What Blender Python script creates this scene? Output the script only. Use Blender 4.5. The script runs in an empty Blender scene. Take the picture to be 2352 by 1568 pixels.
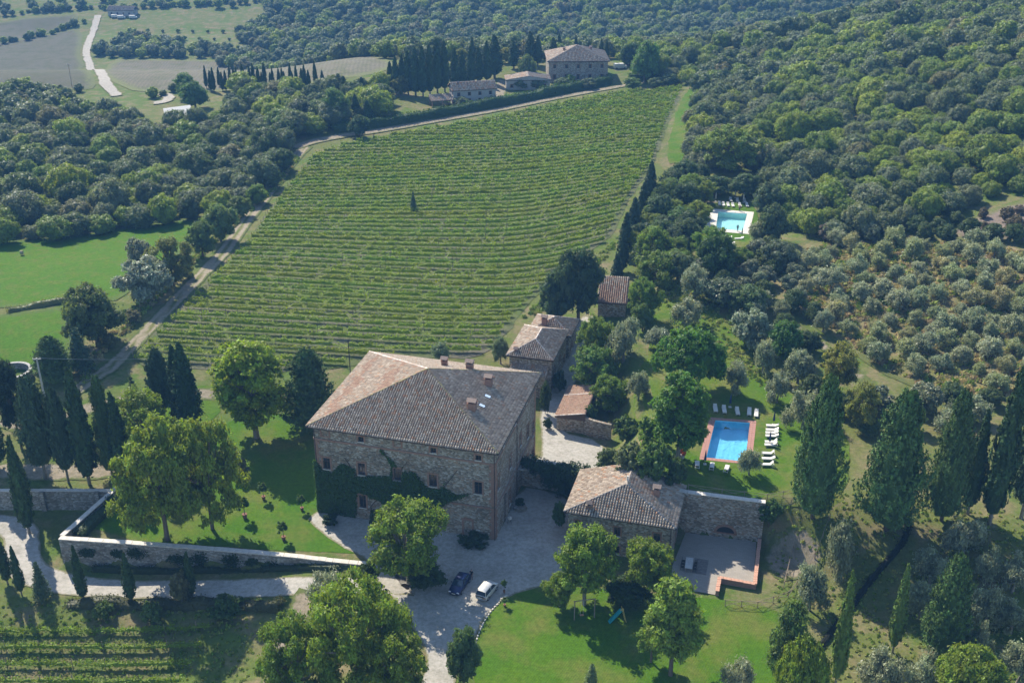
import bpy, bmesh, math, random
import numpy as np
from mathutils import Vector, Matrix
from mathutils.geometry import delaunay_2d_cdt

random.seed(7); RNG = np.random.default_rng(7)
sc = bpy.context.scene
col = sc.collection
rad = math.radians

# ------------------------------------------------------------------ camera, sky, sun, exposure
PITCH, FPX, CAMH = rad(26.0), 2600.0, 97.0          # focal length in pixels of a 2352 px wide frame
cd = bpy.data.cameras.new('camera'); cam = bpy.data.objects.new('camera', cd); col.objects.link(cam)
cam.location = (0, 0, CAMH); cam.rotation_euler = (rad(90) - PITCH, 0, 0)
cd.sensor_width = 36.0; cd.lens = FPX / 2352 * 36.0; cd.clip_start = 1.0; cd.clip_end = 5000
sc.camera = cam

SUN_EL, SUN_AZ = rad(42), rad(-32)                   # azimuth from +Y (view direction), negative = left
sun_dir = Vector((math.sin(SUN_AZ) * math.cos(SUN_EL), math.cos(SUN_AZ) * math.cos(SUN_EL), math.sin(SUN_EL)))
w = bpy.data.worlds.new('World'); sc.world = w; w.use_nodes = True
wt = w.node_tree; bg = wt.nodes['Background']
sky = wt.nodes.new('ShaderNodeTexSky'); sky.sky_type = 'NISHITA'; sky.sun_disc = False
sky.sun_elevation = SUN_EL; sky.sun_rotation = SUN_AZ; sky.altitude = 300; sky.air_density = 1.0; sky.dust_density = 0.4; sky.ozone_density = 2.5
wt.links.new(sky.outputs[0], bg.inputs[0]); bg.inputs[1].default_value = 0.13
sl = bpy.data.lights.new('sun', 'SUN'); sl.energy = 4.9; sl.angle = rad(0.5); sl.color = (1.0, 0.93, 0.80)
so = bpy.data.objects.new('sun', sl); col.objects.link(so)
so.rotation_euler = (-sun_dir).to_track_quat('-Z', 'Y').to_euler()
sc.view_settings.view_transform = 'Standard'; sc.view_settings.look = 'None'
sc.view_settings.exposure = 0.85; sc.view_settings.gamma = 1.0; sc.view_settings.use_curve_mapping = False
sc.render.engine = 'CYCLES'
cy = sc.cycles
cy.use_denoising = True; cy.max_bounces = 5; cy.diffuse_bounces = 2; cy.glossy_bounces = 2
cy.transmission_bounces = 3; cy.transparent_max_bounces = 6; cy.volume_bounces = 0
cy.use_adaptive_sampling = True; cy.adaptive_threshold = 0.02
try: cy.denoiser = 'OPENIMAGEDENOISE'
except Exception: pass

# ------------------------------------------------------------------ small numeric helpers
def S(t):
    t = np.clip(t, 0, 1); return t * t * (3 - 2 * t)
def softp(t): return np.log1p(np.exp(np.clip(t, -30, 30)))
def nz(x, y, s, seed=0):
    """cheap smooth value noise"""
    x = np.asarray(x, float) / s + seed * 17.3; y = np.asarray(y, float) / s + seed * 7.7
    xi = np.floor(x); yi = np.floor(y); fx = x - xi; fy = y - yi
    fx = fx * fx * (3 - 2 * fx); fy = fy * fy * (3 - 2 * fy)
    def h(a, b):
        v = np.sin(a * 127.1 + b * 311.7 + seed) * 43758.5453
        return v - np.floor(v)
    return (h(xi, yi) * (1 - fx) + h(xi + 1, yi) * fx) * (1 - fy) + (h(xi, yi + 1) * (1 - fx) + h(xi + 1, yi + 1) * fx) * fy
def inpoly(x, y, poly):
    x = np.asarray(x, float); y = np.asarray(y, float); c = np.zeros(x.shape, bool); n = len(poly)
    for i in range(n):
        x0, y0 = poly[i]; x1, y1 = poly[(i + 1) % n]
        if y0 == y1: continue
        m = ((y0 > y) != (y1 > y)) & (x < (x1 - x0) * (y - y0) / (y1 - y0) + x0)
        c ^= m
    return c
def dpoly(x, y, poly, closed=True):
    x = np.asarray(x, float); y = np.asarray(y, float); d = np.full(x.shape, 1e9); n = len(poly)
    for i in range(n if closed else n - 1):
        x0, y0 = poly[i][:2]; x1, y1 = poly[(i + 1) % n][:2]
        ex, ey = x1 - x0, y1 - y0; L = ex * ex + ey * ey + 1e-12
        t = np.clip(((x - x0) * ex + (y - y0) * ey) / L, 0, 1)
        d = np.minimum(d, np.hypot(x - x0 - t * ex, y - y0 - t * ey))
    return d

# ------------------------------------------------------------------ terrain height (metres)
LOW = [(-160, 147.2), (-60.2, 147.2), (-64.5, 133.4), (-20, 128.1), (-5, 110), (-5, 40), (-160, 40)]
def T(x, y):
    x = np.asarray(x, float); y = np.asarray(y, float)
    z = 2.0 * S((y - 160) / 45)
    z = z + 1.3 * np.sin(x * .035 + 1) * np.sin(y * .027) * S((y - 195) / 40) * (1 - S((y - 420) / 80))
    z = z + 3.2 * S((x + 5) / 55) * S((y - 182) / 30) * (1 - S((y - 330) / 80))
    z = z - 36 * S((y - 432) / 190) * (1 - .8 * S((x - 90) / 120) * (1 - S((y - 480) / 160)))
    z = z - 6 * S((-52 - x) / 60) * S((y - 190) / 130)
    z = z + np.minimum(.12 * np.maximum(0, y - 720), 70)
    z = z - .8 * S((-50 - x) / 20) * S((170 - y) / 20)
    # pool terrace and the hillside behind
    y0 = np.interp(x, [9, 13, 25.1, 35.9, 37, 46, 80], [146, 142.6, 136.1, 133.7, 131, 117, 100])
    wd = np.interp(x, [35.9, 37, 46, 80], [.4, 4, 19, 26])
    xl = np.interp(y, [143, 150, 160, 185, 205, 260], [10, 13.5, 16.5, 14.5, 24, 46])
    hh = np.interp(y, [200, 330, 430], [6.3, 4.0, 1.0])
    z = z + (hh - 0.6 * z.clip(0, 5)) * S((y - y0) / wd) * S((x - xl) / 7)
    hill = .245 * 9 * softp((x - 72) / 9) * np.interp(y, [90, 150, 250, 350, 430, 540, 700], [.12, .4, .8, 1, .9, .35, .05])
    z = z + np.minimum(hill, 75)
    pm = 1 - S((np.hypot(x - 52.3, y - 251) - 13) / 7); z = z * (1 - pm) + 7.0 * pm      # levelled pad of the far pool
    # low road and field outside the garden wall
    zo = -3.75 * S((-12 - x) / 48) - 2.2 * S((126 - y) / 16) * S((-16 - x) / 22)
    ins = inpoly(x, y, LOW); d = dpoly(x, y, LOW); sd = np.where(ins, d, -d)
    m = S((sd + .1) / .45)
    return z * (1 - m) + zo * m

fwv = np.array([0, math.cos(PITCH), -math.sin(PITCH)]); upv = np.array([0, math.sin(PITCH), math.cos(PITCH)])
def ray(px, py): return fwv + np.array([(px - 1176) / FPX, 0, 0]) + (784 - py) / FPX * upv
def at(px, py, z=0.0):
    d = ray(px, py); t = (z - CAMH) / d[2]; return np.array([t * d[0], t * d[1], z])
_tt = np.concatenate([np.arange(95, 320, .5), np.arange(320, 1500, 2.0)])
def G(px, py):
    """ground point seen at a pixel of the 2352 x 1568 photograph"""
    d = ray(px, py); P = _tt[:, None] * d; g = CAMH + P[:, 2] - T(P[:, 0], P[:, 1])
    i = int(np.argmax(g < 0)) if (g < 0).any() else len(_tt) - 1
    a, b = _tt[max(i - 1, 0)], _tt[i]
    for _ in range(12):
        m = .5 * (a + b); p = m * d
        if CAMH + p[2] - float(T(p[0], p[1])) < 0: b = m
        else: a = m
    p = b * d
    return np.array([p[0], p[1], float(T(p[0], p[1]))])
def GP(pts): return [tuple(G(*p)[:2]) for p in pts]
def proj(p):
    q = np.array(p, float) - np.array([0, 0, CAMH]); wv = q @ fwv
    return 1176 + FPX * q[0] / wv, 784 - FPX * (q @ upv) / wv, wv

# ------------------------------------------------------------------ mesh helpers
def mkmesh(name, V, F, mats=(), attrs=None, smooth=False, fm=None):
    me = bpy.data.meshes.new(name); V = np.asarray(V, np.float32)
    if isinstance(F, np.ndarray):
        n, k = F.shape
        me.vertices.add(len(V)); me.vertices.foreach_set('co', V.ravel())
        me.loops.add(n * k); me.loops.foreach_set('vertex_index', F.astype(np.int32).ravel())
        me.polygons.add(n); me.polygons.foreach_set('loop_start', np.arange(0, n * k, k, dtype=np.int32))
        me.polygons.foreach_set('loop_total', np.full(n, k, np.int32))
        me.update(calc_edges=True)
    else:
        me.from_pydata([tuple(v) for v in V], [], F); me.update()
    for m in mats: me.materials.append(m)
    if fm is not None: me.polygons.foreach_set('material_index', np.asarray(fm, np.int32))
    for k, (typ, dat) in (attrs or {}).items():
        a = me.attributes.new(k, typ, 'POINT')
        a.data.foreach_set('color' if typ == 'FLOAT_COLOR' else 'value', np.asarray(dat, np.float32).ravel())
    if smooth: me.polygons.foreach_set('use_smooth', np.ones(len(me.polygons), bool))
    return me
def link(name, data, parent=None, loc=None, rz=0, scale=None):
    o = bpy.data.objects.new(name, data); col.objects.link(o)
    if parent is not None: o.parent = parent
    if loc is not None: o.location = [float(c) for c in loc]
    if rz: o.rotation_euler = (0, 0, rz)
    if scale is not None: o.scale = scale
    return o
def tag(o, label=None, cat=None, group=None, kind=None):
    if label: o['label'] = label
    if cat: o['category'] = cat
    if group: o['group'] = group
    if kind: o['kind'] = kind
    return o
def empty(name, loc=(0, 0, 0), rz=0, scale=None):
    o = link(name, None, loc=loc, rz=rz, scale=scale); o.empty_display_size = .3; return o

class MB:
    """collects boxes, prisms, tubes; build() links them as one mesh"""
    def __init__(s): s.v = []; s.f = []; s.m = []
    def add(s, V, F, mi=0):
        b = len(s.v); s.v += [tuple(map(float, p)) for p in V]; s.f += [[i + b for i in f] for f in F]; s.m += [mi] * len(F); return s
    def box(s, c, d, mi=0, rz=0, rot=None, taper=1.0):
        hx, hy, hz = d[0] / 2, d[1] / 2, d[2] / 2
        P = [Vector((sx * hx * (taper if sz > 0 else 1), sy * hy * (taper if sz > 0 else 1), sz * hz)) for sz in (-1, 1) for sx, sy in ((-1, -1), (1, -1), (1, 1), (-1, 1))]
        M = rot if rot is not None else Matrix.Rotation(rz, 3, 'Z')
        return s.add([M @ p + Vector(c) for p in P], [[3, 2, 1, 0], [4, 5, 6, 7], [0, 1, 5, 4], [1, 2, 6, 5], [2, 3, 7, 6], [3, 0, 4, 7]], mi)
    def bar(s, a, b, wd, ht, mi=0):
        a = Vector(a); b = Vector(b); d = b - a; L = d.length
        R = d.to_track_quat('X', 'Z').to_matrix()
        return s.box((a + b) / 2, (L, wd, ht), mi, rot=R)
    def tube(s, pts, rs, n=6, mi=0, cap=True):
        pts = [Vector(p) for p in pts]; V = []; F = []
        if not hasattr(rs, '__len__'): rs = [rs] * len(pts)
        for i, p in enumerate(pts):
            d = (pts[min(i + 1, len(pts) - 1)] - pts[max(i - 1, 0)]).normalized()
            q = d.to_track_quat('Z', 'Y').to_matrix()
            for k in range(n):
                a = 2 * math.pi * k / n; V.append(p + q @ Vector((math.cos(a) * rs[i], math.sin(a) * rs[i], 0)))
        for i in range(len(pts) - 1):
            for k in range(n):
                F.append([i * n + k, i * n + (k + 1) % n, (i + 1) * n + (k + 1) % n, (i + 1) * n + k])
        if cap: F += [list(range(n))[::-1], [(len(pts) - 1) * n + k for k in range(n)]]
        return s.add(V, F, mi)
    def prism(s, poly, z0, z1, mi=0):
        n = len(poly); V = [(x, y, z0) for x, y in poly] + [(x, y, z1) for x, y in poly]
        F = [list(range(n))[::-1], list(range(n, 2 * n))] + [[i, (i + 1) % n, n + (i + 1) % n, n + i] for i in range(n)]
        return s.add(V, F, mi)
    def build(s, name, mats, parent=None, loc=None, rz=0, smooth=False):
        if not isinstance(mats, (list, tuple)): mats = [mats]
        me = mkmesh(name, s.v, s.f, mats, smooth=smooth, fm=s.m)
        return link(name, me, parent, loc, rz)

def add_kids(src, dst):
    for ch in src.children:
        c = ch.copy(); col.objects.link(c); c.parent = dst
        for g in ch.children:
            d = g.copy(); col.objects.link(d); d.parent = c
def dup(src, loc, rz=0, scale=None):
    r = src.copy(); col.objects.link(r); r.location = [float(c) for c in loc]; r.rotation_euler = (0, 0, rz)
    if scale is not None: r.scale = scale
    add_kids(src, r); return r
ORD = 'first second third fourth fifth sixth seventh eighth ninth tenth eleventh twelfth thirteenth fourteenth fifteenth sixteenth seventeenth eighteenth nineteenth'.split()
TENS = {2: 'twent', 3: 'thirt', 4: 'fort', 5: 'fift', 6: 'sixt', 7: 'sevent', 8: 'eight', 9: 'ninet'}
def ordw(i):                                              # 1-based
    if i < 20: return ORD[i - 1]
    return TENS[i // 10] + ('ieth' if i % 10 == 0 else 'y-' + ORD[i % 10 - 1])

# ------------------------------------------------------------------ materials
def newmat(name):
    m = bpy.data.materials.new(name); m.use_nodes = True; nt = m.node_tree; nt.nodes.clear()
    out = nt.nodes.new('ShaderNodeOutputMaterial'); return m, nt, out
class N:
    """tiny node helper"""
    def __init__(s, nt): s.nt = nt
    def n(s, t, ins=None, **kw):
        nd = s.nt.nodes.new('ShaderNode' + t)
        for k, v in kw.items(): setattr(nd, k, v)
        for k, v in (ins or {}).items(): s.set(nd, k, v)
        return nd
    def set(s, nd, k, v):
        if hasattr(v, 'is_output') or isinstance(v, bpy.types.NodeSocket): s.nt.links.new(v, nd.inputs[k])
        else: nd.inputs[k].default_value = v
    def noise(s, scale, detail=3, rough=.55, vec=None, out='Fac'):
        i = {'Scale': scale, 'Detail': detail, 'Roughness': rough}
        if vec is not None: i['Vector'] = vec
        return s.n('TexNoise', i).outputs[out]
    def ramp(s, fac, stops, interp='LINEAR'):
        r = s.n('ValToRGB', {'Fac': fac}); e = r.color_ramp; e.interpolation = interp
        while len(e.elements) < len(stops): e.elements.new(.5)
        for el, (p, c) in zip(e.elements, stops):
            el.position = p; el.color = c if len(c) == 4 else (*c, 1)
        return r.outputs[0]
    def mix(s, f, a, b, mode='MIX'):
        m = s.n('Mix', data_type='RGBA', blend_type=mode)
        s.set(m, 0, f); s.set(m, 6, a if not isinstance(a, tuple) or len(a) == 4 else (*a, 1)); s.set(m, 7, b if not isinstance(b, tuple) or len(b) == 4 else (*b, 1))
        return m.outputs[2]
    def math(s, op, a, b=0.0, c=None):
        m = s.n('Math', operation=op); s.set(m, 0, a); s.set(m, 1, b)
        if c is not None: s.set(m, 2, c)
        return m.outputs[0]
    def attr(s, name, o='Fac'): return s.n('Attribute', attribute_name=name).outputs[o]
    def pos(s): return s.n('NewGeometry').outputs['Position']
    def obj(s): return s.n('TexCoord').outputs['Object']
    def bump(s, h, st=.5, dist=.1): return s.n('Bump', {'Height': h, 'Strength': st, 'Distance': dist}).outputs[0]

def plain(name, c, rough=.7, metal=0, spec=.3, var=.12, scale=3.0, bump=0.0):
    m, nt, out = newmat(name); g = N(nt)
    v = g.noise(scale, 4, .6, g.obj()); cc = g.ramp(v, [(.25, tuple(x * (1 - var) for x in c)), (.75, tuple(min(1, x * (1 + var)) for x in c))])
    i = {'Base Color': cc, 'Roughness': rough, 'Metallic': metal, 'Specular IOR Level': spec}
    if bump: i['Normal'] = g.bump(v, bump, .05)
    b = g.n('BsdfPrincipled', i); nt.links.new(b.outputs[0], out.inputs[0]); return m

def ground_mat(name, c1, c2, c3, big=.06, mid=.6, fine=6.0, edge=None, ecol=None, stripes=None, bump=.5, tracks=None):
    """three real colours (lush, dry, bare) mixed by noise; 'edge' metres of ragged blend to ecol at the border"""
    m, nt, out = newmat(name); g = N(nt); p = g.pos()
    a = g.noise(big, 4, .6, p); b = g.noise(mid, 5, .65, p); f = g.noise(fine, 3, .7, p)
    cc = g.mix(g.ramp(a, [(.35, (0, 0, 0)), (.65, (1, 1, 1))]), (*c1, 1), (*c2, 1))
    cc = g.mix(g.ramp(b, [(.46, (0, 0, 0)), (.68, (1, 1, 1))]), cc, (*c3, 1))
    cc = g.mix(g.ramp(f, [(.3, (.7, .7, .7)), (.7, (0.0, 0.0, 0.0))]), cc, g.mix(1.0, cc, (.62, .62, .6, 1), 'MULTIPLY'))
    if stripes:
        ang, sc_, amt = stripes
        mp = g.n('Mapping', {'Vector': p, 'Rotation': (0, 0, ang)}).outputs[0]
        wv = g.n('TexWave', {'Vector': mp, 'Scale': sc_, 'Distortion': 2.5, 'Detail': 2.0, 'Detail Scale': .6}).outputs['Fac']
        cc = g.mix(g.math('MULTIPLY', wv, amt), cc, g.mix(1.0, cc, (.55, .55, .5, 1), 'MULTIPLY'))
    if tracks:
        e = g.attr('across'); t = g.math('ABSOLUTE', g.math('SUBTRACT', g.math('ABSOLUTE', e), .48))
        t = g.math('ADD', t, g.math('MULTIPLY', g.math('SUBTRACT', b, .5), .5))
        cc = g.mix(g.ramp(t, [(.12, (1, 1, 1)), (.36, (0, 0, 0))]), cc, (*tracks, 1))
    if edge:
        e = g.math('DIVIDE', g.attr('edge'), edge)
        e = g.math('ADD', e, g.math('MULTIPLY', g.math('SUBTRACT', g.noise(.9, 5, .7, p), .5), 2.2))
        cc = g.mix(g.ramp(e, [(.25, (1, 1, 1)), (.75, (0, 0, 0))]), cc, (*ecol, 1))
    cc = g.mix(g.ramp(g.noise(1.7, 4, .75, p), [(.36, (.75, .75, .75)), (.62, (0, 0, 0))]), cc, g.mix(1.0, cc, (.60, .64, .58, 1), 'MULTIPLY'))
    bs = g.n('BsdfPrincipled', {'Base Color': cc, 'Roughness': .95, 'Specular IOR Level': .1, 'Normal': g.bump(g.math('ADD', f, g.math('MULTIPLY', b, 2.0)), bump, .12)})
    nt.links.new(bs.outputs[0], out.inputs[0]); return m

def leaf_mat(name, trans=.40, gloss=.25, rough=.55, warm=(1.25, 1.2, .6), fixed=None):
    m, nt, out = newmat(name); g = N(nt)
    oi = g.n('ObjectInfo'); t = g.attr('tint')
    h = g.n('HueSaturation', {'Hue': g.math('ADD', .482, g.math('MULTIPLY', t, .036)), 'Saturation': 1.0,
                              'Value': g.math('ADD', .62, g.math('MULTIPLY', t, .76)), 'Color': oi.outputs['Color'] if fixed is None else (*fixed, 1)}).outputs[0]
    h = g.mix(g.math('MULTIPLY', g.math('SUBTRACT', oi.outputs['Random'], .5), .5), h, g.mix(1.0, h, (1.35, 1.1, .8, 1), 'MULTIPLY'))
    p = g.n('BsdfPrincipled', {'Base Color': h, 'Roughness': rough, 'Specular IOR Level': gloss})
    tr = g.n('BsdfTranslucent', {'Color': g.mix(1.0, h, (*warm, 1), 'MULTIPLY')})
    mx = g.n('MixShader', {0: trans}); nt.links.new(p.outputs[0], mx.inputs[1]); nt.links.new(tr.outputs[0], mx.inputs[2])
    nt.links.new(mx.outputs[0], out.inputs[0]); return m

def stone_mat(name, cols, mortar, scale=2.6, bump=.8, aspect=1.9, stain=(.5, .5, .48)):
    m, nt, out = newmat(name); g = N(nt); o = g.obj()
    wob = g.n('VectorMath', {0: o, 1: g.n('VectorMath', {0: g.noise(1.3, 3, .6, o, 'Color'), 1: (.28, .28, .28)}, operation='MULTIPLY').outputs[0]}, operation='ADD').outputs[0]
    mp = g.n('Mapping', {'Vector': wob, 'Scale': (1, 1, aspect)}).outputs[0]
    v1 = g.n('TexVoronoi', {'Vector': mp, 'Scale': scale}, feature='F1'); v2 = g.n('TexVoronoi', {'Vector': mp, 'Scale': scale}, feature='DISTANCE_TO_EDGE')
    rnd = g.n('SeparateColor', {0: v1.outputs['Color']}).outputs[0]
    n = len(cols); cc = g.ramp(rnd, [((i + .2) / n, c) for i, c in enumerate(cols)], 'CONSTANT')
    fine = g.noise(9, 4, .7, o); big = g.noise(.25, 4, .6, o)
    cc = g.mix(g.math('MULTIPLY', fine, .5), cc, g.mix(1.0, cc, (.55, .55, .55, 1), 'MULTIPLY'))
    cc = g.mix(g.ramp(v2.outputs['Distance'], [(.02, (1, 1, 1)), (.09, (0, 0, 0))]), cc, (*mortar, 1))
    cc = g.mix(g.ramp(big, [(.45, (0, 0, 0)), (.75, (.8, .8, .8))]), cc, g.mix(1.0, cc, (*stain, 1), 'MULTIPLY'))
    hgt = g.math('ADD', g.ramp(v2.outputs['Distance'], [(0, (0, 0, 0)), (.15, (1, 1, 1))]), g.math('MULTIPLY', fine, .5))
    b = g.n('BsdfPrincipled', {'Base Color': cc, 'Roughness': .93, 'Specular IOR Level': .15, 'Normal': g.bump(hgt, bump, .08)})
    nt.links.new(b.outputs[0], out.inputs[0]); return m
def brick_mat(name, c1=(.30, .13, .08), c2=(.40, .20, .13), mortar=(.32, .27, .22), sc_=1.0):
    m, nt, out = newmat(name); g = N(nt); o = g.obj()
    sp = g.n('SeparateXYZ', {0: o}); cx = g.n('CombineXYZ', {0: g.math('ADD', sp.outputs[0], sp.outputs[1]), 1: sp.outputs[2], 2: 0.0}).outputs[0]
    b = g.n('TexBrick', {'Vector': cx, 'Color1': (*c1, 1), 'Color2': (*c2, 1), 'Mortar': (*mortar, 1), 'Scale': sc_, 'Mortar Size': .012, 'Brick Width': .28, 'Row Height': .075})
    v = g.noise(1.2, 5, .7, o); cc = g.mix(g.math('MULTIPLY', v, .6), b.outputs[0], g.mix(1.0, b.outputs[0], (.5, .52, .55, 1), 'MULTIPLY'))
    bs = g.n('BsdfPrincipled', {'Base Color': cc, 'Roughness': .9, 'Specular IOR Level': .15, 'Normal': g.bump(b.outputs['Fac'], .3, .02)})
    nt.links.new(bs.outputs[0], out.inputs[0]); return m
def tile_mat(name, objcol=False):
    m, nt, out = newmat(name); g = N(nt); o = g.obj()
    c = g.n('ObjectInfo').outputs['Color'] if objcol else g.attr('tcol', 'Color')
    v = g.noise(5, 4, .7, g.pos()); lich = g.noise(1.6, 5, .7, g.pos())
    c = g.mix(g.math('MULTIPLY', v, .55), c, g.mix(1.0, c, (.5, .5, .52, 1), 'MULTIPLY'))
    c = g.mix(g.ramp(lich, [(.58, (0, 0, 0)), (.78, (.35, .35, .35))]), c, (.34, .29, .19, 1))
    b = g.n('BsdfPrincipled', {'Base Color': c, 'Roughness': .88, 'Specular IOR Level': .2, 'Normal': g.bump(v, .3, .03)})
    nt.links.new(b.outputs[0], out.inputs[0]); return m
def glass_mat(name, c=(.02, .025, .03)):
    return plain(name, c, rough=.08, spec=.6, var=.2)

GRASS = (.075, .125, .022); DRYG = (.16, .15, .055); DIRT = (.30, .22, .15)
MT = dict(
    ground=ground_mat('rough_grass', (.095, .155, .024), (.155, .16, .05), (.24, .19, .105), .05, .22, 4),
    lawn=ground_mat('mown_lawn', (.062, .160, .006), (.095, .178, .010), (.165, .175, .040), .09, .11, 5, stripes=(.5, 1.1, .28), bump=.6),
    pasture=ground_mat('green_field', (.062, .165, .005), (.088, .18, .008), (.125, .165, .022), .03, .4, 4, stripes=(1.95, .55, .35), edge=3, ecol=(.09, .13, .03)),
    gravel=ground_mat('pale_gravel', (.46, .42, .375), (.52, .475, .425), (.385, .35, .305), .07, .25, 16, edge=.5, ecol=(.22, .2, .12), bump=.25),
    dirt=ground_mat('dirt_track', (.30, .245, .18), (.35, .29, .22), (.22, .19, .12), .08, .8, 9, edge=1.1, ecol=(.11, .13, .04)),
    twotrack=ground_mat('worn_track', (.11, .15, .03), (.16, .165, .055), (.22, .185, .09), .1, .5, 8, tracks=(.30, .25, .18), edge=.8, ecol=(.10, .125, .035)),
    road=ground_mat('white_road', (.46, .41, .36), (.50, .45, .40), (.38, .34, .29), .05, .8, 7, edge=.5, ecol=(.2, .18, .1)),
    plough=ground_mat('ploughed_field', (.125, .12, .085), (.155, .145, .11), (.10, .11, .055), .012, .15, 2, stripes=(.25, .22, .6), edge=5, ecol=(.13, .14, .06)),
    stubble=ground_mat('stubble_field', (.185, .165, .12), (.215, .19, .14), (.135, .14, .075), .012, .15, 2, stripes=(-.1, .2, .35), edge=6, ecol=(.16, .17, .07)),
    vinesoil=ground_mat('vineyard_soil', (.16, .145, .105), (.11, .14, .032), (.095, .135, .028), .045, .28, 5),
    olivesoil=ground_mat('dry_grass', (.23, .19, .10), (.155, .17, .055), (.29, .22, .125), .06, .4, 5, edge=3, ecol=(.11, .125, .04)),
    poollawn=ground_mat('pool_lawn', (.068, .158, .008), (.120, .168, .018), (.20, .180, .060), .07, .13, 5, bump=.6),
    leaf=leaf_mat('leaves'), conifer=leaf_mat('conifer_needles', .12, .15, .7, (1.1, 1.1, .7)), oliveleaf=leaf_mat('olive_leaves', .34, .35, .45, (1.1, 1.1, .9)),
    bark=plain('bark', (.13, .10, .075), .95, var=.3, scale=6, bump=.6), greybark=plain('grey_bark', (.22, .2, .17), .95, var=.3, scale=6, bump=.6),
    stone=stone_mat('rubble_stone', [(.31, .26, .20), (.45, .385, .30), (.57, .50, .41), (.23, .195, .155), (.43, .30, .21), (.64, .58, .50)], (.42, .365, .29), bump=1.0),
    stone2=stone_mat('garden_wall_stone', [(.30, .28, .25), (.42, .39, .34), (.5, .47, .42), (.24, .22, .19), (.36, .31, .25)], (.26, .24, .2), 2.2),
    brick=brick_mat('brick'), coping=plain('pale_stone_coping', (.56, .51, .44), .9, var=.2, scale=4, bump=.3),
    tile=tile_mat('roof_tile'), tileobj=tile_mat('roof_tile_single', True), roofbase=plain('roof_bed', (.13, .10, .085), .95, var=.3, scale=4),
    glass=glass_mat('window_glass'), wood=plain('dark_wood', (.10, .065, .045), .7, var=.25, scale=8), redwood=plain('red_brown_shutter', (.20, .075, .05), .7, var=.2, scale=8),
    oldwood=plain('weathered_wood', (.24, .19, .14), .85, var=.3, scale=8), metal=plain('dark_metal', (.05, .045, .045), .5, .6), pipe=plain('copper_pipe', (.07, .05, .045), .5, .4),
    white=plain('white_plastic', (.60, .57, .51), .45, var=.05), cream=plain('cream_canvas', (.58, .55, .48), .8, var=.08), navy=plain('navy_canvas', (.02, .04, .12), .8, var=.15),
    oldtile=plain('old_cap_tile', (.27, .20, .16), .9, var=.3, scale=6), terracotta=plain('terracotta', (.19, .09, .06), .85, var=.2), paving=None, concrete=plain('pale_concrete', (.5, .48, .45), .9, var=.15, scale=2),
    plaster=plain('grey_plaster', (.36, .34, .31), .92, var=.15, scale=1.0),
)
def water_mat(name, c):
    m, nt, out = newmat(name); g = N(nt); p = g.pos()
    b = g.n('BsdfPrincipled', {'Base Color': (*c, 1), 'Roughness': .05, 'IOR': 1.33, 'Transmission Weight': 1.0, 'Normal': g.bump(g.noise(1.6, 3, .6, p), .12, .05)})
    tr = g.n('BsdfTransparent', {'Color': (*c, 1)}); lp = g.n('Fresnel', {'IOR': 1.33, 'Normal': g.bump(g.noise(1.6, 3, .6, p), .25, .05)})
    gl = g.n('BsdfGlossy', {'Roughness': .05}); mx = g.n('MixShader', {0: lp.outputs[0]})
    nt.links.new(tr.outputs[0], mx.inputs[1]); nt.links.new(gl.outputs[0], mx.inputs[2]); nt.links.new(mx.outputs[0], out.inputs[0]); nt.nodes.remove(b); return m

# ------------------------------------------------------------------ the ground sheet
xs = np.concatenate([np.linspace(-760, -100, 66)[:-1], np.arange(-100, 106, .8), np.linspace(106, 760, 64)])
ys = np.concatenate([np.arange(58, 215, .8), np.linspace(215, 470, 120), np.linspace(473, 800, 110), np.linspace(808, 1600, 50)])
X, Y = np.meshgrid(xs, ys)
# pools are real basins: keep the sheet below their floors
POOLZ = 6.3
Z = T(X, Y) + .05 * (nz(X, Y, 2.5, 3) - .5) * (Y < 215)
pool_c = None
def quad_grid(nx, ny):
    i = np.arange(nx * ny).reshape(ny, nx)
    return np.stack([i[:-1, :-1], i[:-1, 1:], i[1:, 1:], i[1:, :-1]], -1).reshape(-1, 4)
NEARPOOL = [at(1632, 963, POOLZ), at(1729, 969, POOLZ), at(1718, 1067, POOLZ), at(1612, 1056, POOLZ)]
FARZ = 7.0
FARPOOL = [at(1642, 483, FARZ), at(1724, 490, FARZ), at(1714, 537, FARZ), at(1631, 529, FARZ)]
for q, dz in ((NEARPOOL, POOLZ), (FARPOOL, FARZ)):
    pl = [tuple(p[:2]) for p in q]; ins = inpoly(X, Y, pl); d = dpoly(X, Y, pl)
    Z = np.where(ins | (d < 4.0), np.where(ins, dz - 2.4, np.where(d < 1.2, np.minimum(Z, dz - .3), Z * S((d - 1.2) / 2.8) + (dz - .12) * (1 - S((d - 1.2) / 2.8)))), Z)
PATIOZ = -0.05
me = mkmesh('ground', np.stack([X, Y, Z], -1).reshape(-1, 3), quad_grid(len(xs), len(ys)), [MT['ground']], smooth=True)
tag(link('ground', me), 'rolling grassy ground under the whole estate', None, None, 'structure')

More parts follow.
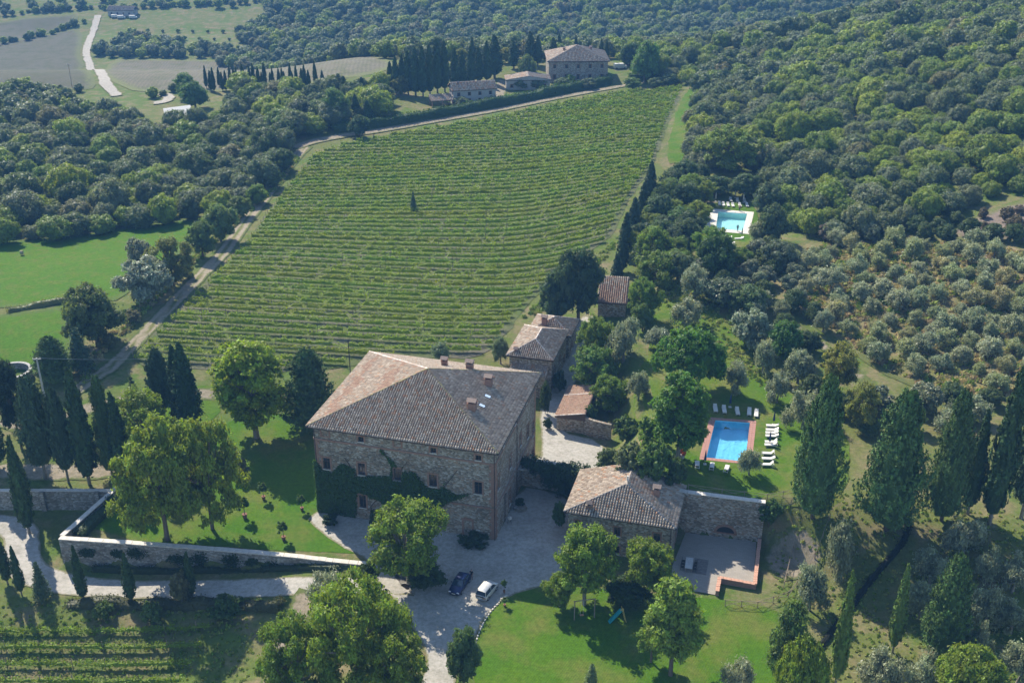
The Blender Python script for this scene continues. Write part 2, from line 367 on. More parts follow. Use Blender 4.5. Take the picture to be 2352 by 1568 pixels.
def densify(poly, step, closed=True):
    out = []; n = len(poly)
    for i in range(n if closed else n - 1):
        a = np.array(poly[i][:2]); b = np.array(poly[(i + 1) % n][:2]); k = max(1, int(np.linalg.norm(b - a) / step))
        out += [tuple(a + (b - a) * j / k) for j in range(k)]
    if not closed: out.append(tuple(poly[-1][:2]))
    return out
def chaikin(pts, it=2, closed=True):
    for _ in range(it):
        q = []; n = len(pts)
        if not closed: q.append(pts[0])
        for i in range(n if closed else n - 1):
            a = np.array(pts[i]); b = np.array(pts[(i + 1) % n]); q += [tuple(.75 * a + .25 * b), tuple(.25 * a + .75 * b)]
        if not closed: q.append(pts[-1])
        pts = q
    return pts
def sheet(name, poly, mat, off=.05, step=1.5, rag=.25, smooth=2, label=None, bstep=None, flat=None, holes=(), centre=None, width=None):
    poly = chaikin([tuple(p[:2]) for p in poly], smooth)
    poly = densify(poly, bstep or step)
    P = np.array(poly)
    if rag:
        P = P + rag * np.stack([nz(P[:, 0], P[:, 1], 2.2, 5) - .5, nz(P[:, 0], P[:, 1], 2.2, 9) - .5], -1) * 2
    lo, hi = P.min(0), P.max(0)
    gx, gy = np.meshgrid(np.arange(lo[0], hi[0], step), np.arange(lo[1], hi[1], step)); gx = gx.ravel(); gy = gy.ravel()
    pl = [tuple(p) for p in P]
    k = inpoly(gx, gy, pl); gx, gy = gx[k], gy[k]; k = dpoly(gx, gy, pl) > step * .5; gx, gy = gx[k], gy[k]
    n = len(P); vs = [Vector(p) for p in P]; ed = [(i, (i + 1) % n) for i in range(n)]
    for h in holes:
        h2 = densify(h, step); b0 = len(vs); vs += [Vector(p) for p in h2]; ed += [(b0 + i, b0 + (i + 1) % len(h2)) for i in range(len(h2))]
        k = ~inpoly(gx, gy, h2); gx, gy = gx[k], gy[k]
    vs += [Vector((a, b)) for a, b in zip(gx, gy)]
    r = delaunay_2d_cdt(vs, ed, [], 1, 1e-4)
    V2 = np.array([tuple(v) for v in r[0]]); F = [f for f in r[2]]
    for h in holes:
        cx_ = np.array([V2[list(f)].mean(0) for f in F]); F = [f for f, k in zip(F, inpoly(cx_[:, 0], cx_[:, 1], h)) if not k]
    F = np.array([f if (V2[f[1]][0]-V2[f[0]][0])*(V2[f[2]][1]-V2[f[0]][1])-(V2[f[1]][1]-V2[f[0]][1])*(V2[f[2]][0]-V2[f[0]][0]) > 0 else f[::-1] for f in F if len(f) == 3])
    zz = (T(V2[:, 0], V2[:, 1]) if flat is None else np.full(len(V2), flat)) + off
    at_ = {'edge': ('FLOAT', dpoly(V2[:, 0], V2[:, 1], pl))}
    if centre is not None: at_['across'] = ('FLOAT', dpoly(V2[:, 0], V2[:, 1], centre, False) / (width * .5))
    o = link(name, mkmesh(name, np.column_stack([V2, zz]), F, [mat], at_, smooth=True))
    tag(o, label, None, None, 'structure'); return o
def ribbon(pts, wd):
    c = np.array(chaikin([tuple(p[:2]) for p in pts], 3, False)); t = np.gradient(c, axis=0); t /= np.linalg.norm(t, axis=1)[:, None] + 1e-9
    nn = np.stack([-t[:, 1], t[:, 0]], -1); W = wd if hasattr(wd, '__len__') else [wd, wd]
    h = np.interp(np.linspace(0, 1, len(c)), np.linspace(0, 1, len(W)), W)[:, None] * .5
    return [tuple(p) for p in c + nn * h] + [tuple(p) for p in (c - nn * h)[::-1]], [tuple(p) for p in c]

HR = rad(-15.2); HU = np.array([math.cos(HR), math.sin(HR)]); HV = np.array([-math.sin(HR), math.cos(HR)])   # plan axes of the houses
# --- fields far off
sheet('ploughed_field', GP([(-60, 110), (-60, 240), (60, 205), (150, 207), (232, 205), (205, 170), (180, 128), (196, 60), (120, 78)]), MT['plough'], .15, 8, 1.5, 1, 'bare ploughed field left of the white road')
sheet('ploughed_field', GP([(-60, 100), (-60, 60), (100, 38), (190, 33), (150, 60), (60, 92)]), MT['plough'], .15, 8, 1.5, 1, 'narrow brown field beyond the hedgerow at top left')
sheet('stubble_field', GP([(215, 134), (420, 139), (700, 141), (905, 139), (900, 165), (760, 190), (600, 200), (470, 212), (330, 212), (262, 196), (222, 165)]), MT['stubble'], .15, 8, 1.5, 1, 'pale stubble field in front of the far wood')
FARROAD = GP([(268, 222), (258, 210), (238, 190), (207, 150), (196, 124), (205, 92), (218, 60), (226, 36)])
sheet('road', ribbon(FARROAD, [4.2, 4.4, 4.4, 4.6])[0], MT['road'], .3, 2, .5, 0, 'white gravel road winding up between the fields')
sheet('road', ribbon(GP([(352, 238), (382, 235), (390, 224), (372, 216)]), 4.5)[0], MT['road'], .3, 2, .5, 0, 'white gravel lay-by at the foot of the far road')
# --- green fields on the left
sheet('green_field', GP([(-80, 562), (120, 548), (300, 520), (470, 500), (445, 545), (415, 590), (330, 640), (285, 690), (200, 694), (-80, 712)]), MT['pasture'], .12, 4, .8, 1, 'bright green field beside the left wood')
sheet('green_field', GP([(-80, 735), (60, 715), (165, 702), (180, 760), (160, 835), (60, 862), (-80, 880)]), MT['pasture'], .10, 3, .6, 1, 'small bright green field with drill lines above the round stone tank')
# --- vineyard floor
VINE = GP([(285, 840), (500, 850), (690, 856), (830, 838), (980, 818), (1090, 826), (1150, 790), (1195, 722), (1235, 680), (1300, 612), (1400, 552), (1412, 520),
           (1440, 468), (1500, 380), (1528, 300), (1572, 203), (1430, 212), (1280, 240), (1100, 278), (900, 312), (775, 336), (715, 362), (650, 440), (565, 560), (500, 622), (420, 702), (350, 772)])
sheet('vineyard_soil', VINE, MT['vinesoil'], .08, 3, .6, 1, 'grassy grey soil of the vineyard slope')
tr, ce = ribbon(GP([(160, 905), (250, 850), (300, 800), (370, 730), (455, 640), (520, 575), (565, 505), (620, 440), (665, 375), (700, 338)]), [3.5, 3.5, 4.5, 5])
sheet('worn_track', tr, MT['twotrack'], .13, 1.5, .3, 0, 'worn earth track along the left edge of the vineyard', centre=ce, width=4.5)
sheet('lane', ribbon(GP([(672, 342), (710, 328), (780, 314), (900, 297), (1100, 262), (1280, 225), (1420, 199), (1480, 190)]), [6, 4.6, 4.2, 4.2])[0], MT['dirt'], .22, 2, .2, 0, 'pale lane along the far edge of the vineyard')
sheet('grass_strip', GP([(1575, 205), (1615, 205), (1590, 290), (1570, 370), (1530, 380), (1540, 300)]), MT['lawn'], .12, 3, .5, 1, 'mown grass strip along the right side of the vineyard')
# --- olive grove floor, path
sheet('olive_grove_floor', GP([(1715, 575), (1900, 545), (2120, 545), (2420, 560), (2420, 905), (2200, 905), (2060, 880), (1960, 815), (1850, 735), (1745, 675)]), MT['olivesoil'], .10, 3, .8, 1, 'dry tawny grass under the olive grove')
sheet('path', ribbon(GP([(1720, 640), (1765, 700), (1850, 762), (1920, 815), (1990, 880), (2060, 930), (2110, 960)]), [1.6, 2, 2.4, 2])[0], MT['dirt'], .14, 1.5, .3, 0, 'earth path between the pool garden and the olive grove')
sheet('bare_slope', GP([(2150, 545), (2230, 500), (2330, 462), (2430, 440), (2430, 560), (2250, 556)]), ground_mat('bare_scrub', (.23, .175, .15), (.17, .14, .11), (.28, .22, .18), .08, .4, 4, edge=3, ecol=(.13, .14, .05)), .12, 2.5, .8, 1, 'bare brownish slope below the hillside wood at the right edge')
# --- lawns
sheet('pool_lawn', GP([(1470, 1000), (1450, 900), (1500, 800), (1480, 700), (1600, 690), (1680, 740), (1760, 850), (1850, 930), (1950, 1000), (1950, 1090), (1930, 1170), (1840, 1160)]) + [(35.6, 134.4), (25.3, 136.9), (18.5, 141.5)], MT['poollawn'], .05, 1.6, .3, 1, 'mown grass terrace round the blue pool', holes=[[tuple(p[:2]) for p in NEARPOOL]])
sheet('garden_lawn', [(-63.8, 134.6), (-24, 130.3), (-19, 131.5), (-27, 139.5), (-28.5, 150), (-24, 165), (-42, 172), (-58, 160), (-60, 148)], MT['lawn'], .05, 1.5, .15, 1, 'green lawn inside the stone garden wall')
sheet('orchard_lawn', GP([(190, 925), (330, 905), (500, 880), (510, 900), (505, 960), (420, 985), (220, 985), (120, 1000), (60, 960)]), MT['lawn'], .05, 1.6, .3, 1, 'mown lawn below the vineyard on the left')
sheet('playground_lawn', GP([(1162, 1368), (1245, 1345), (1400, 1352), (1640, 1375), (1700, 1380), (1790, 1400), (1880, 1480), (1820, 1600), (1500, 1660), (1120, 1660), (1085, 1560), (1092, 1470), (1120, 1410)]), MT['lawn'], .05, 1.6, .12, 2, 'smooth green playground lawn at the bottom')
# --- gravel and drives
HO = np.array([-28.64, 140.89])                                   # wall corner of the main house
def hl(s, d): return tuple(HO + HU * s + HV * d)
sheet('gravel_court', [hl(-.9, -1.2), hl(-.3, .3), hl(27.0, .2), hl(27.0, 14.5), hl(31, 14.5), (9.6, 143.5), (8.0, 136), (8.0, 131.5), (9.5, 126)] +
      GP([(1242, 1348), (1165, 1368), (1118, 1412), (1090, 1470), (1060, 1520), (1036, 1600), (940, 1600), (985, 1530), (968, 1470), (930, 1420), (905, 1370), (850, 1330)]) + [(-19.6, 128.9)] + GP([(770, 1250), (705, 1195)]),
      MT['gravel'], .07, 1.5, .12, 1, 'pale gravel forecourt in front of the stone villa')
sheet('gravel_lane', [hl(27.3, 15.5), hl(31.5, 15), (12.5, 147.5), (15.2, 152), (15.6, 161), (7.6, 164.2), (9.3, 171), (11.5, 180), (15, 196), (16.8, 204), (14.2, 207), (10.4, 193), (6.5, 179.5), (4.6, 172), hl(28.2, 24.5), hl(27.3, 22)],
      MT['gravel'], .07, 1.5, .12, 1, 'pale gravel yard and lane behind the villa')
sheet('driveway', ribbon([(-13, 123.5), (-24, 124.2), (-38, 125.6), (-52, 127), (-62, 128.0), (-69.5, 131), (-72.5, 136.5), (-74, 141.5), (-80, 143.8), (-95, 144)], [4.6, 4, 4, 4.2, 5.2, 5.2, 4.6, 4])[0], MT['gravel'], .07, 1.4, .2, 0, 'gravel drive running below the garden wall')
sheet('worn_track', ribbon([(-27, 123.5), (-28.5, 119), (-30, 112), (-29.5, 104), (-28, 96)], [5, 4, 3.4, 3])[0], MT['dirt'], .10, 1.4, .3, 0, 'dirt track leaving the drive toward the bottom edge')
tr, ce = ribbon(GP([(0, 960), (60, 985), (130, 965), (215, 935), (300, 915), (400, 905), (500, 905)]), 4)
sheet('worn_track', tr, MT['dirt'], .10, 1.4, .3, 0, 'earth path crossing the lawn behind the left cypresses')
sheet('worn_track', ribbon(GP([(-30, 1085), (60, 1080), (150, 1085), (240, 1078), (300, 1060)]), 5)[0], MT['dirt'], .09, 1.4, .5, 0, 'bare earth strip under the left cypresses')
sheet('bare_bank', GP([(1760, 1240), (1840, 1205), (1880, 1230), (1900, 1290), (1850, 1330), (1790, 1340), (1755, 1300)]), MT['dirt'], .09, 1.4, .5, 1, 'bare reddish earth bank right of the patio')

# ------------------------------------------------------------------ hazy air
m, nt, out = newmat('haze'); g = N(nt)
pv = g.n('VolumePrincipled', {'Color': (.20, .50, 1.0, 1), 'Density': .00022, 'Anisotropy': .0}); nt.links.new(pv.outputs[0], out.inputs['Volume'])
hz = MB().box((0, 820, 41), (1560, 1780, 134)).build('haze', m); tag(hz, 'thin blue haze over the valley', None, None, 'stuff')

# ------------------------------------------------------------------ foliage generators (numpy)
def ico(sub):
    b = bmesh.new(); bmesh.ops.create_icosphere(b, subdivisions=sub, radius=1); b.verts.ensure_lookup_table()
    V = np.array([tuple(v.co) for v in b.verts]); F = np.array([[v.index for v in f.verts] for f in b.faces]); b.free(); return V, F
ICO1 = ico(1); ICO2 = ico(2)
def unit(v): return v / (np.linalg.norm(v, axis=-1, keepdims=True) + 1e-9)
def tris(pos, nrm, size, rng, elong=1.0, up=0.0):
    """leaf triangles at pos facing roughly nrm"""
    n = len(pos); nrm = unit(nrm)
    a = unit(rng.normal(size=(n, 3)) + up * np.array([0, 0, 1.0])); t = unit(a - nrm * (a * nrm).sum(1, keepdims=True)); b = np.cross(nrm, t)
    size = np.broadcast_to(size, (n,)); V = np.empty((n, 3, 3))
    for k, th in enumerate((math.pi / 2, math.pi * 7 / 6, math.pi * 11 / 6)):
        r = size * rng.uniform(.65, 1.2, n); V[:, k] = pos + (t * (math.sin(th) * elong * r)[:, None] + b * (math.cos(th) * r)[:, None])
    return V.reshape(-1, 3)
class Cloud:
    def __init__(s): s.V = []; s.F = []; s.t = []; s.n = 0
    def leaves(s, V, tint):
        k = len(V); s.V.append(V); s.F.append(np.arange(k).reshape(-1, 3) + s.n); s.t.append(np.repeat(tint, 3)); s.n += k
    def solid(s, V, F, tint=.45):
        s.V.append(V); s.F.append(F + s.n); s.t.append(np.full(len(V), tint)); s.n += len(V)
    def mesh(s, name, mat): return mkmesh(name, np.concatenate(s.V), np.concatenate(s.F), [mat], {'tint': ('FLOAT', np.concatenate(s.t))})
def lump_crown(lumps, nclump, per, lsize, rng, mat, core=.74, spread=.30, name='crown', up=0.0, bottom=-.55, icoV=ICO1, open_=False, elong=1.15, nj=.7, nup=.45):
    """lumps: (cx,cy,cz,rx,ry,rz). clumps of leaf triangles over the lump surfaces, a solid leafy core inside"""
    L = np.array(lumps); c = Cloud()
    wgt = (L[:, 3] * L[:, 4]) ** 1.0; wgt = wgt / wgt.sum(); k = rng.choice(len(L), nclump * 3, p=wgt)
    d = unit(rng.normal(size=(len(k), 3))); keep = d[:, 2] > bottom; k, d = k[keep], d[keep]
    P = L[k, :3] + d * L[k, 3:] * rng.uniform(.80, 1.03, len(k))[:, None]
    ok = np.ones(len(P), bool)
    if not open_:
        for l in L:
            q = (P - l[:3]) / l[3:]; ok &= (q * q).sum(1) > .62
    P, d, k = P[ok][:nclump], d[ok][:nclump], k[ok][:nclump]
    R = L[k, 3:].mean(1); ct = np.clip(rng.normal(.5, .2, len(P)), 0, 1)
    pp = np.repeat(P, per, 0); dd = np.repeat(d, per, 0); rr = np.repeat(R, per) * spread
    off = rng.normal(size=pp.shape) * rr[:, None] * np.array([1, 1, .75]) * .6
    nr = unit(dd + rng.normal(size=pp.shape) * nj + np.array([0, 0, nup]))
    tt = np.clip(np.repeat(ct, per) + rng.normal(0, .16, len(pp)), 0, 1)
    c.leaves(tris(pp + off, nr, lsize * rng.uniform(.7, 1.25, len(pp)), rng, elong, up), tt)
    if core:
        for l in L:
            V, F = icoV; V = V * (1 + .18 * (rng.random((len(V), 1)) - .5)); c.solid(l[:3] + V * l[3:] * core, F)
    return c.mesh(name, mat)
def round_lumps(rng, R, H, z0, n, core=True, rmin=.15, rmax=.30, wild=.22, fill=.35):
    """uneven crown: many boughs of unequal size in a bulging envelope of radius R from z0 to z0+H"""
    zc = z0 + H * .48; out = []; ph = rng.uniform(0, 6.28, 4)
    for i in range(n):
        th = 2.4 * i + rng.uniform(-.5, .5); f = (i + .5) / n; cz = 1 - 1.85 * f; rr = math.sqrt(max(0, 1 - cz * cz)) ** .85
        env = 1 + wild * (math.sin(2 * th + ph[0]) * .5 + math.sin(3 * th + ph[1] + 3 * cz) * .5) + rng.uniform(-.1, .1)
        r = rng.uniform(rmin, rmax); k = (1 - r * .9) * env * (rng.uniform(.35, .75) if rng.random() < fill else 1)
        out.append((math.cos(th) * rr * R * k, math.sin(th) * rr * R * k, zc + cz * H * .5 * (1 - r * .8) * (1 + .12 * math.sin(th + ph[2])), R * r, R * r, R * r * rng.uniform(.65, .95)))
    if core: out.append((0, 0, zc - H * .04, R * .58, R * .58, H * .32))
    return out
def trunk_mesh(rng, h, r, lumps, mat, nb=6, name='trunk', lean=0.0):
    b = MB(); top = Vector((rng.uniform(-.3, .3) + lean, rng.uniform(-.3, .3), h))
    mid = Vector((top.x * .4 + rng.uniform(-.15, .15), top.y * .4, h * .55))
    b.tube([(0, 0, -.6), (0, 0, 0.05), mid, top], [r * 1.25, r * 1.1, r * .8, r * .55], 7)
    for l in list(lumps)[:nb]:
        p = Vector(l[:3]); s0 = mid.lerp(top, rng.uniform(.2, 1)); m_ = s0.lerp(p, .5) + Vector((0, 0, -.06 * (p - s0).length))
        b.tube([s0, m_, p], [r * .45, r * .28, r * .1], 5, cap=False)
    return mkmesh(name, b.v, b.f, [mat], smooth=True)
def column_crown(rng, H, R, prof, n, lsize, mat, z0=.6, up=2.2, core=.80, lobes=0, name='crown', tuft=.9, out=.25):
    """cypress-like column built of upright ragged sprays; prof(t) gives the radius fraction"""
    c = Cloud(); per = 16; m = n // per; t = rng.random(m) ** .85; th = rng.uniform(0, 2 * math.pi, m); lob = 1 + lobes * np.sin(th * 3 + t * 9) + lobes * .7 * np.sin(th * 2 - t * 17)
    r = np.maximum(prof(t), .03) * R * lob * rng.uniform(.70, 1.08, m); ct = np.clip(rng.normal(.5, .22, m), 0, 1)
    base = np.stack([np.cos(th) * r, np.sin(th) * r, z0 + t * (H - z0) * .985], -1); ln = tuft * rng.uniform(.5, 1.3, m) * (1 - .45 * t)
    dr = unit(np.stack([np.cos(th) * out, np.sin(th) * out, np.ones(m)], -1) + rng.normal(size=(m, 3)) * .16)
    bb = np.repeat(base, per, 0); u = rng.random(len(bb)); L_ = np.repeat(ln, per); wd = (.22 * L_ * (1.05 - u))[:, None]
    P = bb + np.repeat(dr, per, 0) * (u * L_)[:, None] + rng.normal(size=bb.shape) * wd * np.array([1, 1, .4]); tt = np.repeat(th, per)
    nr = np.stack([np.cos(tt), np.sin(tt), np.full(len(tt), .25)], -1) + rng.normal(size=bb.shape) * .55
    c.leaves(tris(P, nr, lsize * rng.uniform(.6, 1.2, len(P)), rng, 1.9, up), np.clip(np.repeat(ct, per) + rng.normal(0, .14, len(P)), 0, 1))
    m_ = 9; k = 14; tk = np.linspace(0, 1, k); V = []; F = []
    for i, t_ in enumerate(tk):
        for j in range(m_):
            a = 2 * math.pi * j / m_; q = float(prof(np.array([t_]))[0]) * R * core * (1 + lobes * math.sin(a * 3 + t_ * 9) + lobes * .7 * math.sin(a * 2 - t_ * 17)) * rng.uniform(.88, 1.05); V.append((math.cos(a) * q, math.sin(a) * q, z0 + t_ * (H - z0) * .97))
    for i in range(k - 1):
        for j in range(m_):
            a, b_, d, e = i * m_ + j, i * m_ + (j + 1) % m_, (i + 1) * m_ + (j + 1) % m_, (i + 1) * m_ + j
            F += [(a, b_, d), (a, d, e)]
    c.solid(np.array(V), np.array(F)); return c.mesh(name, mat)
def tier_crown(rng, H, R, n, lsize, mat, z0=1.0, tiers=11, droop=.25, power=.9, name='crown', arms=9):
    """fir or cedar: whorls of drooping branches"""
    c = Cloud(); P = []; Nn = []
    for i in range(tiers):
        f = i / (tiers - 1); rr = R * (1 - f) ** power + .12 * R; z = z0 + f * (H - z0 - .3)
        for k in range(arms):
            th = 2 * math.pi * k / arms + i * .8 + rng.uniform(-.25, .25); L = rr * rng.uniform(.75, 1.1); m_ = int(n / tiers / arms * (1.5 - f))
            s = rng.random(m_) ** .7; w_ = .18 * L * (1 - s * .6) + .1
            x = s * L; off = rng.normal(size=(m_, 3)) * np.stack([w_, w_, w_ * .45], -1)
            P.append(np.stack([np.cos(th) * x, np.sin(th) * x, z - droop * x * s + .12 * rng.random(m_)], -1) + off); Nn.append(np.tile([math.cos(th) * .5, math.sin(th) * .5, .8], (m_, 1)) + rng.normal(size=(m_, 3)) * .5)
    P = np.concatenate(P); Nn = np.concatenate(Nn)
    c.leaves(tris(P, Nn, lsize * rng.uniform(.7, 1.2, len(P)), rng, 1.5), np.clip(rng.normal(.5, .22, len(P)), 0, 1)); return c.mesh(name, mat)

# ------------------------------------------------------------------ tree kinds: (crown mesh, trunk mesh, nominal height, nominal width)
PROTO = {}
def addp(kind, crown, trunk, H, Wd): PROTO.setdefault(kind, []).append((crown, trunk, H, Wd))
def R_(s): return np.random.default_rng(s)
for i in range(4):      # broad garden trees with open clumpy crowns
    r = R_(10 + i); lu = round_lumps(r, 5.2, 7.8, 1.7, 46, core=False); addp('broad', lump_crown(lu, 640, 22, .19, r, MT['leaf'], core=.62, spread=.38, open_=True, bottom=-.35), trunk_mesh(r, 4.2, .33, lu, MT['greybark'], 20), 9.5, 10.4)
for i in range(3):      # feathery light trees (false acacia)
    r = R_(20 + i); lu = round_lumps(r, 5.6, 9.8, .8, 54, core=False, rmin=.12, rmax=.26, wild=.3); addp('feather', lump_crown(lu, 720, 22, .18, r, MT['leaf'], core=.55, spread=.46, elong=1.6, open_=True, bottom=-.4), trunk_mesh(r, 5, .32, lu, MT['bark'], 22), 10.6, 11.2)
for i in range(2):      # the very big ones at the bottom edge
    r = R_(26 + i); lu = round_lumps(r, 8.2, 10.0, 2.0, 84, core=False, rmin=.09, rmax=.19, wild=.3); addp('bigfeather', lump_crown(lu, 1250, 22, .19, r, MT['leaf'], core=.5, spread=.46, elong=1.6, open_=True, bottom=-.4), trunk_mesh(r, 6, .42, lu, MT['greybark'], 34), 12, 16.5)
for i in range(2):
    r = R_(31 + i); lu = round_lumps(r, 4.0, 11.8, 1.0, 56, core=False, rmin=.18, rmax=.34); addp('tall', lump_crown(lu, 760, 22, .21, r, MT['leaf'], core=.62, spread=.38, open_=True, bottom=-.35), trunk_mesh(r, 7, .32, lu, MT['greybark'], 20), 12.9, 8.0)
for i in range(4):      # dense evergreen oak
    r = R_(40 + i); lu = round_lumps(r, 4.0, 6.2, .6, 40, core=True, rmin=.18, rmax=.34); addp('oak', lump_crown(lu, 520, 18, .17, r, MT['leaf'], core=.78, spread=.32, nj=.6, nup=.25), trunk_mesh(r, 3, .3, lu, MT['bark'], 8), 6.8, 8.2)
for i in range(3):      # small shrubs
    r = R_(50 + i); lu = round_lumps(r, 1.5, 2.2, .1, 24, rmin=.18, rmax=.36); addp('shrub', lump_crown(lu, 190, 18, .11, r, MT['leaf'], core=.72, spread=.3), trunk_mesh(r, .8, .07, lu, MT['bark'], 5), 2.3, 3.1)
for i in range(2):      # silvery willow-like clumps
    r = R_(60 + i); lu = round_lumps(r, 3.4, 5.2, .5, 30, core=False, rmin=.18, rmax=.34, wild=.3); addp('willow', lump_crown(lu, 420, 22, .16, r, MT['oliveleaf'], core=.6, spread=.34, up=1.6, elong=2.0), trunk_mesh(r, 2, .22, lu, MT['greybark'], 6), 5.9, 7.0)
for i in range(7):      # olives: open, uneven, each pruned differently
    r = R_(70 + i); lu = []; el = r.uniform(.75, 1.25); sk = r.uniform(-.5, .5, 2)
    for k in range(17):
        th = k * 2.4 + r.uniform(-.5, .5); q = math.sqrt((k + .5) / 17) * 1.9 * r.uniform(.55, 1.15); zz = 3.1 - .40 * q * q + r.uniform(-.9, .6); lu.append((math.cos(th) * q * el + sk[0] * (zz - 2) * .4, math.sin(th) * q / el + sk[1] * (zz - 2) * .4, max(zz, 1.0), r.uniform(.35, .75), r.uniform(.35, .75), r.uniform(.45, .95)))
    addp('olive', lump_crown(lu, 290, 20, .10, r, MT['oliveleaf'], core=.45, spread=.62, elong=2.4, up=1.5, bottom=-.95, nj=.9, nup=.0, open_=True), trunk_mesh(r, 1.5, .2, lu, MT['greybark'], 10, lean=r.uniform(-.4, .4)), 4.3, 5.0)
cypf = lambda t: np.where(t < .12, .55 + .45 * (t / .12), 1.0) * np.clip(1 - ((t - .25).clip(0) / .76) ** 1.7, 0, 1) + .02
for i in range(3):
    r = R_(80 + i); b = MB().tube([(0, 0, -.5), (0, 0, 3), (0, 0, 9)], [.2, .17, .08], 6); addp('cypress', column_crown(r, 12, 1.15, cypf, 5600, .15, MT['conifer'], z0=1.1, tuft=.75, out=.12), mkmesh('trunk', b.v, b.f, [MT['greybark']], smooth=True), 12, 2.3)
for i in range(2):      # broad cypress, raised on a clean stem
    r = R_(90 + i); b = MB().tube([(0, 0, -.5), (0, 0, 4), (0, 0, 9)], [.3, .24, .1], 6)
    addp('broadcyp', column_crown(r, 13, 2.9, lambda t: np.clip(np.sin((np.clip(t, 0, 1) * .93 + .07) * math.pi) ** .55, 0, 1) * (1 - .45 * t), 10000, .16, MT['conifer'], z0=2.2, up=1.4, lobes=.12, tuft=1.3, out=.45), mkmesh('trunk', b.v, b.f, [MT['greybark']], smooth=True), 13, 5.4)
for i in range(2):      # big dark conifer
    r = R_(100 + i); b = MB().tube([(0, 0, -.5), (0, 0, 4), (0, 0, 12)], [.4, .3, .1], 6)
    addp('darkcon', column_crown(r, 15, 4.0, lambda t: (np.clip(1 - t, 0, 1) ** .62) * np.clip(.55 + t * 3, 0, 1) + .03, 17000, .15, MT['conifer'], z0=1.0, up=.9, lobes=.17, core=.74, tuft=1.4, out=.6), mkmesh('trunk', b.v, b.f, [MT['bark']], smooth=True), 15, 7.8)
for i in range(2):      # fir
    r = R_(110 + i); b = MB().tube([(0, 0, -.5), (0, 0, 3), (0, 0, 7.6)], [.18, .13, .03], 6); addp('fir', tier_crown(r, 8, 2.3, 4800, .17, MT['conifer']), mkmesh('trunk', b.v, b.f, [MT['bark']], smooth=True), 8, 4.8)
for i in range(2):      # umbrella pine, dense mop head
    r = R_(120 + i); lu = []
    for k in range(22):
        th = k * 2.4; f = math.sqrt((k + .5) / 22); lu.append((math.cos(th) * f * 3.9, math.sin(th) * f * 3.9, 5.4 - 2.3 * f * f + r.uniform(-.2, .2), 1.25, 1.25, 1.15))
    addp('mop', lump_crown(lu, 620, 24, .15, r, MT['leaf'], core=.78, spread=.3, elong=1.8, up=.8), trunk_mesh(r, 3.6, .3, lu, MT['bark'], 8), 6.6, 10.2)
for i in range(2):      # open pine with visible stem
    r = R_(130 + i); lu = []
    for k in range(17):
        th = k * 2.4 + r.uniform(-.3, .3); f = (k + .5) / 17; q = 2.5 * math.sqrt(1 - abs(f - .35)) * r.uniform(.5, 1.0) * (1.1 - .75 * f); lu.append((math.cos(th) * q, math.sin(th) * q, 2.8 + f * 5.6, r.uniform(.8, 1.15), r.uniform(.8, 1.15), r.uniform(.6, .85)))
    addp('pine', lump_crown(lu, 380, 26, .13, r, MT['leaf'], core=.5, spread=.42, elong=2.2, up=1.0, open_=True), trunk_mesh(r, 7.4, .2, lu, MT['bark'], 17), 9.0, 6.2)
def dome_lumps(r, R, H, n):
    """woodland canopy tree: a dome with bulging boughs"""
    out = [(0, 0, H * .42, R * .80, R * .80, H * .46)]
    for i in range(n):
        th = 2.4 * i + r.uniform(-.5, .5); f = (i + .4) / n; el = math.asin(1 - f * 1.02); q = r.uniform(.24, .42); k = r.uniform(.62, .80)
        out.append((math.cos(th) * math.cos(el) * R * k, math.sin(th) * math.cos(el) * R * k, H * .42 + math.sin(el) * H * .5 * k * 1.05, R * q, R * q, R * q * r.uniform(.85, 1.15)))
    return out
for i in range(6):      # woodland trees
    r = R_(140 + i); lu = dome_lumps(r, 3.6, 6.6, 13 + i)
    PROTO.setdefault('wood', []).append((lump_crown(lu, 330, 15, .17, r, MT['leaf'], core=.90, spread=.26, bottom=-.35, nj=.5, nup=.15), None, 6.4, 7.2))
for i in range(3):      # far woodland
    r = R_(150 + i); lu = dome_lumps(r, 3.6, 6.4, 8)
    PROTO.setdefault('far', []).append((lump_crown(lu, 150, 9, .27, r, MT['leaf'], core=.92, spread=.28, bottom=-.2, nj=.45, nup=.15), None, 6.2, 7.2))
r = R_(160); PROTO['farcyp'] = [(column_crown(r, 10, 1.0, cypf, 500, .42, MT['conifer'], z0=.2), None, 10, 2.0)]

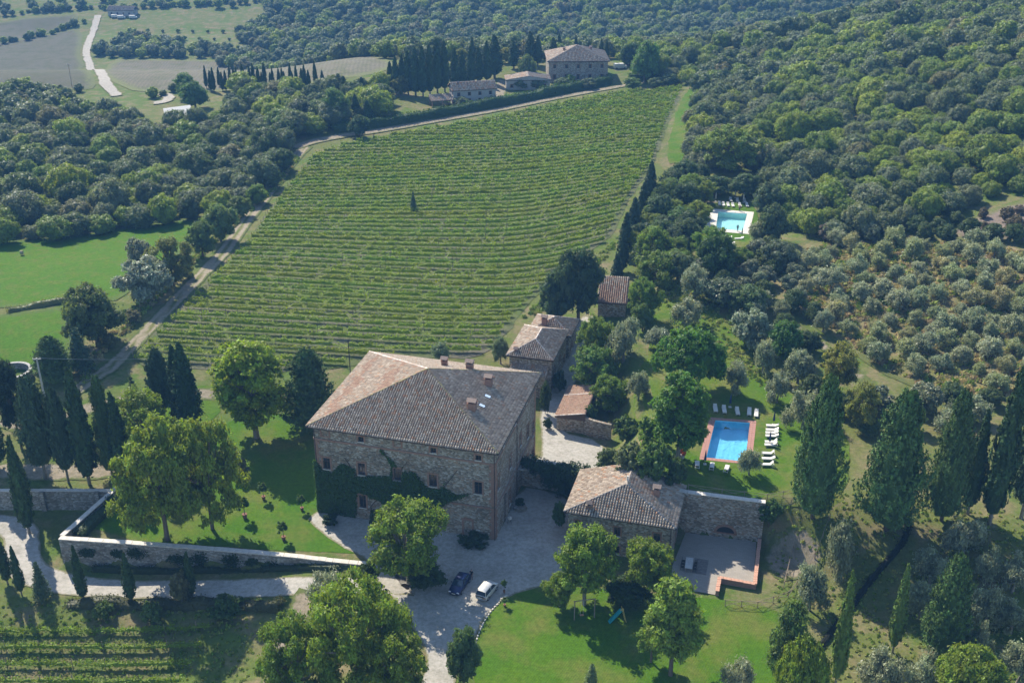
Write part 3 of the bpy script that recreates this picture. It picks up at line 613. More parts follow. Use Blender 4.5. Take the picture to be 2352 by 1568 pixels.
def jit(c, a=.15, r=random):
    f = 1 + r.uniform(-a, a); return (c[0] * f * (1 + r.uniform(-a, a) * .5), c[1] * f, c[2] * f * (1 + r.uniform(-a, a) * .5), 1)
KC = dict(broad=(.175, .255, .030), feather=(.185, .250, .034), tall=(.23, .325, .026), oak=(.115, .160, .062), shrub=(.115, .175, .042), willow=(.28, .31, .21), olive=(.27, .30, .175),
          cypress=(.055, .095, .034), broadcyp=(.068, .105, .048), darkcon=(.080, .132, .040), fir=(.08, .12, .055), mop=(.085, .175, .022), pine=(.17, .26, .040), wood=(.11, .16, .07))
def height_for(base, toppy):
    lo, hi = .3, 45
    for _ in range(40):
        m_ = .5 * (lo + hi)
        if proj((base[0], base[1], base[2] + m_))[1] > toppy: lo = m_
        else: hi = m_
    return lo
def plant(kind, name, pos, h, wd, label, cat='tree', group=None, color=None, idx=None, whole=False):
    pl = PROTO[kind]; crown, trunk, H, Wd = pl[random.randrange(len(pl)) if idx is None else idx % len(pl)]
    s = wd / Wd; sz = h / H; ax_ = random.uniform(.88, 1.14) if kind in ('olive', 'wood', 'oak') else 1.0; c = jit(color or KC.get(kind, (.06, .09, .04)), .07); rz = random.uniform(0, 6.28)
    if whole or trunk is None:
        o = link(name, crown, None, pos, rz, (s * ax_, s / ax_, sz)); o.color = c
    else:
        o = empty(name, pos, rz, (s * ax_, s / ax_, sz)); t = link('trunk', trunk, o); k = link('crown', crown, o); k.color = c
    tag(o, label, cat, group); return o
def tree(kind, name, bx, by, top, wpx, label, cat='tree', group=None, color=None, idx=None):
    """bx,by: foot of the stem on the ground; top: crown top; wpx: crown width (photo pixels, 2352 wide)"""
    p = G(bx, by); h = height_for(p, top); d = proj(p)[2]; return plant(kind, name, p, h, wpx * d / FPX, label, cat, group, color, idx)
def poisson(poly, spacing, rng, tries=9000):
    P = np.array(poly); lo, hi = P.min(0), P.max(0); c = rng.uniform(lo, hi, (tries, 2)); c = c[inpoly(c[:, 0], c[:, 1], poly)]; keep = []; grid = {}
    for p in c:
        k = (int(p[0] // spacing), int(p[1] // spacing)); ok = True
        for i in (-1, 0, 1):
            for j in (-1, 0, 1):
                for q in grid.get((k[0] + i, k[1] + j), ()):
                    if (q[0] - p[0]) ** 2 + (q[1] - p[1]) ** 2 < spacing * spacing: ok = False
        if ok: keep.append(p); grid.setdefault(k, []).append(p)
    return np.array(keep)

# ------------------------------------------------------------------ building kit
class Face:
    def __init__(s, o, r, n): s.o = Vector(o); s.r = Vector(r).normalized(); s.n = Vector(n).normalized()
    def pt(s, a, d, z): return s.o + s.r * a + s.n * d + Vector((0, 0, z))
    def slab(s, mb, a0, a1, z0, z1, d0, d1, mi=0):
        P = [s.pt(a, d, z) for z in (z0, z1) for a, d in ((a0, d0), (a1, d0), (a1, d1), (a0, d1))]
        mb.add(P, [[3, 2, 1, 0], [4, 5, 6, 7], [0, 1, 5, 4], [1, 2, 6, 5], [2, 3, 7, 6], [3, 0, 4, 7]], mi)
def wall_cells(mb, f, L, z0, H, ops, depth=.4):
    """wall face with real openings and reveals"""
    A = sorted({0, L, *[o[0] for o in ops], *[o[2] for o in ops]}); B = sorted({z0, H, *[o[1] for o in ops], *[o[3] for o in ops]})
    for i in range(len(A) - 1):
        for j in range(len(B) - 1):
            ca, cb = (A[i] + A[i + 1]) / 2, (B[j] + B[j + 1]) / 2
            if any(o[0] < ca < o[2] and o[1] < cb < o[3] for o in ops): continue
            mb.add([f.pt(A[i], 0, B[j]), f.pt(A[i + 1], 0, B[j]), f.pt(A[i + 1], 0, B[j + 1]), f.pt(A[i], 0, B[j + 1])], [[0, 1, 2, 3]])
    for a0, b0, a1, b1 in [o[:4] for o in ops]:
        c = [(a0, b0), (a1, b0), (a1, b1), (a0, b1)]
        for k in range(4):
            p, q = c[k], c[(k + 1) % 4]; mb.add([f.pt(p[0], 0, p[1]), f.pt(p[0], -depth, p[1]), f.pt(q[0], -depth, q[1]), f.pt(q[0], 0, q[1])], [[0, 1, 2, 3]])
        mb.add([f.pt(a0, -depth, b0), f.pt(a1, -depth, b0), f.pt(a1, -depth, b1), f.pt(a0, -depth, b1)], [[0, 1, 2, 3]])
def window(parent, f, a0, z0, a1, z1, surround=.28, door=False, shutters=False, mat=None):
    mb = MB(); t = .07; d0, d1 = -.30, -.22
    for q in ((a0, a0 + t, z0, z1), (a1 - t, a1, z0, z1), (a0 + t, a1 - t, z0, z0 + t), (a0 + t, a1 - t, z1 - t, z1), ((a0 + a1) / 2 - t / 2, (a0 + a1) / 2 + t / 2, z0 + t, z1 - t)): f.slab(mb, *q, d0, d1)
    if not door and z1 - z0 > 1.2: f.slab(mb, a0 + t, a1 - t, z0 + (z1 - z0) * .62, z0 + (z1 - z0) * .62 + t * .7, d0, d1 - .01)
    w_ = mb.build('door' if door else 'window', mat or MT['wood'], parent)
    c = (a0 + a1) / 2
    for k, (p, q) in enumerate(((a0 + t, c - t / 2), (c + t / 2, a1 - t))):
        mb = MB(); f.slab(mb, p, q, z0 + t, z1 - t, d0 + .02, d0 + .04); mb.build('panel' if door else 'pane', MT['redwood'] if door else MT['glass'], w_)
    if surround:
        mb = MB(); s_ = surround
        f.slab(mb, a0 - s_, a0, z0 - (.0 if door else s_ * .6), z1 + s_, .004, .05); f.slab(mb, a1, a1 + s_, z0 - (.0 if door else s_ * .6), z1 + s_, .004, .05); f.slab(mb, a0, a1, z1, z1 + s_, .004, .055)
        mb.build('surround', MT['brick'], w_)
        if not door:
            mb = MB(); f.slab(mb, a0 - .08, a1 + .08, z0 - .13, z0, -.2, .14); mb.build('sill', MT['coping'], w_)
    if shutters:
        for p, q in ((a0 - .62, a0 - .04), (a1 + .04, a1 + .62)):
            mb = MB(); f.slab(mb, p, q, z0, z1, .06, .11); mb.build('shutter', MT['redwood'], w_)
    return w_
def pmix(pal, rng, n, wts): return np.array(pal)[rng.choice(len(pal), n, p=np.array(wts) / sum(wts))] * rng.uniform(.84, 1.16, (n, 1))
GREY = [(.40, .315, .235), (.46, .37, .28), (.34, .265, .20), (.51, .42, .325), (.44, .29, .19), (.46, .26, .155)]
def tile_template(cw, co):
    V = []
    for s_, r_, dz in ((-.02, .41 * cw, .05), (co * 1.1, .35 * cw, .005)):
        for j in range(5): a = math.pi * j / 4; V.append((math.cos(a) * r_, s_, math.sin(a) * r_ * 1.05 + dz))
    F = []
    for j in range(4): F += [(j, j + 5, j + 6), (j, j + 6, j + 1)]
    F += [(0, 1, 2), (0, 2, 3), (0, 3, 4)]
    return np.array(V), np.array(F)
def tile_plane(roof, poly, cw, co, rng, wts, single=False, stripes=None, off=.03):
    P = np.array([tuple(p) for p in poly], float); e = P[1] - P[0]; L = np.linalg.norm(e); e = e / L
    nn = np.cross(P[1] - P[0], P[2] - P[0]); nn /= np.linalg.norm(nn); nn = nn if nn[2] > 0 else -nn
    s_ = np.cross(nn, e); s_ = s_ if s_[2] > 0 else -s_
    q = [((p - P[0]) @ e, (p - P[0]) @ s_) for p in P]; smax = max(b for a, b in q)
    amin = min(a for a, b in q); amax = max(a for a, b in q)
    ca = np.arange(amin + cw / 2, amax, cw); cs = np.arange(0, smax, co); A, B = np.meshgrid(ca, cs)
    k = inpoly(A.ravel(), B.ravel() + co * .5, q) ; A = A.ravel()[k]; B = B.ravel()[k]
    Vt, Ft = tile_template(cw, co); n = len(A)
    colr = pmix(GREY, rng, n, wts)
    if stripes:      # replaced courses of newer orange tile
        f = nz(A, B, 1.0, 2) * .35 + stripes(A, B); colr = np.where((f > .6)[:, None], pmix([(.37, .235, .16), (.35, .22, .155), (.39, .27, .19)], rng, n, [1, 1, 1]), colr)
    jit_ = rng.normal(0, .012, (n, 3)) * np.array([1, 1, .5])
    keep = np.ones(n, bool)
    if single:       # the front eave course stands as tiles of its own
        keep = B > co * .5
        me = mkmesh('tile', Vt[:, :1] * e + Vt[:, 1:2] * s_ + Vt[:, 2:] * nn, Ft, [MT['tileobj']])
        for a, b, c in zip(A[~keep], B[~keep], colr[~keep]):
            o = link('tile', me, roof, P[0] + a * e + (b - .1) * s_ + off * nn); o.color = (*c, 1)
    A, B, colr, jit_ = A[keep], B[keep], colr[keep], jit_[keep]; n = len(A)
    base = P[0] + A[:, None] * e + B[:, None] * s_ + off * nn
    V = base[:, None, :] + (Vt[None, :, 0:1] + jit_[:, None, 0:1]) * e + Vt[None, :, 1:2] * s_ + (Vt[None, :, 2:3] + np.abs(jit_[:, None, 2:3])) * nn
    F = (Ft[None] + (np.arange(n) * len(Vt))[:, None, None]).reshape(-1, 3)
    cc = np.repeat(np.column_stack([colr, np.ones(n)]), len(Vt), 0)
    o = link('roof_tiles', mkmesh('roof_tiles', V.reshape(-1, 3), F, [MT['tile']], {'tcol': ('FLOAT_COLOR', cc)}), roof); o['kind'] = 'stuff'
def ridge(roof, a, b, rng, pal, step=.46, r=.15):
    a, b = Vector(a), Vector(b); d = b - a; L = d.length; n = max(1, int(L / step)); q = d.to_track_quat('Y', 'Z')
    Vt, Ft = tile_template(r * 2.3, step); me = mkmesh('ridge_tile', Vt, Ft, [MT['tileobj']])
    for i in range(n):
        o = link('ridge_tile', me, roof, a + d * ((i) / n) + Vector((0, 0, .07))); o.rotation_mode = 'QUATERNION'; o.rotation_quaternion = q
        c = pal[rng.integers(len(pal))]; f = rng.uniform(.8, 1.2); o.color = (c[0] * f, c[1] * f, c[2] * f, 1)
LICH = [(.42, .33, .17), (.38, .30, .18), (.46, .36, .16), (.36, .26, .17)]; PALE = [(.55, .48, .42), (.48, .38, .31), (.58, .52, .46)]; GRY = [(.36, .32, .28), (.30, .26, .23), (.42, .36, .31)]
def chimney(roof, c, w_, d_, h, cap='tile'):
    mb = MB(); x, y, z = c
    mb.box((x, y, z + h / 2 - .4), (w_, d_, h + .8), 0); mb.box((x, y, z + h + .04), (w_ + .22, d_ + .22, .1), 0)
    for sx in (-1, 1):
        for sy in (-1, 1): mb.box((x + sx * (w_ / 2 - .1), y + sy * (d_ / 2 - .1), z + h + .24), (.18, .18, .3), 0)
    mb.box((x, y, z + h + .2), (w_ - .4, d_ - .4, .22), 2)
    hw, hd = w_ / 2 + .16, d_ / 2 + .16; zt = z + h + .39
    mb.add([(x - hw, y - hd, zt), (x + hw, y - hd, zt), (x + hw, y + hd, zt), (x - hw, y + hd, zt), (x - hw, y, zt + .38), (x + hw, y, zt + .38)], [[0, 1, 5, 4], [2, 3, 4, 5], [1, 2, 5], [3, 0, 4], [3, 2, 1, 0]], 1)
    return mb.build('chimney', [MT['brick'], MT['oldtile'], MT['metal']], roof)
def roof_base(parent, planes, zb, per, name='roof'):
    mb = MB(); n = len(per)
    for pl in planes: mb.add([Vector(p) - Vector((0, 0, .01)) for p in pl], [list(range(len(pl)))], 0)
    lo = [Vector((p[0], p[1], zb)) for p in per]; hi = [Vector(p) - Vector((0, 0, .012)) for p in per]
    for i in range(n): j = (i + 1) % n; mb.add([lo[i], lo[j], hi[j], hi[i]], [[0, 1, 2, 3]], 1)
    mb.add(lo, [list(range(n))[::-1]], 1)
    return mb.build(name, [MT['roofbase'], MT['wood']], parent)
def gutter(parent, pts, r=.09):
    MB().tube(pts, r, 6).build('gutter', MT['pipe'], parent)
def pipe(parent, f, a, z0, z1, d=.1, r=.06):
    MB().tube([f.pt(a, d + .25, z1 + .1), f.pt(a, d, z1 - .4), f.pt(a, d, z0)], r, 6).build('drainpipe', MT['pipe'], parent)

# ------------------------------------------------------------------ the stone villa
rng = R_(3)
villa = empty('stone_villa', (*HO, 0), HR); tag(villa, 'large square stone villa with hipped tile roof and ivy on its front', 'house')
W_, D_, WH, EH, OH, AP = 27.2, 23.2, 14.78, 15.0, .72, 20.0
fF = Face((0, 0, 0), (1, 0, 0), (0, -1, 0)); fR = Face((W_, 0, 0), (0, 1, 0), (1, 0, 0)); fB = Face((W_, D_, 0), (-1, 0, 0), (0, 1, 0)); fL = Face((0, D_, 0), (0, -1, 0), (-1, 0, 0))
OPF = [(6.9, 13.35, 7.75, 14.15), (17.8, 13.25, 18.65, 14.05), (24.4, 13.1, 25.25, 13.9),
       (1.15, 7.8, 2.25, 9.7), (6.6, 7.7, 7.7, 9.7), (17.45, 7.6, 18.6, 9.6), (24.15, 7.5, 25.3, 9.5), (12.1, 7.7, 13.2, 9.7),
       (6.45, 2.0, 7.5, 4.2), (12.2, 2.0, 13.3, 4.2), (17.5, 2.0, 18.6, 4.2)]
OPR = [(1.2, 7.6, 2.2, 10.0), (7.6, 7.2, 8.6, 9.5), (13.4, 7.6, 14.4, 9.8), (17.9, 6.4, 18.9, 8.9), (21.2, 4.8, 22.2, 7.6), (7.3, 1.0, 8.3, 3.7), (17.9, 1.0, 18.9, 3.3), (4.0, 13.1, 4.8, 13.9), (10.4, 13.1, 11.2, 13.9), (17.0, 13.1, 17.8, 13.9)]
DOR = [(21.2, .15, 22.4, 2.5)]
for f, L, ops in ((fF, W_, OPF), (fR, D_, OPR + DOR), (fB, W_, []), (fL, D_, [(4, 7.6, 5.1, 9.6), (11, 7.6, 12.1, 9.6), (18, 7.6, 19.1, 9.6)])):
    mb = MB(); wall_cells(mb, f, L, -1.5, WH, ops); mb.build('wall', MT['stone'], villa)
for o in OPF: window(villa, fF, *o, surround=.26)
for o in OPR: window(villa, fR, *o, surround=.24)
for o in [(4, 7.6, 5.1, 9.6), (11, 7.6, 12.1, 9.6), (18, 7.6, 19.1, 9.6)]: window(villa, fL, *o)
for o in DOR: window(villa, fR, *o, door=True)
for a0, a1 in ((1.3, 2.4), (12.4, 13.4)):                       # walled-up attic openings
    mb = MB(); fF.slab(mb, a0 - .25, a0, 13.2, 14.6, .004, .05); fF.slab(mb, a1, a1 + .25, 13.2, 14.6, .004, .05); fF.slab(mb, a0, a1, 13.2, 13.4, .004, .05); mb.build('blind_window', MT['brick'], villa)
mb = MB(); fF.slab(mb, 22.2, 22.5, 0, 3.0, .004, .05); fF.slab(mb, 23.7, 24.0, 0, 3.0, .004, .05); fF.slab(mb, 22.5, 23.7, 2.7, 3.1, .004, .05); mb.build('blind_doorway', MT['brick'], villa)
mb = MB(); fF.slab(mb, 24.35, 24.95, 1.15, 1.42, .02, .05); mb.build('name_plate', MT['white'], villa)
for z_, h_ in ((12.6, .3), (5.2, .28)):
    for f, L in ((fF, W_), (fR, D_), (fL, D_)):
        mb = MB(); f.slab(mb, 0 if f is fF else .12, L, z_, z_ + h_, .006, .12); mb.build('string_course', MT['brick'], villa)
for f, a in ((fF, 0), (fF, W_ - .85), (fR, 0.14), (fR, D_ - .85), (fL, 0.1)):      # brick corner strips
    mb = MB(); z_ = -1.0; i = 0
    while z_ < 12.5:
        d_ = .85 if i % 2 else .55; a0 = a if a < 2 else a + .85 - d_; top = min(z_ + .55, 12.55)
        if not (z_ < 5.5 < top or z_ < 5.2 < top): f.slab(mb, a0, a0 + d_, z_, top, .004, .06)
        elif mb.v: mb.build('corner_quoin', MT['brick'], villa); mb = MB()
        z_ += .56; i += 1
    mb.build('corner_quoin', MT['brick'], villa)
E0, E1, E2, E3 = (-OH, -OH, EH), (W_ + OH, -OH, EH), (W_ + OH, D_ + OH, EH), (-OH, D_ + OH, EH); APX = (W_ / 2, D_ / 2, AP)
planes = [(E0, E1, APX), (E1, E2, APX), (E2, E3, APX), (E3, E0, APX)]
vroof = roof_base(villa, planes, EH - .24, [E0, E1, E2, E3])
tile_plane(vroof, planes[0], .36, .42, rng, [3, 3, 2, 3, 1.3, .9], single=True)
tile_plane(vroof, planes[1], .36, .42, rng, [4, 3, 4, 2, .4, .15])
tile_plane(vroof, planes[2], .36, .42, rng, [3, 4, 1, 4, .5, .2])
tile_plane(vroof, planes[3], .36, .42, rng, [3, 2, 4, .6, .8, .4], stripes=lambda a, b: .12 + .40 * np.sin(b * .5 + .3) ** 2)
for c_, pal in ((E0, LICH), (E1, LICH), (E2, LICH), (E3, PALE)): ridge(vroof, c_, APX, rng, pal)
for q in (E0, E1), (E1, E2), (E3, E0): gutter(vroof, [Vector(q[0]) + Vector((0, 0, -.08)), Vector(q[1]) + Vector((0, 0, -.08))])
def vz(x, y): return EH + (AP - EH) * min((x + OH) / (W_ / 2 + OH), (W_ + OH - x) / (W_ / 2 + OH), (y + OH) / (D_ / 2 + OH), (D_ + OH - y) / (D_ / 2 + OH))
for x, y, w_, d_, h_ in ((14.2, 17.6, .8, .8, 1.0), (18.3, 17.4, 1.0, .9, 1.1), (22.2, 14.3, 1.0, 1.0, 1.3), (22.0, 6.6, 1.1, 1.0, 1.2)): chimney(vroof, (x, y, vz(x, y)), w_, d_, h_)
for x, y in ((22.9, 11.3), (22.9, 8.4)):
    sl_ = math.atan2(AP - EH, W_ / 2 + OH); mb = MB(); R3 = Matrix.Rotation(sl_, 3, 'Y'); c = Vector((x, y, vz(x, y) + .16))
    mb.box(c, (1.0, .75, .14), 0, rot=R3); mb.box(c + R3 @ Vector((0, 0, .08)), (.84, .6, .03), 1, rot=R3); mb.build('skylight', [MT['metal'], plain('skylight_glass', (.45, .55, .65), .1, spec=.8)], vroof)
pipe(villa, fF, .15, 0, WH); pipe(villa, fF, W_ - .05, 0, WH); pipe(villa, fR, 11.6, 0, WH); pipe(villa, fR, 4.8, 0, 5.0)
# small railed landing on the right wall
mb = MB(); fR.slab(mb, 12.4, 15.2, 4.2, 4.45, .01, 1.7); mb.build('landing', MT['stone2'], villa)
mb = MB()
for k in range(8): p = fR.pt(12.5 + k * .37, 1.6, 4.45); mb.tube([p, p + Vector((0, 0, 1))], .02, 5)
mb.bar(fR.pt(12.4, 1.6, 5.45), fR.pt(15.2, 1.6, 5.45), .04, .04); mb.build('railing', MT['metal'], villa)

# ivy on the front and the corner
IVY = [(-.4, 9.4), (.2, 9.2), (1.0, 7.6), (2.5, 7.5), (4.1, 9.2), (6.1, 8.7), (6.3, 7.4), (8.0, 7.8), (11.5, 8.4), (11.7, 10.0), (11.2, 11.3), (10.0, 12.3), (10.5, 12.7), (11.3, 11.7), (12.2, 10.8), (12.8, 9.7), (13.8, 10.5), (13.3, 9.5), (15.5, 9.6), (16.2, 8.6), (17.1, 7.4), (18.9, 7.3), (21.8, 11.0), (19.5, 7.9), (21.2, 6.9), (23.7, 7.3), (21.3, 5.8), (19.8, 4.9), (18.5, 3.4), (13.2, 3.1), (10.7, 2.8), (9.6, 3.8), (8.2, 3.8), (7.8, 4.4), (6.2, 4.5), (6.0, 1.8), (5.8, .0), (-.4, .0)]
def surf_leaves(n, fn, lsize, rng, mat, name, depth=.25):
    c = Cloud(); P, Nn = fn(n); c.leaves(tris(P + Nn * (rng.random((len(P), 1)) ** 1.5) * depth, Nn + rng.normal(size=P.shape) * .55, lsize * rng.uniform(.6, 1.3, len(P)), rng), np.clip(rng.normal(.5, .2, len(P)), 0, 1)); return c.mesh(name, mat)
def ivy_pts(n):
    a = rng.uniform(-.4, 24, n * 3); z_ = rng.uniform(0, 12.8, n * 3); k = inpoly(a, z_, IVY)
    for o in OPF: k &= ~((a > o[0] - .2) & (a < o[2] + .2) & (z_ > o[1] - .1) & (z_ < o[3] + .2))
    dd = dpoly(a, z_, IVY); k &= rng.random(len(a)) < S((dd + .25) / .8) * .9 + .1
    a, z_, dd = a[k], z_[k], dd[k]; P = np.stack([a, -.02 - np.clip(dd, 0, .35) * .5, z_], -1); return P, np.tile([0, -1.0, .25], (len(P), 1))
ivy = empty('ivy', (*hl(2, 0), 0)); tag(ivy, 'dark ivy climbing over the lower front wall of the villa', 'ivy')
o = link('leaves', surf_leaves(13000, ivy_pts, .19, rng, MT['leaf'], 'leaves'), ivy, (-2, 0, 0)); o.color = (.065, .122, .030, 1)
ivy.rotation_euler = (0, 0, HR)
def ivy_side(n):
    y = rng.random(n) * 2.2; z_ = rng.random(n) * 9.0; k = y < 2.2 * (1 - z_ / 9.4) + .2; return np.stack([np.full(k.sum(), -.03), y[k] - .3, z_[k]], -1), np.tile([-1.0, 0, .25], (k.sum(), 1))
o = link('leaves', surf_leaves(1800, ivy_side, .19, rng, MT['leaf'], 'leaves'), ivy, (-2, 0, 0)); o.color = (.065, .122, .030, 1)
mb = MB()
for pts in ([(8.3, .3), (8.2, 2.4), (8.9, 3.4), (10.5, 4.6), (11.6, 7.5), (11.9, 10), (10.4, 12.4)], [(19.0, 6.8), (20.2, 8.6), (21.7, 10.9)], [(20, 6.2), (22, 6.9), (23.6, 7.3)], [(5.8, 8.0), (5.2, 9.3), (4.6, 10.2)], [(13, 9.0), (13.6, 10.2), (14.2, 11.0)]):
    mb.tube([(a - 2, -.06, z_) for a, z_ in pts], [.11 - .07 * i / len(pts) for i in range(len(pts))], 5)
mb.build('stem', MT['bark'], ivy)

# ------------------------------------------------------------------ generic house with front hip and rear gable
def hip_house(name, label, org, rz, W, D, EHt, RH, ridge_y0, ridge_y1, ops_f, ops_r, wallmat, tilew=.36, wts=(3, 3, 2, 3, .8, .4), pal=GRY, oh=.45, chims=(), base=-1.5, single=False, hipback=False, zb=0.0, surround=.2):
    h = empty(name, (*org, zb), rz); tag(h, label, 'house')
    f1 = Face((0, 0, 0), (1, 0, 0), (0, -1, 0)); f2 = Face((W, 0, 0), (0, 1, 0), (1, 0, 0)); f3 = Face((W, D, 0), (-1, 0, 0), (0, 1, 0)); f4 = Face((0, D, 0), (0, -1, 0), (-1, 0, 0))
    for f, L, ops in ((f1, W, ops_f), (f2, D, ops_r), (f3, W, []), (f4, D, [])):
        mb = MB(); wall_cells(mb, f, L, base, EHt - .15, [o[:4] for o in ops])
        if f is f3 and not hipback: mb.add([f.pt(0, 0, EHt - .15), f.pt(W, 0, EHt - .15), f.pt(W / 2, 0, RH - .2)], [[0, 1, 2]])
        mb.build('wall', wallmat, h)
    for f, ops in ((f1, ops_f), (f2, ops_r)):
        for o in ops: window(h, f, *o[:4], surround=surround, door=len(o) > 4)
    e0, e1, e2, e3 = (-oh, -oh, EHt), (W + oh, -oh, EHt), (W + oh, D + oh, EHt), (-oh, D + oh, EHt)
    r0 = (W / 2, ridge_y0, RH); r1 = (W / 2, ridge_y1 if hipback else D + oh, RH)
    pls = [(e0, e1, r0)] if ridge_y0 > 0 else []
    if ridge_y0 <= 0: r0 = (W / 2, -oh, RH)
    pls += [(e1, e2, r1, r0), (e3, e0, r0, r1)]
    if hipback: pls.append((e2, e3, r1))
    per = [e0, e1, e2, e3]
    rf = roof_base(h, pls, EHt - .2, per)
    if not hipback:
        mb = MB(); mb.add([e2, e3, r1], [[0, 1, 2]]); mb.build('gable', wallmat, rf)
    if ridge_y0 <= 0:
        mb = MB(); mb.add([e0, e1, r0], [[0, 1, 2]]); mb.build('gable', wallmat, rf)
    for i, pl in enumerate(pls): tile_plane(rf, pl, tilew, tilew * 1.15, rng, wts, single=(single and i == 0))
    ridge(rf, r1, r0, rng, pal)
    if ridge_y0 > 0:
        ridge(rf, e0, r0, rng, pal); ridge(rf, e1, r0, rng, pal)
    if hipback: ridge(rf, e2, r1, rng, pal); ridge(rf, e3, r1, rng, pal)
    gutter(rf, [Vector(e0) + Vector((0, 0, -.06)), Vector(e1) + Vector((0, 0, -.06))], .07); gutter(rf, [Vector(e1) + Vector((0, 0, -.06)), Vector(e2) + Vector((0, 0, -.06))], .07)
    for c in chims: chimney(rf, c[:3], *c[3:])
    return h, rf, f1, f2
sm_o = np.array([7.24, 131.71]) + .5 * HU + .5 * HV
sm, smr, sf1, sf2 = hip_house('stone_cottage', 'smaller stone cottage with hipped tile roof beside the walled patio', sm_o, HR, 14.7, 10.2, 6.3, 8.75, 4.9, 0,
    [(1.0, 3.6, 1.85, 4.9), (6.6, 3.3, 7.5, 4.8), (12.1, 3.3, 13.1, 4.8), (6.6, .3, 7.5, 1.6), (10.2, -.1, 11.2, 2.1, 'd')], [(4.2, .0, 5.2, 2.1, 'd'), (7.0, 3.4, 7.9, 4.7)], MT['stone'], chims=((11.6, 5.2, 7.3, .9, .8, 1.3), (2.9, .5, 6.7, .55, .5, .7)), single=True, oh=.5, tilew=.38)
MB().tube([(7.35, 5.4, 8.7), (7.35, 5.4, 9.9)], .12, 8).build('flue', MT['white'], smr)
pipe(sm, sf1, 14.5, 0, 6.1, r=.05)
# long house behind the villa
b3_o = np.array(at(1163.6, 816, 7.4)[:2]) + .4 * HU + .4 * HV
b3, b3r, q1, q2 = hip_house('lane_house', 'long stone house with pale ridge tiles between villa and vineyard', b3_o, HR, 7.6, 12.0, 7.4, 9.1, 3.8, 8.3, [], [(2.0, 3.4, 2.9, 4.8), (6.4, 3.4, 7.3, 4.8), (9.6, .8, 10.7, 3.0, 'd')], MT['stone'], hipback=True, pal=PALE, wts=(3, 3, 4, 2, .9, .5), chims=((1.0, .7, 7.6, .5, .5, .4),))
tile_plane(b3r, [(.4, -2.2, 4.9), (7.2, -2.2, 4.9), (7.2, -.02, 5.9), (.4, -.02, 5.9)], .36, .42, rng, (3, 3, 3, 2, .9, .5))
mb = MB(); mb.add([(.4, -2.2, 4.86), (7.2, -2.2, 4.86), (7.2, -.02, 5.86), (.4, -.02, 5.86)], [[0, 1, 2, 3]]); mb.add([(.6, -2.0, 4.8), (7.0, -2.0, 4.8), (7.0, -2.0, -.5), (.6, -2.0, -.5)], [[0, 1, 2, 3]]); mb.add([(7.0, -2.0, 4.8), (7.0, 0, 5.8), (7.0, 0, -.5), (7.0, -2.0, -.5)], [[0, 1, 2, 3]]); mb.build('lean_to', MT['stone'], b3)
b4_o = b3_o + 12.5 * HV + .6 * HU
hip_house('rear_house', 'low stone house with brown roof and chimney behind the lane house', b4_o, HR, 7.4, 7.0, 6.3, 8.1, 3.4, 3.6, [], [(2, 2.4, 2.9, 3.7)], MT['stone'], pal=PALE, wts=(3, 2, 4, 2, 1.5, .9), chims=((2.4, 1.2, 7.0, .9, .8, 1.7),), hipback=True)
# shed with orange roof in the yard, its wall running on as a bank wall
shed = empty('yard_shed', (7.5, 164.75, .1), HR); tag(shed, 'low stone shed with orange mono-pitch tile roof beside the gravel yard', 'shed')
mb = MB(); mb.add([(0, 0, -1), (4.6, 0, -1), (4.6, 0, 3.6), (0, 0, 2.6)], [[0, 1, 2, 3]]); mb.add([(0, 10.5, -1), (0, 0, -1), (0, 0, 2.6), (0, 10.5, 2.6)], [[0, 1, 2, 3]]); mb.add([(4.6, 0, -1), (4.6, 10.5, -1), (4.6, 10.5, 3.6), (4.6, 0, 3.6)], [[0, 1, 2, 3]]); mb.add([(4.6, 10.5, -1), (0, 10.5, -1), (0, 10.5, 2.6), (4.6, 10.5, 3.6)], [[0, 1, 2, 3]]); mb.build('wall', MT['stone'], shed)
pl = [(-.3, 10.8, 2.72), (-.3, -.3, 2.72), (4.9, -.3, 3.85), (4.9, 10.8, 3.85)]
sr = roof_base(shed, [pl], 2.55, pl); tile_plane(sr, pl, .34, .4, rng, (.2, .2, .1, .2, 2, 5), stripes=lambda a, b: .75 + 0 * a)
ridge(sr, (-.3, -.28, 2.75), (4.9, -.28, 3.88), rng, PALE); ridge(sr, (-.3, 7.0, 2.78), (4.9, 7.0, 3.9), rng, PALE)
# upper barn under the trees
bn = empty('upper_barn', (17.0, 204.2, float(T(18, 206))), rad(-8)); tag(bn, 'small barn with striped red and grey tile roof under the trees', 'barn')
mb = MB(); mb.add([(0, 0, -1), (5.4, 0, -1), (5.4, 0, 3.2), (0, 0, 3.0)], [[0, 1, 2, 3]]); mb.add([(0, 9, -1), (0, 0, -1), (0, 0, 3.0), (0, 9, 4.6)], [[0, 1, 2, 3]]); mb.add([(5.4, 0, -1), (5.4, 9, -1), (5.4, 9, 4.6), (5.4, 0, 3.2)], [[0, 1, 2, 3]]); mb.add([(5.4, 9, -1), (0, 9, -1), (0, 9, 4.6), (5.4, 9, 4.6)], [[0, 1, 2, 3]]); mb.build('wall', MT['stone'], bn)
pl = [(-.3, -.4, 3.2), (5.7, -.4, 3.2), (5.7, 9.3, 4.9), (-.3, 9.3, 4.9)]
r2 = roof_base(bn, [pl], 3.0, pl); tile_plane(r2, pl, .42, .46, rng, (2, 2, 2, 2, 1, 1), stripes=lambda a, b: .15 + .75 * (b < 6.2) * (nz(a, b * .1, .8, 3) > .25))

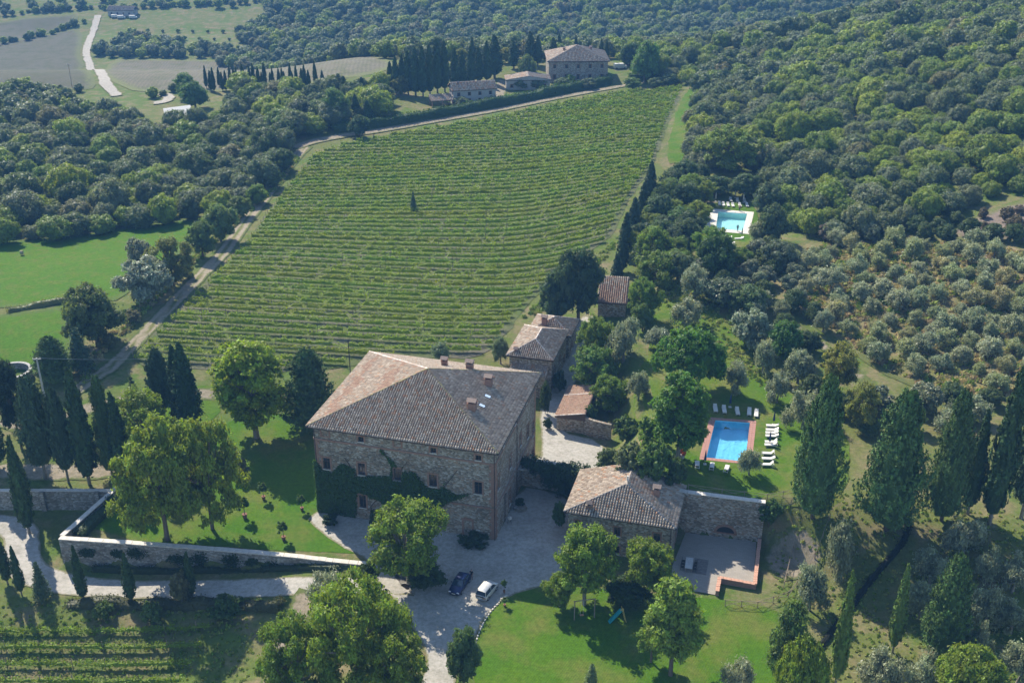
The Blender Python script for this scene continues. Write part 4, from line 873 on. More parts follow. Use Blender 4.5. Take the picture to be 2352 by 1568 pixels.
# ------------------------------------------------------------------ walls of the estate
def wall_run(name, label, pts, tops, base, thick, mat, copmat=None, cop=1.0, copw=.16, coph=.14, cat='wall'):
    """masonry wall along pts; tops: z of the top at each point; base: z function or number; coping slabs are single pieces"""
    root = empty(name, (pts[0][0], pts[0][1], tops[0] - 2)); o0 = Vector((pts[0][0], pts[0][1], tops[0] - 2)); tag(root, label, cat)
    n = len(pts); P = [np.array(p[:2], float) for p in pts]; nrm = []
    for i in range(n):
        d = P[min(i + 1, n - 1)] - P[max(i - 1, 0)]; d /= np.linalg.norm(d); q = np.array([-d[1], d[0]])
        if 0 < i < n - 1:
            d1 = (P[i] - P[i - 1]) / np.linalg.norm(P[i] - P[i - 1]); c = abs(np.dot(np.array([-d1[1], d1[0]]), q)); q = q / max(c, .45)
        nrm.append(q)
    b = base if hasattr(base, '__len__') else [base] * n; V = []
    for i in range(n):
        for s_ in (-1, 1):
            for z_ in (b[i], tops[i]): V.append((*(P[i] + nrm[i] * s_ * thick / 2), z_))
    F = []
    for i in range(n - 1):
        k = 4 * i; F += [[k, k + 4, k + 5, k + 1], [k + 2, k + 3, k + 7, k + 6], [k + 1, k + 5, k + 7, k + 3]]
    F += [[0, 1, 3, 2], [4 * n - 4, 4 * n - 2, 4 * n - 1, 4 * n - 3]]
    me = mkmesh('masonry', [Vector(v) - o0 for v in V], F, [mat]); link('masonry', me, root)
    if copmat:
        for i in range(n - 1):
            L = np.linalg.norm(P[i + 1] - P[i]); m_ = max(1, int(L / cop)); d = (P[i + 1] - P[i]) / L; an = math.atan2(d[1], d[0]); sl_ = math.atan2(tops[i + 1] - tops[i], L)
            mb = MB().box((0, 0, 0), (L / m_ - .025, thick + copw, coph)); me = mkmesh('coping_stone', mb.v, mb.f, [copmat])
            for k in range(m_):
                f = (k + .5) / m_; p = P[i] + (P[i + 1] - P[i]) * f; z_ = tops[i] + (tops[i + 1] - tops[i]) * f
                o = link('coping_stone', me, root, Vector((p[0] + random.uniform(-.02, .02), p[1] + random.uniform(-.02, .02), z_ + coph / 2 + random.uniform(-.005, .02))) - o0); o.rotation_euler = (random.uniform(-.02, .02), -sl_, an + random.uniform(-.015, .015))
    return root
gw = wall_run('garden_wall', 'long tall stone garden wall with pale coping above the drive', [(-64.7, 133.2), (-55, 132.2), (-45, 131.1), (-36, 130.1), (-30, 129.4), (-24, 128.6), (-20.2, 128.3)], [.75, .72, .65, .55, .35, .1, -.1], [-5.2, -5, -4.6, -4, -3, -2, -1.5], .7, MT['stone2'], MT['coping'])
wall_run('garden_wall', 'slanting stone garden wall running back from the corner, pale coping on top', [(-64.55, 133.75), (-62.6, 140), (-60.5, 146.6)], [.74, .74, .74], -5, .6, MT['stone2'], MT['coping'])
wall_run('boundary_wall', 'low rubble wall below the cypresses at the left edge', [(-61.2, 147.0), (-70, 147.1), (-80, 147.1), (-95, 147)], [-.3, -.3, -.35, -.4], -5, .6, MT['stone2'], MT['coping'], coph=.08)
for x, wh in ((-64, 'right'), (-72.5, 'middle'), (-82, 'left')): tag(MB().box((0, 0, 0), (.7, .5, 3.4), taper=.85).build('wall_buttress', MT['stone2'], None, (x, 146.5, -1.9)), f'{wh} stone buttress against the low rubble wall', 'buttress', 'buttresses of the rubble wall')
# ivy patches on the garden wall
for i, (x, zc, rx, rz_) in enumerate(((-60.8, -1.2, 1.3, .8), (-56.3, -1.0, 1.0, .7), (-53.4, -.7, 1.6, .9), (-47.2, -1.3, 1.8, .9), (-44.2, -1.2, 1.5, 1.5), (-39.6, -1.0, 1.4, 1.3), (-36.6, -1.0, 1.0, .8), (-33.8, -1.6, 1.9, 1.2), (-30.2, -1.8, 1.2, 1.2), (-26.5, -1.6, .9, .7))):
    yw = np.interp(x, [-64.7, -55, -45, -36, -30, -24], [133.2, 132.2, 131.1, 130.1, 129.4, 128.6]) - .36
    def fn(n, x=x, zc=zc, rx=rx, rz_=rz_, yw=yw):
        q = rng.normal(size=(n, 2)) * .48; k = (q * q).sum(1) < 1.3; q = q[k]; return np.stack([q[:, 0] * rx, np.full(len(q), -.02), q[:, 1] * rz_], -1), np.tile([.1, -1.0, .3], (len(q), 1))
    o = link('wall_ivy', surf_leaves(420, fn, .17, rng, MT['leaf'], 'wall_ivy'), None, (x, yw, zc)); o.color = (.035, .065, .022, 1)
    tag(o, f'patch of dark ivy on the garden wall, {ordw(i + 1)} from the wall corner', 'ivy', 'ivy patches on the garden wall')
# courtyard wall draped in wisteria, then the retaining wall of the pool terrace
cw0 = hl(27.3, 15.0)
wall_run('courtyard_wall', 'vine covered wall between villa and cottage', [cw0, (8.5, 146.2), (12.2, 143.6)], [4.6, 4.7, 5.2], -1, .6, MT['stone'], MT['coping'])
rw = wall_run('retaining_wall', 'tall stone retaining wall with arched niche behind the patio', [(12.5, 143.35), (25.1, 135.95), (30.5, 134.7), (35.75, 133.45)], [5.6, 6.75, 6.75, 6.75], -1.5, .7, MT['stone'], MT['coping'], coph=.1)
d_ = np.array([35.75 - 25.1, 133.45 - 135.95]); d_ /= np.linalg.norm(d_); an = math.atan2(d_[1], d_[0]); org = np.array([25.1, 135.95]) + d_ * 4.4 + np.array([d_[1], -d_[0]]) * .36
o0 = Vector((12.5, 143.35, 3.6))
def arch(mb, w0, z0, r, d, seg=10, mi=0):
    P = [(-w0, z0)] + [(-r * math.cos(math.pi * k / seg), z0 + .1 + r * .75 * math.sin(math.pi * k / seg)) for k in range(seg + 1)] + [(w0, z0)]
    mb.add([(x, d, z) for x, z in P], [list(range(len(P)))], mi)
nic = MB()
for k in range(12):
    a0, a1 = math.pi * k / 12, math.pi * (k + 1) / 12
    q = [(-math.cos(a0) * 1.25, math.sin(a0) * .98), (-math.cos(a1) * 1.25, math.sin(a1) * .98), (-math.cos(a1) * 1.62, math.sin(a1) * 1.34), (-math.cos(a0) * 1.62, math.sin(a0) * 1.34)]
    nic.add([(x, -.05, z) for x, z in q] + [(x, .02, z) for x, z in q], [[0, 1, 2, 3], [7, 6, 5, 4], [0, 4, 5, 1], [2, 6, 7, 3]], 0)
nic.add([(-math.cos(math.pi * k / 16) * 1.25, -.012, math.sin(math.pi * k / 16) * .98) for k in range(17)], [list(range(17))[::-1]], 1)  # flat near-black panel paints the shade of a recess not modelled
nic.box((0, -.05, -.12), (3.3, .14, .2), 0)
o = nic.build('arched_niche', [MT['brick'], plain('niche_shade', (.02, .018, .016), .9)], rw, Vector((org[0] + d_[0] * 1.4, org[1] + d_[1] * 1.4, 1.0)) - o0, an)
# wisteria on the courtyard wall
wv = empty('wisteria', (8.0, 146.3, 0)); tag(wv, 'mass of climbing wisteria spilling over the courtyard wall', 'climber')
lu = []
for k in range(16):
    f = k / 15; p = np.array(cw0) * (1 - f) + np.array([12.4, 143.2]) * f - np.array([8.0, 146.3]); r_ = .9 + .5 * math.sin(k * 1.7) ** 2 + .5 * f
    lu.append((p[0] + .2, p[1] - .6, 4.2 + .3 * math.sin(k * 2.1) + f * .6, r_, r_ * .9, r_ * .8))
    if k > 4: lu.append((p[0] + .3, p[1] - .9, 2.4 + .8 * math.sin(k * 1.3), r_ * .8, .6, r_ * 1.1))
o = link('foliage', lump_crown(lu, 330, 22, .17, rng, MT['leaf'], core=.75, spread=.35, bottom=-1), wv); o.color = (.042, .075, .024, 1)
MB().tube([(1.5, -1.2, -.3), (1.8, -1.1, 2), (1.2, -.9, 4)], [.12, .1, .06], 6).build('stem', MT['bark'], wv)
wall_run('yard_wall', 'stone bank wall carrying on from the yard shed', [tuple(np.array([7.5, 164.75]) + HU * 4.75), (13.6, 162.6), (16.4, 161.7)], [3.3, 3.2, 2.9], -1, .5, MT['stone'], None)

# ------------------------------------------------------------------ patio with low brick parapet
PAT = [(22.2, 127.4), (25.2, 135.5), (35.0, 133.2), (32.6, 122.9), (28.1, 124.4), (27.2, 121.4), (21.5, 123)]
m, nt, out = newmat('patio_paving'); g = N(nt); o_ = g.pos()
bk = g.n('TexBrick', {'Vector': g.n('Mapping', {'Vector': o_, 'Rotation': (0, 0, .26)}).outputs[0], 'Color1': (.33, .295, .25, 1), 'Color2': (.28, .25, .21, 1), 'Mortar': (.20, .18, .15, 1), 'Scale': 1.0, 'Mortar Size': .012, 'Brick Width': .6, 'Row Height': .3})
cc = g.mix(g.math('MULTIPLY', g.noise(.6, 5, .65, o_), .6), bk.outputs[0], (.24, .21, .175, 1)); b_ = g.n('BsdfPrincipled', {'Base Color': cc, 'Roughness': .9}); nt.links.new(b_.outputs[0], out.inputs[0])
sheet('patio', PAT, m, .11, 1.5, 0, 0, 'paved patio below the retaining wall', flat=0.0)
m2 = plain('dark_paving', (.17, .15, .135), .9, var=.4, scale=2.5, bump=.5)
pb = at(1609, 1300, .15); tag(MB().box((pb[0], pb[1], .13), (1.9, 3.4, .05), rz=HR).build('cobble_mat', m2), 'dark square of old cobbles set in the patio', 'paving', None, 'structure')
wall_run('patio_parapet', 'low brick parapet with step along the right and front of the patio', [(35.3, 132.6), (34.6, 130), (32.7, 122.7), (28.2, 124.15), (27.4, 121.2)], [1.0, .95, .85, .85, .8], -1, .42, MT['brick'], plain('brick_coping', (.47, .26, .18), .9, var=.3, scale=6, bump=.4), cop=.5, copw=.1, coph=.08)

# ------------------------------------------------------------------ pools
def pool(name, label, q, z, cop_w, copmat, tilec, depth=1.35, gap=.0, step=.6):
    root = empty(name, (*np.mean([p[:2] for p in q], 0), z)); tag(root, label, 'pool'); c0 = root.location.copy()
    P = [np.array(p[:2]) for p in q]; cen = np.mean(P, 0)
    L = lambda p, zz: (p[0] - c0.x, p[1] - c0.y, zz)
    fl = [p for p in P]; mb = MB()
    V = [L(p, -.16) for p in fl] + [L(p, -depth) for p in fl]; V = [(x, y, .04) for x, y, _ in V[:4]] + V[4:]
    mb.add(V, [[4, 5, 6, 7]] + [[i, (i + 1) % 4, 4 + (i + 1) % 4, 4 + i][::-1] for i in range(4)]); mb.build('basin', tilec[0], root)
    mb = MB(); mb.add([L(p, -.17) for p in fl], [[3, 2, 1, 0]]); mb.build('water', tilec[1], root)
    # coping slabs piece by piece
    for i in range(4):
        a, b = P[i], P[(i + 1) % 4]; d = b - a; Ln = np.linalg.norm(d); d = d / Ln; nn = np.array([d[1], -d[0]])
        if np.dot(nn, (a + b) / 2 - cen) < 0: nn = -nn
        w_ = cop_w[i]; wp, wn = cop_w[(i - 1) % 4], cop_w[(i + 1) % 4]
        ext0 = wp if i % 2 == 0 else 0; ext1 = wn if i % 2 == 0 else 0
        m_ = max(1, int((Ln + ext0 + ext1) / step)); sl = (Ln + ext0 + ext1) / m_
        me_ = MB().box((0, 0, 0), (sl - .02, w_ - .02, .12)); me_ = mkmesh('coping_slab', me_.v, me_.f, [copmat])
        for k in range(m_):
            p = a - d * ext0 + d * sl * (k + .5) + nn * w_ / 2; o = link('coping_slab', me_, root, (p[0] - c0.x, p[1] - c0.y, .03 + random.uniform(-.006, .006))); o.rotation_euler = (0, 0, math.atan2(d[1], d[0]))
    return root
pool('swimming_pool', 'blue swimming pool with brick-red coping on the grass terrace', [at(1643, 967, 6.15), at(1722, 973, 6.15), at(1711, 1062, 6.15), at(1622, 1053, 6.15)], 6.3, [.75, 1.0, .75, 1.0], plain('pool_brick', (.33, .17, .135), .85, var=.3, scale=3, bump=.3), (plain('blue_mosaic', (.30, .72, .92), .4, var=.1, scale=.5), water_mat('pool_water', (.80, .95, 1.0))))
pool('swimming_pool', 'turquoise swimming pool with white deck up by the wood', [at(1650, 487, FARZ), at(1716, 492, FARZ), at(1706, 531, FARZ), at(1644, 526, FARZ)], FARZ + .05, [1.6, 1.5, 1.9, 2.4], plain('white_deck', (.56, .52, .45), .85, var=.1, scale=1), (plain('aqua_mosaic', (.66, .92, .90), .4, var=.06, scale=1), water_mat('far_water', (.82, .99, .98))), step=1.0)
sheet('pool_lawn', GP([(1600, 475), (1640, 465), (1720, 468), (1745, 490), (1735, 545), (1720, 580), (1690, 590), (1640, 560), (1600, 540)]), MT['poollawn'], .09, 1.5, .3, 1, 'grass round the far turquoise pool', holes=[[tuple(p[:2]) for p in FARPOOL]])

# ------------------------------------------------------------------ poolside things
def make_lounger(back=.5):
    root = empty('sun_lounger'); L, Wd = 1.95, .68
    mb = MB()
    for s_ in (-1, 1): mb.box((.0, s_ * (Wd / 2 - .03), .32), (L, .06, .09))
    for x in (-L / 2 + .03, L / 2 - .03): mb.box((x, 0, .32), (.06, Wd - .12, .09))
    mb.build('frame', MT['white'], root)
    for x in (-.75, .75):
        for s_ in (-1, 1): MB().box((x, s_ * (Wd / 2 - .05), .14), (.07, .06, .28)).build('leg', MT['white'], root)
    mb = MB(); mb.box((-.28, 0, .39), (1.36, Wd - .08, .05)); mb.build('seat', MT['white'], root)
    mb = MB(); R3 = Matrix.Rotation(-back, 3, 'Y'); mb.box(Vector((.40, 0, .40)) + R3 @ Vector((.32, 0, 0)), (.68, Wd - .08, .05), rot=R3); mb.build('backrest', MT['white'], root)
    return root
LG = [make_lounger(.5), make_lounger(.85)]; lused = [False, False]
def lounger(p, rz, label, group, steep=0):
    if not lused[steep]: o = LG[steep]; lused[steep] = True; o.location = [float(c) for c in p]; o.rotation_euler = (0, 0, rz)
    else: o = dup(LG[steep], p, rz)
    tag(o, label, 'sun lounger', group); return o
def zp(x, y): return (2000 + x / 5.808) * .784, (1150 + y / 5.808) * .784
ptop = [(555, 300), (705, 320), (930, 350), (1130, 360), (1250, 385)]
for i, q in enumerate(ptop): lounger(at(*zp(*q), 6.36), rad(90 + (-12 if i > 2 else -4)), f'white sun lounger in the row behind the blue pool, {ordw(i + 1)} from the left', 'loungers round the blue pool')
pr = [(1525, 590, 0), (1520, 660, 0), (1515, 710, 0), (1515, 765, 0), (1505, 865, 1), (1500, 915, 1), (1455, 1060, 1), (1455, 1150, 0), (1440, 1250, 1)]
for i, (x, y, s_) in enumerate(pr): lounger(at(*zp(x, y), 6.36), rad(-6 + 2 * (i % 3)), f'cream sun lounger right of the blue pool, {ordw(i + 1)} counted from the back', 'loungers round the blue pool', s_)
for i, q in enumerate([(245, 1250), (495, 1280), (745, 1320)]): lounger(at(*zp(*q), 6.36), rad(-98 - 6 * i), f'white sun lounger in front of the blue pool, {ordw(i + 1)} from the left', 'loungers round the blue pool')
def make_parasol(mat):
    root = empty('closed_parasol'); MB().tube([(0, 0, 0), (0, 0, 2.5)], .025, 6).build('pole', MT['oldwood'], root)
    mb = MB(); V = []; F = []; n = 10
    for z_, r_ in ((.75, .17), (.9, .2), (1.5, .15), (2.1, .09), (2.45, .03)):
        for k in range(n): a = 2 * math.pi * k / n; q = r_ * (1 if k % 2 else .72); V.append((math.cos(a) * q, math.sin(a) * q, z_))
    for i in range(4):
        for k in range(n): F.append([i * n + k, i * n + (k + 1) % n, (i + 1) * n + (k + 1) % n, (i + 1) * n + k])
    F.append([40 + k for k in range(n)]); mb.add(V, F); mb.build('canopy', mat, root); MB().box((0, 0, .06), (.5, .5, .1), taper=.8).build('foot', MT['concrete'], root); return root
un = make_parasol(MT['navy']); first = True
for q, lb in (((805, 245), 'navy closed parasol behind the blue pool'), ((1545, 545), 'navy closed parasol at the back of the right lounger row'), ((1475, 890), 'navy closed parasol between the right hand loungers'), ((378, 1215), 'navy closed parasol at the front left corner of the blue pool')):
    p = at(*zp(*q), 6.36); o = un if first else dup(un, p); o.location = p; first = False; tag(o, lb, 'parasol', 'navy parasols')
un = make_parasol(MT['cream']); first = True
def zf(x, y): return (2020 + x / 7.84) * .784, (540 + y / 7.84) * .784
for q, lb in (((598, 400), 'cream closed parasol left behind the turquoise pool'), ((1050, 310), 'cream closed parasol in the middle behind the turquoise pool'), ((1235, 415), 'cream closed parasol right behind the turquoise pool'), ((1200, 1215), 'cream closed parasol in front of the turquoise pool')):
    p = G(*zf(*q)); o = un if first else dup(un, p); o.location = p; first = False; tag(o, lb, 'parasol', 'cream parasols')
fl = [(690, 480, 'front'), (780, 490, 'front'), (885, 500, 'front'), (995, 510, 'front'), (1155, 510, 'front'), (1320, 510, 'front'), (945, 385, 'rear'), (1105, 400, 'rear'), (1265, 410, 'rear'), (870, 1260, 'grass'), (1140, 1275, 'grass'), (935, 1395, 'grass')]
cnt = {}
for x, y, rw_ in fl:
    cnt[rw_] = cnt.get(rw_, 0) + 1; wh = {'front': 'in the front row behind the turquoise pool', 'rear': 'in the rear row behind the turquoise pool', 'grass': 'on the grass in front of the turquoise pool'}[rw_]
    lounger(G(*zf(x, y)), rad(88 if rw_ != 'grass' else 5), f'white sun lounger {wh}, {ordw(cnt[rw_])} from the left', 'loungers round the turquoise pool')

# ------------------------------------------------------------------ people: skin-grown bodies
def person(name, label, pos, rz, cols, pose='stand'):
    """cols: skin, top, legs, hair"""
    J = dict(pel=(0, 0, .95, .135), che=(0, 0, 1.25, .15), neck=(0, 0, 1.46, .06), hd=(0, .02, 1.60, .095), ht=(0, .02, 1.72, .085),
             sl=(-.19, 0, 1.40, .065), el=(-.25, .03, 1.12, .05), wl=(-.22, .16, .88, .038), hl_=(-.2, .2, .80, .04), fl1=(-.19, .22, .73, .02),
             sr=(.19, 0, 1.40, .065), er=(.27, .02, 1.12, .05), wr=(.24, .14, .9, .038), hr=(.23, .18, .82, .04), fr1=(.22, .2, .75, .02),
             kl=(-.1, .03, .5, .075), al=(-.11, -.02, .09, .05), tl=(-.12, .14, .03, .04), kr=(.1, .03, .5, .075), ar=(.11, -.02, .09, .05), trr=(.12, .14, .03, .04), ll=(-.1, 0, .86, .1), lr=(.1, 0, .86, .1))
    E_ = [('pel', 'che'), ('che', 'neck'), ('neck', 'hd'), ('hd', 'ht'), ('che', 'sl'), ('sl', 'el'), ('el', 'wl'), ('wl', 'hl_'), ('hl_', 'fl1'), ('che', 'sr'), ('sr', 'er'), ('er', 'wr'), ('wr', 'hr'), ('hr', 'fr1'), ('pel', 'll'), ('ll', 'kl'), ('kl', 'al'), ('al', 'tl'), ('pel', 'lr'), ('lr', 'kr'), ('kr', 'ar'), ('ar', 'trr')]
    if pose == 'sit':
        for k, (dy, dz) in dict(kl=(.42, -.05), kr=(.42, -.05), al=(.5, -.5), ar=(.5, -.5), tl=(.62, -.52), trr=(.62, -.52)).items():
            b = J[k]; J[k] = (b[0], dy, .95 + dz - (.05 if k[0] == 'k' else 0), b[3])
    ks = list(J); me = bpy.data.meshes.new(name); me.from_pydata([J[k][:3] for k in ks], [(ks.index(a), ks.index(b)) for a, b in E_], [])
    o = bpy.data.objects.new(name, me); col.objects.link(o); o.modifiers.new('skin', 'SKIN'); o.modifiers.new('sub', 'SUBSURF').levels = 2; o.modifiers['sub'].render_levels = 2
    for i, k in enumerate(ks): me.skin_vertices[0].data[i].radius = (J[k][3], J[k][3] * (.75 if k in ('che', 'pel') else 1)); me.skin_vertices[0].data[i].use_root = k == 'pel'
    dg = bpy.context.evaluated_depsgraph_get(); ev = bpy.data.meshes.new_from_object(o.evaluated_get(dg)); o.modifiers.clear(); o.data = ev; ev.name = 'body'
    ev.materials.clear()
    for nm, c in zip(('skin', 'shirt', 'trousers', 'hair'), cols): ev.materials.append(plain(nm, c, .8, var=.1))
    for p in ev.polygons:
        c = p.center; p.use_smooth = True
        p.material_index = 3 if (c.z > 1.66 or (c.z > 1.56 and c.y < -.01)) else 0 if c.z > 1.45 else 1 if (c.z > .93 and abs(c.x) < .3 and not (abs(c.x) > .2 and c.z < 1.2)) else 0 if (abs(c.x) > .165 and c.z > .66 and c.z < 1.2) else 2 if (c.z > .1) else 3
    o.location = [float(c) for c in pos]; o.rotation_euler = (0, 0, rz); tag(o, label, 'person'); return o
person('person', 'person in dark top and red-brown trousers standing behind the blue car', [*G(1083, 1331)[:2], .07], rad(160), ((.45, .28, .2), (.02, .02, .025), (.16, .06, .05), (.02, .015, .01)))
person('person', 'person in dark swimwear standing at the near edge of the turquoise pool', [*at(*zf(1100, 1095), FARZ)[:2], FARZ + .1], rad(10), ((.35, .2, .14), (.03, .03, .05), (.03, .03, .05), (.02, .015, .01)))
person('person', 'tanned person standing at the far edge of the turquoise pool', [*at(*zf(1145, 625), FARZ)[:2], FARZ + .1], rad(180), ((.40, .22, .15), (.40, .22, .15), (.03, .03, .06), (.03, .02, .015)))
person('person', 'person sitting low on the white deck at the right corner of the turquoise pool', [*at(*zf(1385, 1120), FARZ)[:2], FARZ - .68], rad(70), ((.45, .27, .2), (.05, .05, .06), (.45, .27, .2), (.03, .02, .015)), 'sit')

# ------------------------------------------------------------------ cars
def loft(stations, closed=True):
    """stations: list of (x, [(y,z)...]) half profiles from bottom centre outwards to top centre; mirrored"""
    V = []; F = []; n = None
    for x, pr_ in stations:
        full = [(y, z) for y, z in pr_] + [(-y, z) for y, z in pr_[::-1] if y > 1e-4]
        n = len(full); V += [(x, y, z) for y, z in full]
    for i in range(len(stations) - 1):
        for k in range(n): F.append([i * n + k, i * n + (k + 1) % n, (i + 1) * n + (k + 1) % n, (i + 1) * n + k])
    F += [list(range(n)), [(len(stations) - 1) * n + k for k in range(n)][::-1]]
    return V, F
def car(name, label, pos, rz, paint, L, Wd, Hh, kind):
    root = empty(name, pos, rz); tag(root, label, 'car'); hw = Wd / 2
    def prof(w_, z0, zb, zt, crown=.03): return [(0, z0), (w_ * .86, z0), (w_ * .98, z0 + .12), (w_, zb), (w_ * .95, zt - .04), (w_ * .86, zt), (0, zt + crown)]
    if kind == 'saloon': st = [(-.5, .80, .32, .55, .70), (-.485, .9, .25, .6, .86), (-.44, .96, .2, .62, .93), (-.2, 1, .18, .64, .94), (.08, 1, .18, .64, .93), (.22, 1, .18, .62, .88), (.40, .95, .2, .58, .77), (.475, .86, .24, .52, .66), (.5, .72, .32, .48, .56)]
    else: st = [(-.5, .90, .30, .55, .86), (-.49, .95, .24, .62, .92), (-.4, 1, .2, .66, .97), (0, 1, .18, .66, .97), (.24, 1, .18, .64, .95), (.40, .97, .2, .6, .86), (.475, .88, .24, .54, .72), (.5, .74, .32, .48, .6)]
    V, F = loft([(s_[0] * L, prof(hw * s_[1], s_[2], s_[3], s_[4])) for s_ in st]); body = MB().add(V, F).build('body', paint, root, smooth=True)
    if kind == 'saloon': gs = [(-.42, .78, .92, .02), (-.30, .72, .92, .46), (-.22, .70, .92, .51), (.0, .70, .92, .52), (.06, .71, .92, .49), (.235, .80, .88, .02)]
    else: gs = [(-.485, .84, .93, .05), (-.45, .80, .94, .56), (-.38, .78, .95, .62), (.05, .78, .95, .62), (.12, .80, .95, .57), (.30, .86, .92, .03)]
    V, F = loft([(x * L, [(0, zb - .05), (hw * .93, zb - .05), (hw * (w_ + .1), zb + h_ * .35), (hw * w_, zb + h_), (0, zb + h_ + .03)]) for x, w_, zb, h_ in gs]); MB().add(V, F).build('cabin_glass', plain('car_glass', (.025, .04, .06), .05, spec=.8), root)
    tops = [g_ for g_ in gs if g_[3] > .4]
    V, F = loft([(x * L, [(0, zb + h_ - .01), (hw * (w_ + .03), zb + h_ - .03), (hw * (w_ + .01), zb + h_ + .03), (0, zb + h_ + .07)]) for x, w_, zb, h_ in tops]); MB().add(V, F).build('car_roof', paint, root, smooth=True)
    mb = MB()                                                      # roof pillars
    for s_ in (-1, 1):
        a, b = gs[0], gs[1]; mb.bar((a[0] * L, s_ * hw * (a[1] + .06), a[2]), (b[0] * L, s_ * hw * (b[1] + .03), b[2] + b[3]), .07, .06)
        a, b = gs[-1], gs[-2]; mb.bar((a[0] * L, s_ * hw * (a[1] + .04), a[2]), (b[0] * L, s_ * hw * (b[1] + .03), b[2] + b[3]), .07, .06)
        x = -.08 * L; mb.bar((x, s_ * hw * (gs[2][1] + .13), .93), (x, s_ * hw * (gs[2][1] + .04), .93 + gs[2][3]), .09, .05)
    mb.build('window_frame', paint, root)
    for x in (-.31, .31):
        for s_ in (-1, 1):
            wh = MB().tube([(x * L, s_ * (hw - .2), .31), (x * L, s_ * (hw + .015), .31)], .31, 14).build('wheel', plain('tyre', (.02, .02, .02), .9), root); MB().tube([(x * L, s_ * (hw - .05), .31), (x * L, s_ * (hw + .03), .31)], .19, 12).build('rim', plain('alloy', (.5, .5, .52), .35, .8), wh)
    for s_ in (-1, 1):
        MB().box((L * .478, s_ * hw * .66, .62), (.12, .32, .13)).build('headlight', plain('lamp_glass', (.75, .75, .78), .1, spec=.8), root); MB().box((-L * .487, s_ * hw * .82, .72), (.07, .18, .26 if kind != 'saloon' else .14)).build('tail_light', plain('tail_glass', (.35, .02, .02), .2, spec=.6), root)
        MB().box((.12 * L if kind == 'saloon' else .2 * L, s_ * (hw + .08), .98), (.1, .16, .12)).build('mirror', paint, root)
    x = L * .5 if kind == 'saloon' else -L * .5
    MB().box((x, 0, .45 if kind == 'saloon' else .62), (.03, .5, .11)).build('number_plate', MT['white'], root)
    if kind == 'saloon':
        MB().box((L * .49, 0, .56), (.06, .5, .1)).build('grille', MT['metal'], root)
    return root
def car_paint(name, c, metal=.3): return plain(name, c, .28, metal, .6, .05)
p = (G(1047, 1374) + G(1077, 1327)) / 2; car('blue_car', 'dark blue saloon car parked on the gravel facing the camera', (p[0] - .35, p[1] + .2, .08), rad(-90 - 20.5), car_paint('navy_paint', (.012, .022, .085)), 4.35, 1.76, 1.42, 'saloon')
p = (G(1101, 1384) + G(1140, 1345)) / 2; car('silver_car', 'pale silver hatchback car parked with its tail to the camera', (p[0] - .1, p[1] + .1, .08), rad(90 - 27), car_paint('silver_paint', (.62, .60, .56), .2), 3.75, 1.66, 1.6, 'hatch')

# ------------------------------------------------------------------ playground, table, pots
p0 = G(1319, 1424); p1 = G(1365, 1418); sw = empty('swing', p0); tag(sw, 'wooden swing frame with one seat under the walnut trees', 'swing'); dx = Vector(p1 - p0); hs = 3.1
for b in (Vector((0, 0, 0)), dx): MB().tube([b + Vector((0, 0, -.1)), b + Vector((0, 0, hs))], .07, 6).build('post', MT['oldwood'], sw)
MB().tube([Vector((-dx.x * .05, -dx.y * .05, hs)), dx * 1.05 + Vector((0, 0, hs))], .07, 6).build('crossbar', MT['oldwood'], sw)
for f in (.30, .43): MB().tube([dx * f + Vector((0, 0, hs)), dx * f + Vector((0, 0, .75))], .018, 5).build('rope', MT['concrete'], sw)
MB().bar(dx * .27 + Vector((0, 0, .75)), dx * .46 + Vector((0, 0, .75)), .28, .06).build('seat', plain('swing_seat', (.55, .25, .15), .6), sw)
b0 = G(1399, 1431); t0 = G(1431, 1431); sd_ = empty('slide', b0); tag(sd_, 'teal plastic slide with yellow ladder on the lawn', 'slide'); v = Vector(t0 - b0)
mb = MB(); a = Vector((0, 0, .12)); b = Vector((v.x * .86, v.y + .5, 1.75)); d = (b - a).normalized(); sdv = d.cross(Vector((0, 0, 1))).normalized(); tl = plain('teal_plastic', (.02, .30, .32), .35, spec=.5)
mb.bar(a, b, .46, .05)
for s_ in (-1, 1): mb.bar(a + sdv * s_ * .24 + Vector((0, 0, .09)), b + sdv * s_ * .24 + Vector((0, 0, .09)), .05, .18)
mb.build('chute', tl, sd_); yl = plain('yellow_plastic', (.55, .42, .12), .5)
for s_ in (-1, 1): MB().bar(b + sdv * s_ * .22 + Vector((.1, 0, .5)), Vector((v.x, v.y + .4, 0)) + sdv * s_ * .26 + Vector((.35, 0, 0)), .06, .06).build('ladder_rail', yl, sd_)
for k in range(5):
    f = .15 + k * .17; c0 = (b + Vector((.1, 0, 0))).lerp(Vector((v.x + .35, v.y + .4, 0)), f); MB().bar(c0 - sdv * .22, c0 + sdv * .22, .05, .05).build('rung', yl, sd_)
MB().box(b + Vector((.12, 0, .02)), (.4, .46, .05), rz=HR).build('platform', yl, sd_)
pt = at(1583, 1293, .8); tb = empty('garden_table', (pt[0], pt[1], .12), HR + .05); tag(tb, 'long grey garden table on the patio', 'table')
for k in range(5): MB().box((-.4 + .2 * k, 0, .74), (.18, 2.5, .05)).build('plank', MT['concrete'], tb)
for sx in (-.38, .38):
    for sy in (-1.1, 1.1): MB().box((sx, sy, .36), (.08, .08, .72)).build('leg', MT['oldwood'], tb)
first = None
